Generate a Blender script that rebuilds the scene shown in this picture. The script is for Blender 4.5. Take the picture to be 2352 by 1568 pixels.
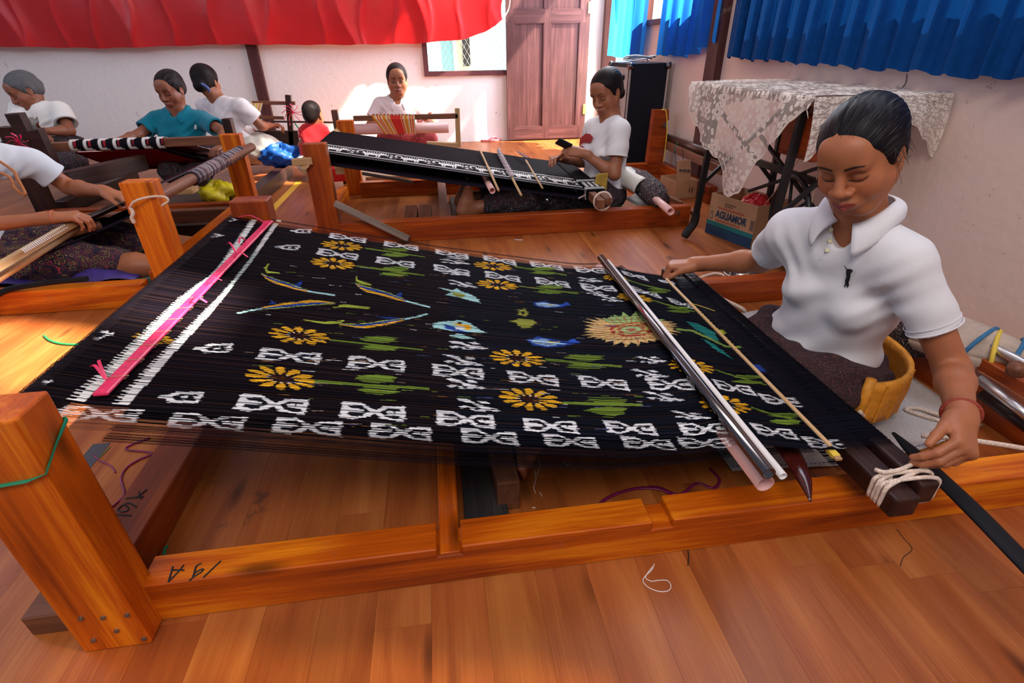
import bpy, bmesh, math, random
import numpy as np
from mathutils import Matrix, Vector
random.seed(7); RNG = np.random.default_rng(7)
for o in list(bpy.data.objects): bpy.data.objects.remove(o)
S = bpy.context.scene
COL = S.collection
V = lambda *a: np.array(a, float)
def nrm(v): v = np.asarray(v, float); return v/np.linalg.norm(v)
# ------------------------------------------------------------ camera (fitted to the vanishing points)
FPX = 1182.38; CAMH = 0.92
RC = np.array([[0.990, 0.080, -0.115], [-0.139, 0.490, -0.860], [-0.012, 0.868, 0.497]])
u_, s_, vt_ = np.linalg.svd(RC); RC = u_@vt_
cam = bpy.data.objects.new('camera', bpy.data.cameras.new('camera')); COL.objects.link(cam)
cam.data.sensor_width = 36; cam.data.lens = FPX/2352*36
cam.data.clip_start = 0.02; cam.data.clip_end = 200
cam.matrix_world = Matrix([[RC[0][0], RC[0][1], RC[0][2], 0], [RC[1][0], RC[1][1], RC[1][2], 0], [RC[2][0], RC[2][1], RC[2][2], CAMH], [0, 0, 0, 1]])
S.camera = cam
S.view_settings.view_transform = 'Standard'; S.view_settings.look = 'None'
S.view_settings.gamma = 1; S.view_settings.use_curve_mapping = False
S.view_settings.exposure = 0.30
# ------------------------------------------------------------ world, sun, window light, added fill lamps
wd = bpy.data.worlds.new('world'); S.world = wd; wd.use_nodes = True
wb = wd.node_tree.nodes['Background']; wb.inputs[0].default_value = (0.70, 0.80, 1.0, 1); wb.inputs[1].default_value = 0.26
SUND = nrm((-1.0, 0.35, -1.15))
def light(name, kind, loc, direction, energy, color, **k):
    l = bpy.data.lights.new(name, kind); l.energy = energy; l.color = color
    for a, b in k.items(): setattr(l, a, b)
    o = bpy.data.objects.new(name, l); COL.objects.link(o); o.location = loc
    o.rotation_euler = Vector(direction).to_track_quat('-Z', 'Y').to_euler(); return o
light('sun', 'SUN', (4, -1, 6), SUND, 23.0, (1.0, 0.93, 0.80), angle=math.radians(1.6))
# area lamps for window and doorway daylight; front and left fill lamps are added
light('front_fill_light', 'AREA', (-0.3, -0.9, 3.0), (0.12, 0.75, -1.0), 56, (1.0, 0.92, 0.84), shape='RECTANGLE', size=2.2, size_y=1.0)  # unseen fill lamp added behind the camera for ambient light
light('window_light', 'AREA', (1.70, 4.9, 2.4), (-1, 0.1, -0.55), 84, (0.90, 0.94, 1.0), shape='RECTANGLE', size=2.4, size_y=1.4)
light('doorway_light', 'AREA', (1.80, 5.6, 1.2), (-1, -0.1, -0.1), 48, (1.0, 0.93, 0.84), shape='RECTANGLE', size=.8, size_y=1.8)
light('high_window_light', 'AREA', (1.70, 1.3, 2.5), (-0.62, -0.25, -1), 20, (0.66, 0.80, 1.0), shape='RECTANGLE', size=2.0, size_y=0.7)
light('left_fill_light', 'AREA', (-3.9, 2.6, 2.4), (1, 0.45, -0.40), 27, (0.70, 0.78, 1.0), shape='RECTANGLE', size=2.6, size_y=1.6)  # unseen bluish fill lamp added on the left for the back of the room
# ------------------------------------------------------------ geometry helpers
def ray(x, y):
    v = RC@np.array([x-1176, 784-y, -FPX]); return v/np.linalg.norm(v)
CP = V(0, 0, CAMH)
def az(x, y, z=0.0): d = ray(x, y); return CP+d*((z-CAMH)/d[2])
def ay(x, y, Y): d = ray(x, y); return CP+d*(Y/d[1])
def ax(x, y, X): d = ray(x, y); return CP+d*(X/d[0])
class MB:
    def __init__(s): s.v = []; s.f = []; s.g = []; s.c = []; s.mi = []; s.m = 0; s.off = V(*RNG.uniform(0, 20, 3)); s.col = (1, 1, 1); s.n = 0
    def add(s, v, f, g=None, c=None):
        v = np.asarray(v, float).reshape(-1, 3); n = s.n
        s.v.append(v); s.g.append((v if g is None else np.asarray(g, float))+s.off)
        s.c.append(np.tile(np.asarray(s.col, float), (len(v), 1)) if c is None else np.asarray(c, float))
        s.f += [tuple(int(i)+n for i in q) for q in f]; s.mi += [s.m]*len(f); s.n += len(v); return s
    def box(s, lo, hi, ax_=None):
        lo = V(*lo); hi = V(*hi); return s.beam(*_boxax(lo, hi, ax_))
    def beam(s, a, b, w, h, up=(0, 0, 1), w2=None, h2=None, ncut=1):
        a = V(*a); b = V(*b); d = nrm(b-a); up = V(*up)
        if abs(d@up) > 0.97: up = V(0, 1, 0) if abs(d[1]) < 0.9 else V(1, 0, 0)
        sd = nrm(np.cross(d, up)); u = np.cross(sd, d); L = np.linalg.norm(b-a)
        w2 = w if w2 is None else w2; h2 = h if h2 is None else h2
        vs = []; gs = []
        for k in range(ncut+1):
            t = k/ncut; ww = w+(w2-w)*t; hh = h+(h2-h)*t
            for p, q in ((-1, -1), (1, -1), (1, 1), (-1, 1)):
                vs.append(a+(b-a)*t+sd*p*ww/2+u*q*hh/2); gs.append((t*L, p*ww/2, q*hh/2))
        f = [(3, 2, 1, 0), tuple(4*ncut+i for i in (0, 1, 2, 3))]
        for k in range(ncut):
            o = 4*k
            for i in range(4): f.append((o+i, o+(i+1) % 4, o+4+(i+1) % 4, o+4+i))
        s.off = V(*RNG.uniform(0, 20, 3)); return s.add(vs, f, gs)
    def tube(s, pts, r, n=8, cap=True, closed=False, flat=1.0, up=(0, 0, 1)):
        P = np.asarray(pts, float); m = len(P); r = np.broadcast_to(np.asarray(r, float), (m,))
        T = np.gradient(P, axis=0) if not closed else np.roll(P, -1, 0)-np.roll(P, 1, 0)
        T /= np.linalg.norm(T, axis=1)[:, None]+1e-12
        u = V(*up); 
        if abs(T[0]@u) > 0.95: u = V(1, 0, 0)
        vs = []; gs = []; a = nrm(np.cross(T[0], u)); L = 0
        for k in range(m):
            a = a-T[k]*(a@T[k]); a /= np.linalg.norm(a); b = np.cross(T[k], a)
            if k: L += np.linalg.norm(P[k]-P[k-1])
            for i in range(n):
                t = 2*math.pi*i/n; vs.append(P[k]+r[k]*(a*math.cos(t)+b*math.sin(t)*flat)); gs.append((L, r[k]*math.cos(t), r[k]*math.sin(t)))
        f = []
        for k in range(m if closed else m-1):
            o = n*k; q = n*((k+1) % m)
            for i in range(n): f.append((o+i, o+(i+1) % n, q+(i+1) % n, q+i))
        if cap and not closed: f += [tuple(range(n-1, -1, -1)), tuple(n*(m-1)+i for i in range(n))]
        return s.add(vs, f, gs)
    def pipe(s, a, b, r, t=0.003, n=24):
        a = V(*a); b = V(*b); d = nrm(b-a); u = nrm(np.cross(d, (0, 0, 1) if abs(d[2]) < .9 else (1, 0, 0))); w = np.cross(d, u)
        vs = []; f = []
        for p, rr in ((a, r), (b, r), (b, r-t), (a, r-t)):
            for i in range(n): th = 2*math.pi*i/n; vs.append(p+rr*(u*math.cos(th)+w*math.sin(th)))
        for k in range(4):
            for i in range(n): f.append((k*n+i, k*n+(i+1) % n, ((k+1) % 4)*n+(i+1) % n, ((k+1) % 4)*n+i))
        return s.add(vs, f)
    def lathe(s, c, prof, n=24, axis=(0, 0, 1)):
        c = V(*c); d = nrm(axis); u = nrm(np.cross(d, (1, 0, 0) if abs(d[0]) < .9 else (0, 1, 0))); w = np.cross(d, u); vs = []; f = []
        for r, h in prof:
            for i in range(n): th = 2*math.pi*i/n; vs.append(c+d*h+r*(u*math.cos(th)+w*math.sin(th)))
        for k in range(len(prof)-1):
            for i in range(n): f.append((k*n+i, k*n+(i+1) % n, (k+1)*n+(i+1) % n, (k+1)*n+i))
        return s.add(vs, f)
    def grid(s, fn, nu, nv, thick=0.0, colfn=None):
        P = np.array([[fn(i/nu, j/nv) for j in range(nv+1)] for i in range(nu+1)], float).reshape(-1, 3)
        G = np.array([[(i/nu, j/nv, 0) for j in range(nv+1)] for i in range(nu+1)], float).reshape(-1, 3)
        c = None if colfn is None else np.array([colfn(a, b) for a, b, _ in G])
        f = [(i*(nv+1)+j, (i+1)*(nv+1)+j, (i+1)*(nv+1)+j+1, i*(nv+1)+j+1) for i in range(nu) for j in range(nv)]
        return s.add(P, f, G, c)
    def prism(s, pts, n, h):
        """extrude a planar outline (3-D points) by h along n"""
        P = np.asarray(pts, float); m = len(P); n = nrm(n)*h
        f = [tuple(range(m-1, -1, -1)), tuple(range(m, 2*m))]+[(i, (i+1) % m, m+(i+1) % m, m+i) for i in range(m)]
        return s.add(np.vstack([P, P+n]), f)
    def build(s, name, mat, parent=None, smooth=False, bevel=0, solid=0, subsurf=0, weld=False, **props):
        v = np.vstack(s.v); g = np.vstack(s.g); c = np.vstack(s.c)
        lo = v.min(0); hi = v.max(0); org = V((lo[0]+hi[0])/2, (lo[1]+hi[1])/2, lo[2])
        me = bpy.data.meshes.new(name); me.from_pydata((v-org).tolist(), [], s.f); me.update()
        a = me.attributes.new('gr', 'FLOAT_VECTOR', 'POINT'); a.data.foreach_set('vector', g.astype(np.float32).ravel())
        a = me.attributes.new('Col', 'FLOAT_COLOR', 'POINT'); a.data.foreach_set('color', np.hstack([c, np.ones((len(c), 1))]).astype(np.float32).ravel())
        mats = mat if isinstance(mat, (list, tuple)) else [mat]
        for m_ in mats: me.materials.append(m_)
        if len(mats) > 1: me.polygons.foreach_set('material_index', s.mi)
        if smooth: me.polygons.foreach_set('use_smooth', [True]*len(me.polygons))
        o = bpy.data.objects.new(name, me); COL.objects.link(o)
        base = V(0, 0, 0)
        if parent is not None: o.parent = parent; base = V(*parent['_w'])
        o.location = org-base; o['_w'] = tuple(org)
        if bevel: b = o.modifiers.new('b', 'BEVEL'); b.width = bevel; b.segments = 1 if bevel < .004 else 2; b.limit_method = 'ANGLE'; b.harden_normals = False
        if solid: b = o.modifiers.new('s', 'SOLIDIFY'); b.thickness = solid; b.offset = 0
        if subsurf: b = o.modifiers.new('u', 'SUBSURF'); b.levels = subsurf; b.render_levels = subsurf
        for k_, v_ in props.items(): o[k_] = v_
        return o
def _boxax(lo, hi, a=None):
    d = hi-lo; k = int(np.argmax(d)) if a is None else a; c = (lo+hi)/2; A = c.copy(); B = c.copy(); A[k] = lo[k]; B[k] = hi[k]
    if k == 0: return A, B, d[1], d[2], (0, 0, 1)
    if k == 1: return A, B, d[0], d[2], (0, 0, 1)
    return A, B, d[0], d[1], (0, 1, 0)
def thing(name, label, cat, loc, group=None):
    o = bpy.data.objects.new(name, None); COL.objects.link(o); o.location = loc; o.empty_display_size = .05
    o['_w'] = tuple(float(x) for x in loc); o['label'] = label; o['category'] = cat
    if group: o['group'] = group
    return o
def bx(name, mat, parent, lo, hi, bevel=0.002, axis=None, **k): return MB().box(lo, hi, axis).build(name, mat, parent, bevel=bevel, **k)
def bm_(name, mat, parent, a, b, w, h, bevel=0.002, up=(0, 0, 1), w2=None, h2=None, **k): return MB().beam(a, b, w, h, up, w2, h2).build(name, mat, parent, bevel=bevel, **k)
def smoothpath(pts, n=8):
    P = np.asarray(pts, float); out = []
    Q = np.vstack([2*P[0]-P[1], P, 2*P[-1]-P[-2]])
    for i in range(1, len(Q)-2):
        for k in range(n):
            t = k/n; a, b, c, d = Q[i-1], Q[i], Q[i+1], Q[i+2]
            out.append(.5*((2*b)+(-a+c)*t+(2*a-5*b+4*c-d)*t*t+(-a+3*b-3*c+d)*t**3))
    out.append(P[-1]); return np.array(out)
# ------------------------------------------------------------ materials
def newmat(name):
    m = bpy.data.materials.new(name); m.use_nodes = True; nt = m.node_tree; b = nt.nodes['Principled BSDF']; return m, nt, b
def nd(nt, t, **k):
    n = nt.nodes.new(t)
    for a, b in k.items():
        if a.startswith('i_'): n.inputs[int(a[2:]) if a[2:].isdigit() else a[2:]].default_value = b
        else: setattr(n, a, b)
    return n
def c4(c): return (c[0], c[1], c[2], 1)
def plain(name, col, rough=.6, metal=0, var=.0, scale=20, bump=0, bscale=80, spec=.5, sheen=0, trans=0, alpha=1, coat=0, emis=0):
    m, nt, b = newmat(name); L = nt.links
    b.inputs['Base Color'].default_value = c4(col); b.inputs['Roughness'].default_value = rough; b.inputs['Metallic'].default_value = metal
    b.inputs['Specular IOR Level'].default_value = spec; b.inputs['Coat Weight'].default_value = coat; b.inputs['Coat Roughness'].default_value = .12
    if sheen: b.inputs['Sheen Weight'].default_value = sheen
    if alpha < 1: b.inputs['Alpha'].default_value = alpha
    if emis: b.inputs['Emission Color'].default_value = c4(col); b.inputs['Emission Strength'].default_value = emis
    if var or bump: tc = nd(nt, 'ShaderNodeTexCoord')
    if var:
        n = nd(nt, 'ShaderNodeTexNoise', i_Scale=scale, i_Detail=5.0); L.new(tc.outputs['Object'], n.inputs['Vector'])
        r = nd(nt, 'ShaderNodeValToRGB'); r.color_ramp.elements[0].position = .3; r.color_ramp.elements[1].position = .7
        r.color_ramp.elements[0].color = c4([x*(1-var) for x in col]); r.color_ramp.elements[1].color = c4([min(1, x*(1+var)) for x in col])
        L.new(n.outputs['Fac'], r.inputs['Fac']); L.new(r.outputs['Color'], b.inputs['Base Color'])
    if bump:
        n = nd(nt, 'ShaderNodeTexNoise', i_Scale=bscale, i_Detail=4.0); L.new(tc.outputs['Object'], n.inputs['Vector'])
        bp = nd(nt, 'ShaderNodeBump', i_Strength=bump, i_Distance=.01); L.new(n.outputs['Fac'], bp.inputs['Height']); L.new(bp.outputs['Normal'], b.inputs['Normal'])
    if trans:
        t = nd(nt, 'ShaderNodeBsdfTranslucent'); t.inputs['Color'].default_value = c4(col); mx = nd(nt, 'ShaderNodeMixShader', i_0=trans)
        L.new(b.outputs[0], mx.inputs[1]); L.new(t.outputs[0], mx.inputs[2]); L.new(mx.outputs[0], nt.nodes['Material Output'].inputs[0])
    return m
def wood(name, dark, mid, lite, rough=.35, grain=1.0, coat=.08, gy=22, knots=True, worn=0):
    m, nt, b = newmat(name); L = nt.links
    at = nd(nt, 'ShaderNodeAttribute', attribute_name='gr')
    mp = nd(nt, 'ShaderNodeMapping'); mp.inputs['Scale'].default_value = (1.6, gy, gy); L.new(at.outputs['Vector'], mp.inputs['Vector'])
    n1 = nd(nt, 'ShaderNodeTexNoise', i_Scale=1.0, i_Detail=6.0, i_Roughness=.6, i_Distortion=.6); L.new(mp.outputs[0], n1.inputs['Vector'])
    mp2 = nd(nt, 'ShaderNodeMapping'); mp2.inputs['Scale'].default_value = (6, 260, 260); L.new(at.outputs['Vector'], mp2.inputs['Vector'])
    n2 = nd(nt, 'ShaderNodeTexNoise', i_Scale=1.0, i_Detail=3.0); L.new(mp2.outputs[0], n2.inputs['Vector'])
    n3 = nd(nt, 'ShaderNodeTexNoise', i_Scale=2.6, i_Detail=2.0); L.new(at.outputs['Vector'], n3.inputs['Vector'])
    a1 = nd(nt, 'ShaderNodeMath', operation='MULTIPLY', i_1=.62); L.new(n1.outputs['Fac'], a1.inputs[0])
    a2 = nd(nt, 'ShaderNodeMath', operation='MULTIPLY_ADD', i_1=.16*grain); L.new(n2.outputs['Fac'], a2.inputs[0]); L.new(a1.outputs[0], a2.inputs[2])
    a3 = nd(nt, 'ShaderNodeMath', operation='MULTIPLY_ADD', i_1=.28); L.new(n3.outputs['Fac'], a3.inputs[0]); L.new(a2.outputs[0], a3.inputs[2])
    r = nd(nt, 'ShaderNodeValToRGB'); e = r.color_ramp.elements; e[0].position = .36; e[0].color = c4(dark); e[1].position = .68; e[1].color = c4(lite)
    x = e.new(.52); x.color = c4(mid); L.new(a3.outputs[0], r.inputs['Fac']); src = r.outputs['Color']
    if knots:
        mp3 = nd(nt, 'ShaderNodeMapping'); mp3.inputs['Scale'].default_value = (2.6, 9, 9); L.new(at.outputs['Vector'], mp3.inputs['Vector'])
        vo = nd(nt, 'ShaderNodeTexVoronoi', i_Scale=1.0); L.new(mp3.outputs[0], vo.inputs['Vector'])
        rr = nd(nt, 'ShaderNodeMapRange', i_1=.05, i_2=.17, i_3=.35, i_4=1.0); L.new(vo.outputs['Distance'], rr.inputs[0])
        mx = nd(nt, 'ShaderNodeMix', data_type='RGBA', blend_type='MULTIPLY'); mx.inputs[0].default_value = 1; L.new(src, mx.inputs[6]); L.new(rr.outputs[0], mx.inputs[7]); src = mx.outputs[2]
    if worn:
        n4 = nd(nt, 'ShaderNodeTexNoise', i_Scale=7.0, i_Detail=8.0, i_Roughness=.7); L.new(at.outputs['Vector'], n4.inputs['Vector'])
        r4 = nd(nt, 'ShaderNodeMapRange', i_1=.60, i_2=.72, i_3=0.0, i_4=worn); L.new(n4.outputs['Fac'], r4.inputs[0])
        mx = nd(nt, 'ShaderNodeMix', data_type='RGBA'); L.new(r4.outputs[0], mx.inputs[0]); L.new(src, mx.inputs[6]); mx.inputs[7].default_value = (.20, .15, .11, 1); src = mx.outputs[2]
    L.new(src, b.inputs['Base Color'])
    b.inputs['Roughness'].default_value = rough; b.inputs['Coat Weight'].default_value = coat; b.inputs['Coat Roughness'].default_value = .18; b.inputs['Specular IOR Level'].default_value = .28
    bp = nd(nt, 'ShaderNodeBump', i_Strength=.18, i_Distance=.004); L.new(n2.outputs['Fac'], bp.inputs['Height']); L.new(bp.outputs['Normal'], b.inputs['Normal'])
    return m
def vcol(name, rough=.7, spec=.3, bump=0, bscale=300, sheen=0, trans=0, sss=0, coat=0, attr='Col', noise=0, nscale=30):
    m, nt, b = newmat(name); L = nt.links; at = nd(nt, 'ShaderNodeAttribute', attribute_name=attr); src = at.outputs['Color']
    tc = nd(nt, 'ShaderNodeTexCoord')
    if noise:
        n = nd(nt, 'ShaderNodeTexNoise', i_Scale=nscale, i_Detail=5.0); L.new(tc.outputs['Object'], n.inputs['Vector'])
        r = nd(nt, 'ShaderNodeMapRange', i_1=.3, i_2=.7, i_3=1-noise, i_4=1+noise*.5); L.new(n.outputs['Fac'], r.inputs[0])
        mx = nd(nt, 'ShaderNodeMix', data_type='RGBA', blend_type='MULTIPLY'); mx.inputs[0].default_value = 1; L.new(src, mx.inputs[6]); L.new(r.outputs[0], mx.inputs[7]); src = mx.outputs[2]
    L.new(src, b.inputs['Base Color'])
    b.inputs['Roughness'].default_value = rough; b.inputs['Specular IOR Level'].default_value = spec; b.inputs['Coat Weight'].default_value = coat
    if sheen: b.inputs['Sheen Weight'].default_value = sheen
    if sss: b.inputs['Subsurface Weight'].default_value = sss; b.inputs['Subsurface Radius'].default_value = (.012, .005, .003); b.inputs['Subsurface Scale'].default_value = .6
    if bump:
        n = nd(nt, 'ShaderNodeTexNoise', i_Scale=bscale, i_Detail=3.0); L.new(tc.outputs['Object'], n.inputs['Vector'])
        bp = nd(nt, 'ShaderNodeBump', i_Strength=bump, i_Distance=.003); L.new(n.outputs['Fac'], bp.inputs['Height']); L.new(bp.outputs['Normal'], b.inputs['Normal'])
    if trans:
        t = nd(nt, 'ShaderNodeBsdfTranslucent'); L.new(src, t.inputs['Color']); mx = nd(nt, 'ShaderNodeMixShader', i_0=trans)
        L.new(b.outputs[0], mx.inputs[1]); L.new(t.outputs[0], mx.inputs[2]); L.new(mx.outputs[0], nt.nodes['Material Output'].inputs[0])
    return m
M = {}
M['orange'] = wood('varnished_orange_wood', (.20, .026, .002), (.52, .090, .003), (.88, .26, .008), rough=.38, worn=.22, coat=.10)
M['redwood'] = wood('varnished_red_wood', (.12, .016, .004), (.26, .038, .005), (.44, .085, .008), rough=.36, worn=.2, coat=.10)
M['darkwood'] = wood('dark_wood', (.012, .005, .004), (.028, .010, .008), (.055, .02, .015), rough=.4, knots=False)
M['brownwood'] = wood('brown_wood', (.09, .03, .018), (.17, .06, .03), (.27, .11, .055), rough=.5, worn=.3)
M['greywood'] = wood('grey_wood', (.12, .09, .075), (.20, .15, .12), (.30, .24, .19), rough=.75, coat=0)
M['blackboard'] = wood('blackened_board', (.012, .011, .013), (.028, .024, .026), (.07, .055, .05), rough=.6, coat=0, worn=.2)
M['doorwood'] = wood('door_wood', (.050, .017, .017), (.085, .031, .030), (.15, .058, .056), rough=.5, gy=40, knots=False)
M['bamboo'] = wood('bamboo', (.36, .20, .09), (.50, .30, .14), (.62, .42, .22), rough=.5, knots=False, coat=0)
M['darkred'] = wood('polished_dark_red_wood', (.028, .004, .004), (.06, .008, .006), (.10, .018, .012), rough=.15, knots=False, coat=.9)
M['white'] = plain('white_plaster', (.78, .76, .74), .8, var=.06, scale=2.2, bump=.25, bscale=25)
M['black_iron'] = plain('black_iron', (.012, .012, .014), .4, .3)
M['blackplain'] = plain('matt_black', (.008, .008, .011), .6, spec=.2)
M['pinkpvc'] = plain('pink_plastic_pipe', (.82, .46, .42), .4, var=.05, scale=8)
M['whitepvc'] = plain('white_plastic_pipe', (.80, .76, .78), .4)
M['steel'] = plain('steel', (.62, .63, .66), .16, 1)
M['chrome'] = plain('dark_chrome', (.16, .14, .15), .16, 1)
M['alu'] = plain('aluminium', (.70, .68, .68), .35, 1)
M['rope'] = plain('white_rope', (.74, .58, .48), .85, var=.3, scale=260, bump=.3, bscale=700)
M['bluerope'] = plain('blue_rope', (.03, .16, .34), .7, bump=.5, bscale=300)
M['yellow'] = plain('yellow_cord', (.72, .50, .05), .6)
M['green'] = plain('green_ribbon', (.02, .36, .20), .4, trans=.3)
M['greencord'] = plain('green_cord', (.01, .20, .06), .6)
M['pinkrib'] = plain('pink_ribbon', (.80, .03, .13), .3, var=.2, scale=90, trans=.15)
M['purplerib'] = plain('purple_ribbon', (.20, .01, .08), .25, var=.3, scale=60)
M['card'] = plain('cardboard', (.46, .25, .13), .8, var=.08, scale=14)
M['mat'] = plain('woven_sack', (.66, .60, .58), .75, var=.08, scale=160, bump=.8, bscale=260)
M['yellowplastic'] = plain('woven_orange_backrest', (.66, .25, .015), .6, var=.2, scale=60, bump=.15, bscale=400)
M['redplastic'] = plain('red_plastic', (.60, .01, .01), .3, trans=.2)
M['bluebag'] = plain('blue_plastic_bag', (.008, .085, .36), .5, var=.25, scale=18, trans=.3, bump=.6, bscale=30)
M['brass'] = plain('brass', (.65, .47, .14), .35, .8)
M['nail'] = plain('nail_head', (.20, .19, .18), .4, .8)
M['ink'] = plain('black_ink', (.012, .010, .012), .6)
M['tape'] = plain('dark_tape', (.05, .045, .06), .5)
M['ytape'] = plain('yellow_floor_tape', (.75, .42, .03), .5)
M['vc'] = vcol('printed_cloth', .8, .2, bump=.4, bscale=400, noise=.12, nscale=60)
M['yarn'] = vcol('cotton_yarn', .8, .045)
M['skin'] = vcol('skin', .48, .42, bump=.10, bscale=500, noise=.10, nscale=26, sss=.10)
M['hair'] = vcol('hair', .38, .5)
# ============================================================ THE SETTING
WX = 1.85; WY = 6.15; CH = 4.7
def struct(o): o['kind'] = 'structure'; return o
# floor: planks laid along Y
def plankmat():
    m = wood('floor_planks', (.22, .050, .011), (.335, .090, .020), (.44, .145, .035), rough=.40, gy=15, coat=.10)
    nt = m.node_tree; b = nt.nodes['Principled BSDF']; src = b.inputs['Base Color'].links[0].from_socket
    at = nd(nt, 'ShaderNodeAttribute', attribute_name='Col'); mx = nd(nt, 'ShaderNodeMix', data_type='RGBA', blend_type='MULTIPLY'); mx.inputs[0].default_value = 1
    nt.links.new(src, mx.inputs[6]); nt.links.new(at.outputs['Color'], mx.inputs[7])
    tc = nd(nt, 'ShaderNodeNewGeometry'); n = nd(nt, 'ShaderNodeTexNoise', i_Scale=9.0, i_Detail=8.0, i_Roughness=.75); nt.links.new(tc.outputs['Position'], n.inputs['Vector'])
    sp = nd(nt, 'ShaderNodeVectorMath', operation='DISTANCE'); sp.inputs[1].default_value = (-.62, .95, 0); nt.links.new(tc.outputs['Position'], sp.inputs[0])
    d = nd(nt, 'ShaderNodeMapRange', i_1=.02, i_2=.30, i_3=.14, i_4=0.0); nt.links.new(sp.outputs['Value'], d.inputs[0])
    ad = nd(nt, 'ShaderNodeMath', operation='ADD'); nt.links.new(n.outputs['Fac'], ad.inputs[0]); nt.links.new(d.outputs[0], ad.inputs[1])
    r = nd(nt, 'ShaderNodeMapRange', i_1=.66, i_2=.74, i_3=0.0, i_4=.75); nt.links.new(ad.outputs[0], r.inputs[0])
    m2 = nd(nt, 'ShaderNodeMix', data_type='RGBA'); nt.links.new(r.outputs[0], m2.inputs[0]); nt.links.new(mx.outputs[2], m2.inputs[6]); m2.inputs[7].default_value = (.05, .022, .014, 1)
    nt.links.new(m2.outputs[2], b.inputs['Base Color']); return m
PM = plankmat()
floor = struct(bx('floor', plain('floor_underlay', (.05, .02, .012), .9), None, (-5.0, -1.0, -.06), (WX, WY, -.006)))
pw = .104; planks = []
for k in range(-47, 18):
    x0 = .025+k*pw; x1 = x0+pw
    if x1 > WX: x1 = WX
    if x1-x0 < .02 or x0 < -4.9: continue
    y = .1-RNG.uniform(0, 1.2)
    while y < WY:
        y1 = min(y+1.2, WY)
        if y1 > .12: planks.append((x0, max(y, .12), x1, y1))
        y = y1
planks.sort(key=lambda p: (max(abs((p[0]+p[2])/2)-.7, 0))**2+((p[1]+p[3])/2)**2)
rest = MB()
for i, (x0, y0, x1, y1) in enumerate(planks):
    mb = MB() if i < 298 else rest
    t = RNG.uniform(.90, 1.07); mb.col = (t, t*RNG.uniform(.93, 1.03), t*RNG.uniform(.90, 1.05))
    mb.box((x0+.0002, y0+.0002, -.006), (x1-.0002, y1-.0002, 0), 1)
    if i < 298: mb.build('plank', PM, floor)
rest.build('distant_planks', PM, floor, kind='stuff')
# closed ceiling slab; the sun openings are in the right wall
cm = M['white']
def slab_with_holes(mk, u0, u1, v0, v1, holes):
    us = sorted({u0, u1, *[h[0] for h in holes], *[h[1] for h in holes]}); vs = sorted({v0, v1, *[h[2] for h in holes], *[h[3] for h in holes]})
    for a, b in zip(us, us[1:]):
        for c, d in zip(vs, vs[1:]):
            if not any(h[0] <= (a+b)/2 <= h[1] and h[2] <= (c+d)/2 <= h[3] for h in holes): mk(a, b, c, d)
mb = MB(); slab_with_holes(lambda a, b, c, d: mb.box((a, c, CH), (b, d, CH+.08)), -5.0, WX+.1, -1.0, WY+.12, [])
struct(mb.build('ceiling', cm))
# right wall: doorway, window, and unseen high openings added to shape sun patches
def wall_r(a, b, c, d): mb.box((WX, a, c), (WX+.03, b, d))
mb = MB(); slab_with_holes(wall_r, -1.0, WY+.12, 0, CH, [(5.18, 6.06, 0, 2.1), (3.95, 6.06, 2.35, 3.6), (3.95, 5.02, 1.09, 2.35), (.15, .42, 3.10, 3.43), (.38, .80, 3.56, 4.25), (3.30, 3.50, 3.42, 4.0), (3.56, 3.64, 3.45, 4.0), (-.335, -.262, 2.72, 3.02), (-.285, -.21, 2.42, 2.72), (-.240, -.17, 2.12, 2.42), (-.20, -.135, 1.86, 2.12), (.9, 3.1, 1.05, 1.9)])
sheet = MB().box((WX+.035, -.45, 1.8), (WX+.037, -.10, 3.1)); tsm, tnt, tb = newmat('tinted_translucent_sheet'); tr = nd(tnt, 'ShaderNodeBsdfTransparent'); tr.inputs[0].default_value = (.34, .28, .13, 1); tnt.links.new(tr.outputs[0], tnt.nodes['Material Output'].inputs[0])
struct(sheet.build('sun_dimming_sheet', tsm))  # unseen tinted sheet added outside the wall to weaken the front sun patches
pmat = M['white'].copy(); pmat.name = 'scuffed_pink_plaster'
nt = pmat.node_tree; b = nt.nodes['Principled BSDF']; tc = nd(nt, 'ShaderNodeTexCoord')
n = nd(nt, 'ShaderNodeTexNoise', i_Scale=15.0, i_Detail=9.0, i_Roughness=.72); nt.links.new(tc.outputs['Object'], n.inputs['Vector'])
r = nd(nt, 'ShaderNodeMapRange', i_1=.635, i_2=.665, i_3=0.0, i_4=.7); nt.links.new(n.outputs['Fac'], r.inputs[0])
mx = nd(nt, 'ShaderNodeMix', data_type='RGBA'); nt.links.new(r.outputs[0], mx.inputs[0]); mx.inputs[6].default_value = (.80, .59, .50, 1); mx.inputs[7].default_value = (.34, .25, .22, 1); nt.links.new(mx.outputs[2], b.inputs['Base Color'])
wr = struct(mb.build('wall_right', pmat)); wr['label'] = 'pinkish plaster wall with scuffs'
sm = plain('dark_window_sill', (.10, .045, .04), .5)
struct(bx('window_2', sm, None, (WX-.03, 3.93, 1.06), (WX+.10, 5.04, 1.10)))
fm = M['doorwood']
tn = struct(MB().box((WX-.025, 5.12, 0), (WX+.12, 5.186, 2.1)).box((WX-.025, 6.052, 0), (WX+.12, 6.12, 2.1)).box((WX-.025, 5.12, 2.1), (WX+.12, 6.12, 2.16)).build('door_2', fm)); tn['label'] = 'brown frame of the sunlit doorway'
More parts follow.
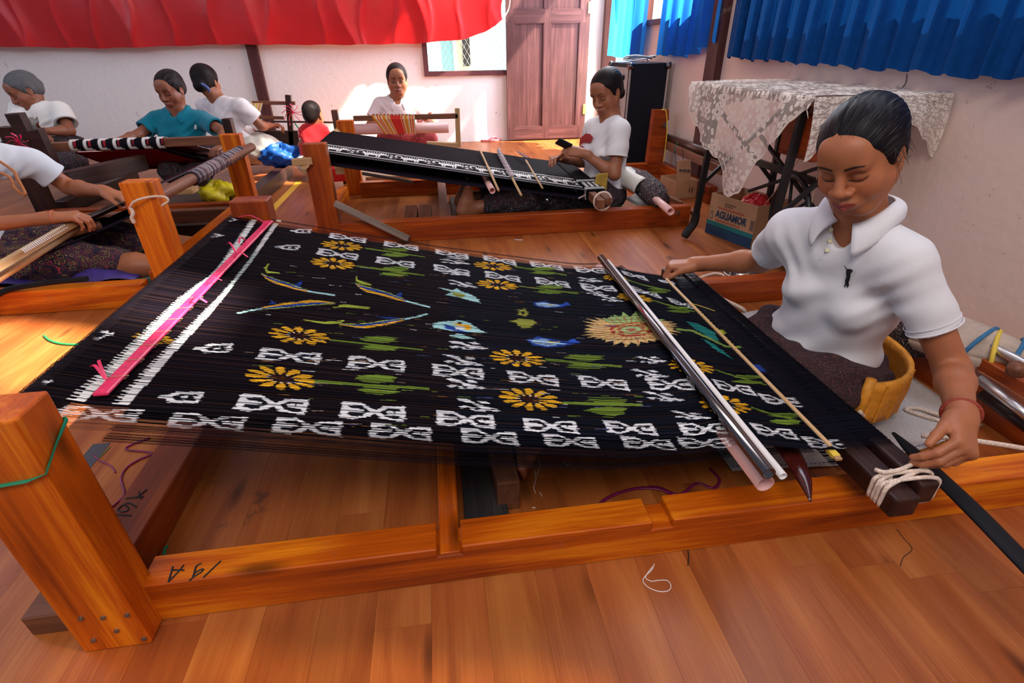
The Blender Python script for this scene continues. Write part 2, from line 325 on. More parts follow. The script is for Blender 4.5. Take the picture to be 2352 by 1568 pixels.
# back wall
wl = ay(973, 100, WY)[0]; wz = ay(1060, 163, WY)[2]; wt = 1.5; wrx = 1.35
mb = MB(); slab_with_holes(lambda a, b, c, d: mb.box((a, WY, c), (b, WY+.12, d)), -5.0, WX+.12, 0, CH, [(wl, wrx, wz, wt)])
wmat = M['white'].copy(); wmat.name = 'scuffed_white_plaster'; nt = wmat.node_tree; b = nt.nodes['Principled BSDF']; tc = nd(nt, 'ShaderNodeTexCoord')
n = nd(nt, 'ShaderNodeTexNoise', i_Scale=12.0, i_Detail=9.0, i_Roughness=.72); nt.links.new(tc.outputs['Object'], n.inputs['Vector'])
r = nd(nt, 'ShaderNodeMapRange', i_1=.64, i_2=.68, i_3=0.0, i_4=.55); nt.links.new(n.outputs['Fac'], r.inputs[0])
mx = nd(nt, 'ShaderNodeMix', data_type='RGBA'); nt.links.new(r.outputs[0], mx.inputs[0]); mx.inputs[6].default_value = (.82, .79, .78, 1); mx.inputs[7].default_value = (.40, .32, .34, 1); nt.links.new(mx.outputs[2], b.inputs['Base Color'])
struct(mb.build('wall_back', wmat))
w1 = MB(); fmw = plain('dark_red_window_frame', (.11, .03, .035), .45)
w1.box((wl-.02, WY-.03, wz-.045), (wrx, WY+.08, wz)).box((wl-.02, WY-.03, wz), (wl+.03, WY+.08, wt)).box((wl-.02, WY-.03, wt), (wrx, WY+.08, wt+.05))
w1o = struct(w1.build('window_1', fmw))
mesh = MB()
for k in range(-14, 34):
    for sg in (1, -1):
        a = V(wl+k*.055, WY+.04, wz); L = wt-wz; p0 = a if sg > 0 else a; p1 = a+V(sg*L*.62, 0, L)
        xs = sorted((p0[0], p1[0]))
        if xs[1] < wl+.03 or xs[0] > .80: continue
        t0, t1 = 0, 1
        for lim, s2 in ((wl+.03, 1), (.85, -1)):
            d = p1[0]-p0[0]; tt = (lim-p0[0])/d
            if (p0[0]-lim)*s2 < 0: t0 = max(t0, tt)
            if (p1[0]-lim)*s2 < 0: t1 = min(t1, tt)
        if t1 > t0+.02: mesh.tube([p0+(p1-p0)*t0, p0+(p1-p0)*t1], .0016, 4)
mesh.build('wire_mesh', plain('galvanised_wire', (.55, .55, .52), .5, .3), w1o, kind='stuff')
# the neighbouring building seen through the window, and the ground outside
nb = thing('neighbouring_building', 'pale blue building with cream pillar and dark slit seen through the window', 'building', (1.0, 8.4, 0))
bx('wall', plain('pale_blue_paint', (.34, .68, .80), .8), nb, (-3, 8.4, 0), (4.2, 8.6, 4), bevel=0)
xa = ay(1040, 100, 8.35)[0]; xb = ay(1100, 100, 8.35)[0]; xc = ay(1062, 100, 8.3)[0]; xd = ay(1079, 100, 8.3)[0]; zc = ay(1070, 152, 8.3)[2]
bx('window_surround', plain('cream_paint', (.72, .66, .50), .8), nb, (xa, 8.34, .2), (xb, 8.40, 2.6), bevel=0)
bx('dark_opening', plain('dark_opening', (.012, .01, .012), .8), nb, (xc, 8.31, zc), (xd, 8.345, 2.4), bevel=0)
struct(bx('trim_9', plain('outside_ground', (.62, .56, .48), .9), None, (-5, WY+.12, -.08), (9, 9.5, -.02), bevel=0))
struct(bx('trim_10', plain('outside_path', (.66, .60, .52), .9), None, (WX+.12, -1, -.08), (9, WY+.12, -.02), bevel=0))
ob = thing('garden_wall', 'low pale blue wall outside the sunlit doorway', 'wall', (3.6, 6.6, 0)); bx('blue_wall', plain('pale_blue_outside', (.42, .70, .86), .8), ob, (2.2, 6.55, 0), (4.6, 6.7, .80), bevel=0)
bx('wall_cap', fmw, ob, (2.2, 6.53, .80), (4.6, 6.72, .86), bevel=0)
# timber posts on the walls
mb = MB(); a = ay(566, 110, WY-.03)[0]; b = ay(591, 110, WY-.03)[0]; mb.box((a, WY-.05, 0), (b, WY, 2.6)); tm = wood('maroon_painted_timber', (.05, .016, .016), (.075, .022, .022), (.12, .05, .045), rough=.6, worn=.9, coat=0, knots=False)
o = struct(mb.build('trim_1', tm)); o['label'] = 'dark maroon timber post on the back wall'
mb = MB(); a = ax(1651, 118, WX-.04)[1]; b = ax(1627, 118, WX-.04)[1]; mb.box((WX-.05, a, 0), (WX, b, 2.6)); o = struct(mb.build('trim_2', tm)); o['label'] = 'dark timber post on the right wall'
mb = MB(); mb.box((WX-.012, 2.0, .52), (WX, 2.012, .70)); 
# crack / wire below the curtain
MB().tube(smoothpath([ax(2083, 170, WX-.004), ax(2080, 190, WX-.004), ax(2068, 208, WX-.004), ax(2064, 225, WX-.004)], 5), .0015, 5).build('hanging_wire', M['black_iron'], label='thin black wire hanging on the wall under the blue curtain', category='wire')
# ---- door leaf, open against the back wall
DY = WY-.06; dl = ay(1164, 200, DY)[0]; dr = ay(1346, 200, DY)[0]
door = MB(); zr = [ay(1215, y, DY)[2] for y in (291, 52, 30)]; panX = [(ay(1181, 200, DY)[0], ay(1247, 200, DY)[0]), (ay(1262, 200, DY)[0], ay(1325, 200, DY)[0])]
holes = []
for a, b in panX: holes += [(a, b, zr[0], zr[1]), (a, b, zr[2]+.03, 1.75)]
slab_with_holes(lambda a, b, c, d: door.box((a, DY-.02, c), (b, DY+.02, d)), dl, dr, .015, 1.95, holes)
do = struct(door.build('door_1', M['doorwood'])); do['label'] = 'brown wooden door leaf opened back against the wall'
for a, b, c, d in holes:
    MB().beam(((a+b)/2, DY, c), ((a+b)/2, DY, d), b-a, .012, (0, 1, 0)).build('panel', M['doorwood'], do)
    fr = MB()
    for p, q in (((a, c), (b, c)), ((b, c), (b, d)), ((b, d), (a, d)), ((a, d), (a, c))): fr.beam((p[0], DY-.012, p[1]), (q[0], DY-.012, q[1]), .014, .014, (0, 1, 0))
    fr.build('moulding', M['doorwood'], do)
for y in (18, 250): 
    z = ay(1343, y, DY)[2]; bx('hinge', M['brass'], do, (dr-.03, DY-.03, z-.05), (dr+.005, DY-.018, z+.05))
# ---- red satin banner along the back wall
BY = WY-.12
def interp(xs, ys): return lambda x: float(np.interp(x, xs, ys))
bp = [ay(x, y, BY) for x, y in ((-500, 112), (0, 107), (250, 111), (500, 102), (800, 103), (960, 100), (1060, 90), (1110, 74), (1140, 58), (1158, 45))]
bz = interp([p[0] for p in bp], [p[2] for p in bp]); bx0 = bp[0][0]; bx1 = bp[-1][0]
def banner(u, v):
    x = bx0+(bx1-bx0)*u; zb = bz(x); z = zb+(1.9-zb)*v; e = max(0, min(1, (bx1-x)/.5))
    r1 = 1-abs(math.sin(x*3.6+v*1.0+.7*math.sin(x*1.3))); r2 = 1-abs(math.sin(x*8.3-v*.8+1.1*math.sin(x*2.1))); y = BY-(.030*r1**3+.016*r2**3+.010*math.sin(x*6+v*3))*(1-.35*v)*(.4+.6*e)-.02*math.sin(math.pi*v)
    return (x+.03*math.sin(v*8+x*5), y, z+.003*math.sin(x*17)*(1-v))
satin = plain('red_satin', (.50, .004, .006), .34, var=.10, scale=3, sheen=.1, trans=.12, bump=.15, bscale=14)
mb = MB(); mb.grid(banner, 420, 26); mb.build('satin_banner', satin, smooth=True, label='long red satin banner sagging across the back wall', category='banner')
ba = ay(1152, 52, BY); bb = ay(1170, 12, BY)
MB().tube(smoothpath([ba, (ba+bb)/2+V(.0, -.01, -.01), bb, bb+V(.03, 0, .25)], 5), .006, 6).build('banner_tie', M['rope'], label='white cord tying the end of the red banner beside the door', category='cord')
# ---- curtains
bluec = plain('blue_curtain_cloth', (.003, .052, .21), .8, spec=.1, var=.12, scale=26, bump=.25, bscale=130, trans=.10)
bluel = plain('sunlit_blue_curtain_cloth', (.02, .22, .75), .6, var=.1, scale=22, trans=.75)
def curtain(name, mat, y0, y1, hem, top, x, nf, amp, label, phase=0):
    def f(u, v):
        y = y0+(y1-y0)*u; t = u*nf*2*math.pi+phase; w = 1-.35*v
        fold = math.tanh(2.2*math.sin(t+.5*math.sin(t*.37)))*.6+.4*math.sin(t*1.0+.8)+.22*math.sin(t*2.7+1)
        return (x-amp*w*fold-.012*(1-v), y+amp*.7*w*math.cos(t*1.02), hem(u)+(top-hem(u))*v+(.007*math.sin(t+.6)+.004*math.sin(t*.31))*(1-v))
    mb = MB(); mb.grid(f, int(nf*16), 12); return mb.build(name, mat, smooth=True, label=label, category='curtain')
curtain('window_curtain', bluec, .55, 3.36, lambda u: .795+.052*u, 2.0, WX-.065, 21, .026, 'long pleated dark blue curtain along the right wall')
h2 = ax(1530, 128, WX-.06); h2b = ax(1632, 96, WX-.06)
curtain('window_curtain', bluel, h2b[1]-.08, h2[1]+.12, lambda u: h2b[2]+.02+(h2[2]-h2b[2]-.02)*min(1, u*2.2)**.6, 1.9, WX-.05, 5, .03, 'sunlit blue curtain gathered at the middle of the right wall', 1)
h1 = ax(1402, 130, WX-.05); h1b = ax(1474, 126, WX-.05)
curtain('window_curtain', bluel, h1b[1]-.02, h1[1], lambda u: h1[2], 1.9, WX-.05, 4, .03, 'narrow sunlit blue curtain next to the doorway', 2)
# ============================================================ MAIN LOOM
OR = M['orange']
lm = thing('floor_loom', 'large orange wooden floor loom frame in the foreground', 'loom', (.3, 1.2, 0))
def rail_x(parent, mat, x0, x1, y0, y1, z1, notches=(), nd_=.022, z0=0):
    """rail along X whose top is notched"""
    pts = [(x0, z0), (x1, z0), (x1, z1)]
    for a, b in sorted(notches, reverse=True): pts += [(b, z1), (b, z1-nd_), (a, z1-nd_), (a, z1)]
    pts.append((x0, z1)); m = len(pts); mb = MB(); v = [(p[0], y0, p[1]) for p in pts]+[(p[0], y1, p[1]) for p in pts]
    f = [tuple(range(m)), tuple(range(2*m-1, m-1, -1))]+[(i, m+i, m+(i+1) % m, (i+1) % m) for i in range(m)]
    f = [tuple(reversed(q)) for q in f]
    mb.add(v, f); o = mb.build('rail', mat, parent); b_ = bmesh.new(); b_.from_mesh(o.data); bmesh.ops.recalc_face_normals(b_, faces=b_.faces); b_.to_mesh(o.data); b_.free()
    bv = o.modifiers.new('b', 'BEVEL'); bv.width = .0025; bv.segments = 1; return o
c0 = az(1007, 1228, .09)[0]; c1 = az(1055, 1226, .09)[0]
r1 = rail_x(lm, OR, -.585, 2.2, .662, .728, .100, [(c0-.003, c1+.003), (az(1490, 1178, .1)[0], az(1535, 1168, .1)[0])])
rail_x(lm, M['redwood'], -.585, 1.80, 1.755, 1.82, .098)
bx('side_beam', M['redwood'], lm, (-.735, .735, 0), (-.645, 1.76, .085), .003)
bx('side_beam', M['redwood'], lm, (1.44, .735, 0), (1.51, 1.755, .085), .003)
bx('cross_beam', OR, lm, (c0, .667, .01), (c1, 1.755, .0795), .003)
def post(parent, mat, x0, x1, y0, y1, z1, name='post'):
    return MB().beam(((x0+x1)/2, (y0+y1)/2, .0), ((x0+x1)/2, (y0+y1)/2, z1), x1-x0, y1-y0, (0, 1, 0), ncut=1).build(name, mat, parent, bevel=.004)
pf = post(lm, OR, -.688, -.576, .618, .690, .504)
pr = post(lm, M['redwood'], -.690, -.572, 1.80, 1.875, .490)
fp = az(110, 1410, 0)
MB().box((-.80, .665, 0), (-.60, .735, .05)).build('foot_block', M['brownwood'], lm, bevel=.003)
for x, y in ((186, 1420), (237, 1418), (268, 1448), (292, 1412), (215, 1470), (331, 1466)):
    p = ay(x, y, .617); MB().lathe((p[0], .6178, p[2]), [(0, 0), (.0042, 0), (.0042, .003), (0, .003)], 10, (0, -1, 0)).build('nail', M['nail'], pf)
def inkline(pts, parent, w=.0016):
    mb = MB()
    for q in pts: mb.tube(smoothpath(q, 4) if len(q) > 2 else q, w, 5)
    return mb.build('ink_mark', M['ink'], parent, label='handwritten black number')
Z = .1007
inkline([[az(x, y, Z) for x, y in q] for q in ([(387, 1336), (397, 1301)], [(387, 1336), (412, 1310), (422, 1297)], [(393, 1309), (423, 1309)], [(435, 1333), (447, 1323), (464, 1312), (465, 1306), (447, 1316), (443, 1325)], [(444, 1322), (447, 1312), (451, 1300), (463, 1293)], [(467, 1326), (507, 1288)])], lm)
Z = .0857
inkline([[az(x, y, Z) for x, y in q] for q in ([(289, 1144), (330, 1140)], [(319, 1129), (324, 1145)], [(312, 1144), (322, 1136), (337, 1124)], [(270, 1171), (282, 1160), (294, 1164), (293, 1172), (279, 1175), (271, 1171)], [(280, 1161), (296, 1155), (314, 1164)], [(262, 1181), (301, 1184)])], lm)
# green ribbon round the front post
zr1 = .455; gp = [(-.690, .616, .405), (-.65, .6155, .399), (-.60, .6155, .404), (-.5745, .616, .412), (-.5735, .655, .435), (-.5745, .692, .45), (-.63, .693, .44), (-.690, .692, .42), (-.6905, .65, .41), (-.690, .616, .405)]
MB().tube(gp, .0045, 6, flat=.25, closed=False).build('ribbon_tie', M['green'], label='green plastic ribbon tied around the front left loom post', category='ribbon')
# ---------------- warp
WB = (-.695, .408); WR = .034
def wz_(X): return .442-.235*(X+.695)/1.475+.012*math.exp(-((X-.55)/.07)**2)
path = []
for X in np.arange(-.30, -.685, -.03): path.append((X, wz_(X)-.075-.02*(-.3-X)))
lowz = wz_(-.66)-.082
path = [(.76, .150), (.5, .172), (.2, .214), (-.1, .262), (-.4, .318), (-.6, .352)]
for k in range(7):
    t = math.radians(-95-k*28.5); path.append((WB[0]+WR*math.cos(t), WB[1]+WR*math.sin(t)))
path += [(WB[0]+WR*math.cos(math.radians(80)), WB[1]+WR*math.sin(math.radians(80)))]
up = [(X, wz_(X)) for X in np.arange(-.68, .765, .0026)]
bar = [(.772, .2105), (.80, .2105), (.83, .2105), (.86, .2105), (.876, .2085), (.882, .195), (.882, .16), (.872, .148), (.82, .146), (.77, .148)]
NEAR = lambda X: np.interp(X, [-.75, -.69, -.6, -.4, 0, .3, .45, .56, .9], [.730, .722, .702, .69, .666, .656, .674, .692, .694])
FAR = lambda X: np.interp(X, [-.75, -.69, -.03, .3, .6, .8, .9], [1.845, 1.845, 1.70, 1.662, 1.635, 1.60, 1.59])
def surf(px, py):
    d = ray(px, py); # plane z = .442-.1593*(X+.695)
    k = .235/1.475; t = (.442-k*.695-CAMH)/(d[2]+k*d[0]); p = CP+d*t; return p[0], p[1]
NT = 760; T = (np.arange(NT)+.5)/NT
skip = RNG.random(NT) < .012; skip |= (T > .969) & (T < .989)
wdt = np.where(T < .055, .38+T*8, 1.06)*RNG.uniform(.93, 1.05, NT); wdt = np.where(T < .022, .30, wdt)
UX = np.array([p[0] for p in up]); UZ = np.array([p[1] for p in up]); ni = len(up)
XX = np.repeat(UX[None], NT, 0); YY = NEAR(XX)+(FAR(XX)-NEAR(XX))*T[:, None]
JX = XX+RNG.normal(0, 1, (NT//2+1, 1)).repeat(2, 0)[:NT]*.0014+RNG.normal(0, 1, (NT//6+1, 1)).repeat(6, 0)[:NT]*.0012
base = np.zeros((NT, ni, 3)); base[:] = (.0035, .004, .009); base[:, UX < 0] = (.006, .0035, .006)
tint = RNG.uniform(.5, 1.7, NT); base *= tint[:, None, None]
br = RNG.random(NT) < .04; base[br] = (.035, .012, .006)
def fill(poly, col, ragged=1.0, prob=1.0):
    P = np.asarray(poly, float); lo = P.min(0)-.012; hi = P.max(0)+.012
    js = np.where((T*1.1+.68 > lo[1]-.12) & (T*1.1+.68 < hi[1]+.12))[0]; is_ = np.where((UX > lo[0]) & (UX < hi[0]))[0]
    if len(js) == 0 or len(is_) == 0: return
    sx = (XX if ragged == 0 else XX+(JX-XX)*ragged)[js[0]:js[-1]+1, is_[0]:is_[-1]+1]; sy = YY[js[0]:js[-1]+1, is_[0]:is_[-1]+1]
    ins = np.zeros(sx.shape, bool); n = len(P)
    for a in range(n):
        x1, y1 = P[a]; x2, y2 = P[(a+1) % n]
        if y1 == y2: continue
        ins ^= ((y1 > sy) != (y2 > sy)) & (sx < (x2-x1)*(sy-y1)/(y2-y1)+x1)
    if prob < 1: ins &= RNG.random((ins.shape[0], 1)) < prob
    v = base[js[0]:js[-1]+1, is_[0]:is_[-1]+1]; v[ins] = col
def pf_(pts, col, rg=1.0, prob=1.0): fill([surf(*p) for p in pts], col, rg, prob)
WH = (.74, .74, .76); YE = (.82, .42, .02); GR = (.16, .25, .03); BL = (.02, .06, .34); CY = (.42, .72, .72); LG = (.42, .50, .06); DK = (.008, .007, .012)
BOW = [([(0, 0), (.30, -.02), (.40, .16), (.53, .40), (.66, .10), (1, 0), (1, 1), (.66, .92), (.53, .62), (.40, .88), (.22, 1.04), (.1, 1), (0, 1)], 1),
       ([(.10, .22), (.30, .14), (.44, .5), (.30, .86), (.10, .80), (.12, .62), (.26, .60), (.30, .5), (.26, .38), (.12, .36)], 0), ([(.20, .44), (.34, .42), (.36, .58), (.22, .60)], 1),
       ([(.60, .5), (.72, .22), (.93, .20), (.93, .36), (.84, .38), (.84, .64), (.93, .66), (.93, .84), (.72, .80)], 0), ([(.70, .42), (.80, .36), (.82, .52), (.90, .5), (.88, .62), (.72, .60)], 1)]
HALF = [([(0, .38), (.2, .34), (.34, .02), (1, 0), (1, 1), (.34, .98), (.2, .66), (0, .62)], 1), ([(.30, .5), (.46, .22), (.90, .2), (.88, .38), (.80, .4), (.82, .62), (.90, .64), (.90, .82), (.46, .8)], 0), ([(.5, .44), (.66, .36), (.68, .6), (.56, .66)], 1)]
def motif(shape, xl, yl, xr, yr, h, col=WH, prob=1.0):
    a = V(*surf(xl, yl)); b = V(*surf(xr, yr)); m = ((xl+xr)/2, (yl+yr)/2); t = V(*surf(m[0], m[1]-h/2)); n = V(*surf(m[0], m[1]+h/2)); H = V(0, t[1]-n[1])
    for poly, c in shape: fill([a+(b-a)*p[0]+H*(.5-p[1]) for p in poly], col if c else DK, 1.0, prob)
for q in ((130, 947, 320, 955, 34), (390, 962, 560, 973, 34), (630, 974, 783, 985, 36), (850, 987, 990, 997, 34), (1060, 999, 1188, 1008, 33), (1250, 1009, 1370, 1017, 28), (1430, 1014, 1545, 1022, 26), (1560, 1016, 1672, 1024, 24),
          (545, 922, 705, 935, 36), (783, 940, 930, 951, 36), (1003, 958, 1135, 969, 32), (1203, 974, 1325, 982, 30), (1390, 979, 1505, 987, 28), (1562, 985, 1676, 993, 27), (1728, 990, 1826, 998, 26), (1850, 1014, 1945, 1022, 24),
          (595, 811, 735, 824, 27), (800, 830, 930, 841, 27), (995, 848, 1110, 859, 27), (1168, 863, 1281, 875, 26), (1332, 874, 1441, 885, 26), (1488, 881, 1590, 892, 26), (1640, 888, 1730, 898, 24), (1750, 914, 1838, 926, 22),
          (730, 577, 822, 591, 15), (865, 596, 952, 609, 14), (997, 613, 1078, 628, 14), (1115, 629, 1194, 642, 14), (1231, 643, 1307, 655, 14), (1335, 657, 1412, 669, 14), (1450, 668, 1514, 680, 13), (1535, 688, 1600, 708, 12),
          (757, 540, 840, 553, 12), (882, 558, 960, 571, 12), (1000, 576, 1075, 589, 12), (1110, 591, 1184, 604, 12), (1218, 605, 1291, 616, 12), (1321, 618, 1388, 629, 12), (1428, 629, 1484, 640, 11), (1510, 641, 1562, 654, 10)): motif(BOW, *q)
for q in ((362, 911, 463, 913, 26), (444, 800, 531, 799, 22), (634, 566, 687, 569, 12), (666, 530, 714, 531, 10), (262, 766, 190, 776, 22), (118, 876, 55, 890, 26), (512, 541, 476, 541, 9), (545, 505, 518, 505, 8)): motif(HALF, *q)
BUG = [([(0, .2), (.2, .1), (.34, .2), (.5, .38), (.62, .5), (.8, .55), (1, .7), (.86, .82), (.7, .78), (.6, .92), (.35, .95), (.3, .72), (.5, .66), (.36, .42), (.16, .34)], 1), ([(.42, .74), (.56, .70), (.5, .84), (.4, .84)], 0), ([(.68, .60), (.84, .66), (.76, .70)], 0), ([(.04, .78), (.2, .62), (.32, .70), (.12, .92)], 1), ([(.5, .16), (.7, .1), (.8, .3), (.62, .34)], 1)]
for q in ((1028, 790, 1122, 796, 22), (1015, 822, 1112, 834, 24), (1022, 878, 1118, 886, 26), (1045, 924, 1152, 938, 28), (1010, 598, 1080, 604, 11), (1012, 624, 1080, 630, 11), (1028, 646, 1100, 658, 14), (1462, 826, 1528, 832, 18), (1452, 855, 1535, 864, 22), (1480, 906, 1568, 918, 24), (1540, 950, 1630, 964, 20), (1325, 640, 1385, 648, 11), (1340, 668, 1398, 680, 12), (1376, 684, 1432, 696, 13), (1025, 590, 1076, 594, 7)): motif(BUG, *q)
def flower(cx, cy, w, h, n=12, sk=.10, col=YE):
    for k in range(n):
        a = 2*math.pi*k/n; da = math.pi/n*.74; pts = []
        for r, o in ((.34, -.5*da), (.72, -da), (.95, -.55*da), (1, 0), (.95, .55*da), (.72, da), (.34, .5*da)):
            x = r*math.cos(a+o); y = r*math.sin(a+o); pts.append((cx+w/2*x, cy+h/2*y+sk*w/2*x))
        pf_(pts, col, .8)
        pf_([(cx+w/2*r*math.cos(a+o), cy+h/2*r*math.sin(a+o)+sk*w/2*r*math.cos(a+o)) for r, o in ((.30, -.2*da), (.42, -.2*da), (.42, .2*da), (.30, .2*da))], WH, .5)
    pf_([(cx+w*.14*math.cos(t), cy+h*.14*math.sin(t)+sk*w*.14*math.cos(t)) for t in np.linspace(0, 6.28, 12)], (.03, .008, .005))
for q in ((687, 771, 144, 40), (645, 869, 170, 54), (785, 564, 98, 21), (765, 605, 106, 25), (1187, 823, 130, 38), (1216, 917, 144, 50), (1132, 611, 92, 19), (1142, 654, 96, 22), (1588, 849, 108, 34), (1663, 937, 122, 44), (1412, 644, 56, 17), (1458, 690, 84, 20)): flower(*q)
flower(352, 777, 96, 26, 10, .1, (.30, .16, .01))
def strip(pts, w, col, rg=.5):
    P = [V(*p) for p in pts]; top = []; bot = []
    for i, p in enumerate(P):
        t = P[min(i+1, len(P)-1)]-P[max(i-1, 0)]; n = V(-t[1], t[0])/np.linalg.norm(t); ww = w[i] if hasattr(w, '__len__') else w
        top.append(p+n*ww/2); bot.append(p-n*ww/2)
    pf_(top+bot[::-1], col, rg)
def leaf(x0, y0, x1, y1, lx, ly, lw, lh, col=GR):
    strip([(x0, y0), ((x0+x1)/2, (y0+y1)/2), (x1, y1)], max(2.5, lh*.12), col, 0)
    for sg in (-1, 1):
        m = (lx, ly+sg*lh*.26)
        pf_([(m[0]-lw*.5, m[1]-lh*.02-sg*0), (m[0]-lw*.25, m[1]-lh*.2), (m[0]+lw*.1, m[1]-lh*.22), (m[0]+lw*.5, m[1]-lh*.12), (m[0]+lw*.42, m[1]+lh*.12), (m[0]+lw*.1, m[1]+lh*.2), (m[0]-lw*.2, m[1]+lh*.12)], col, 2.2, .85)
for q in ((757, 780, 972, 803, 868, 790, 90, 36), (722, 876, 986, 893, 862, 884, 100, 50), (838, 570, 976, 590, 905, 580, 64, 22), (820, 611, 975, 632, 905, 624, 70, 24), (1252, 826, 1428, 842, 1340, 832, 92, 38), (1290, 925, 1476, 930, 1390, 932, 96, 48), (1182, 612, 1302, 632, 1245, 622, 60, 18), (1192, 657, 1328, 674, 1262, 665, 66, 22), (1500, 692, 1596, 716, 1560, 712, 60, 16), (1440, 648, 1540, 668, 1510, 668, 50, 12), (1642, 852, 1760, 884, 1718, 872, 74, 22), (1724, 938, 1838, 968, 1800, 962, 76, 30)): leaf(*q)
def fish(pts, w, tail=None, flip=1):
    P = smoothpath(pts, 4); n = len(P); ww = np.interp(np.linspace(0, 1, n), [0, .08, .3, .55, .8, 1], [3, 4, w, w*.9, 3, 1.5])
    strip(P, ww, BL, .5); O = P+V(0, flip*1)*ww[:, None]*.28; k = int(n*.8); strip(O[:k], ww[:k]*.42, YE, .6); O = P-V(0, flip*1)*ww[:, None]*.44; strip(O[:k], 1.6, LG, .6)
    strip(P[int(n*.72):], 3.4, CY, .5)
    if tail: strip(tail, [2, 5, 6, 3][:len(tail)], LG, .6)
fish([(600, 628), (618, 640), (660, 654), (705, 668), (767, 678)], 11, [(618, 606), (608, 616), (614, 624), (642, 627)]); pf_([(676, 655), (690, 645), (694, 648), (688, 660)], BL)
fish([(816, 650), (835, 662), (880, 674), (930, 690), (986, 705)], 13, [(820, 634), (818, 644), (832, 650), (852, 654)]); pf_([(906, 678), (920, 670), (922, 682)], BL)
fish([(770, 696), (720, 695), (665, 700), (600, 709), (545, 719)], 13, [(765, 706), (785, 702), (800, 703), (850, 708)], -1); pf_([(620, 699), (625, 688), (632, 698)], BL)
fish([(780, 744), (830, 748), (880, 742), (930, 733), (982, 721)], 12, [(696, 733), (740, 741), (780, 740), (790, 736)], 1); pf_([(860, 726), (920, 731), (900, 734)], BL)
# big sunflower
cx, cy = 1450, 760
for rr, cc, nn, da in ((1.0, (.62, .40, .16), 34, .13), (.86, (.72, .50, .20), 30, .12)):
    for k in range(nn):
        a = 2*math.pi*k/nn+.08*math.sin(k*7); R_ = rr*(1+.10*math.sin(k*5.1)); q = [(r*math.cos(a+o), r*math.sin(a+o)) for r, o in ((.35, -da*1.2), (.72, -da), (R_, 0), (.72, da), (.35, da*1.2))]
        pf_([(cx+118*x, cy+36*y+12*x*.6) for x, y in q], cc if math.sin(a) > -.75 else (.36, .50, .18), .4)
for k in range(32):
    a = 2*math.pi*k/32; pf_([(cx+118*r*math.cos(a+o), cy+36*r*math.sin(a+o)+7*r*math.cos(a)) for r, o in ((.34, -.03), (.78, -.012), (.78, .012), (.34, .03))], (.42, .03, .03), .9)
for r, c in ((.42, (.42, .04, .03)), (.34, (.62, .52, .18)), (.27, (.38, .06, .04)), (.20, (.40, .55, .25)), (.10, (.40, .10, .06))): pf_([(cx+118*r*math.cos(t), cy+36*r*math.sin(t)+7*r*math.cos(t)) for t in np.linspace(0, 6.28, 20)], c, 1.6, .9)
pf_([(1575, 738), (1600, 742), (1640, 762), (1652, 785), (1628, 775), (1596, 755)], (.02, .22, .20), .6); pf_([(1608, 775), (1640, 790), (1684, 825), (1650, 808)], (.02, .24, .22), .6)
strip([(1552, 759), (1590, 760), (1622, 774), (1668, 796), (1710, 798)], 4.5, (.26, .38, .08), .3); pf_([(1642, 756), (1666, 758), (1678, 768), (1652, 765)], (.45, .48, .05)); pf_([(1722, 836), (1746, 838), (1768, 856), (1740, 852)], BL)
# blue and white fish, turtles
for cx, cy, w, h in ((1262, 699, 84, 15), (1265, 785, 116, 24)):
    pf_([(cx-w*.5, cy-h*.2), (cx-w*.2, cy-h*.5), (cx+w*.15, cy-h*.1), (cx+w*.5, cy+h*.1), (cx+w*.3, cy+h*.4), (cx-w*.1, cy+h*.55), (cx-w*.35, cy+h*.3)], BL, 1.6)
    pf_([(cx-w*.44, cy-h*.15), (cx-w*.2, cy-h*.32), (cx+w*.05, cy), (cx+w*.3, cy+h*.2), (cx-w*.05, cy+h*.4), (cx-w*.3, cy+h*.2)], (.35, .55, .78), 1.8); pf_([(cx-w*.1, cy-h*.1), (cx+w*.2, cy), (cx, cy+h*.12)], (.6, .5, .1), 1.5)
    pf_([(cx+w*.28, cy+h*.05), (cx+w*.5, cy-h*.35), (cx+w*.56, cy+h*.15)], (.03, .10, .55), 1.2)
OL = (.30, .31, .05)
for p in ([(1192, 712), (1204, 708), (1214, 720), (1206, 727), (1190, 722)], [(1182, 736), (1192, 731), (1224, 735), (1232, 740), (1218, 752), (1194, 753)], [(1170, 737), (1190, 736), (1188, 741)], [(1180, 710), (1205, 711), (1200, 713)], [(1224, 738), (1236, 741), (1226, 744)]): pf_(p, OL, 1.2)
pf_([(1196, 716), (1204, 715), (1205, 721), (1198, 722)], DK, .5)
pf_([(995, 742), (1020, 738), (1050, 734), (1080, 742), (1100, 756), (1122, 764), (1098, 764), (1070, 762), (1030, 760), (1000, 752)], CY, 1.2); pf_([(1018, 744), (1038, 748), (1060, 758), (1074, 764), (1048, 762), (1026, 754)], BL, 1.2)
pf_([(1040, 742), (1080, 746), (1084, 758), (1064, 756), (1050, 748)], YE, 1.2); pf_([(1046, 750), (1062, 748), (1072, 756), (1052, 757)], WH, 1.2); pf_([(1030, 771), (1052, 766), (1072, 772), (1092, 778), (1060, 777)], CY, 1.2); pf_([(1050, 739), (1062, 740), (1060, 744), (1052, 744)], DK, .6)
pf_([(1005, 660), (1040, 666), (1052, 662), (1056, 668), (1075, 674), (1100, 688), (1102, 696), (1080, 690), (1050, 682), (1018, 676), (1040, 672)], CY, 1.3); pf_([(1040, 670), (1068, 678), (1060, 684), (1036, 676)], OL, 1.3)
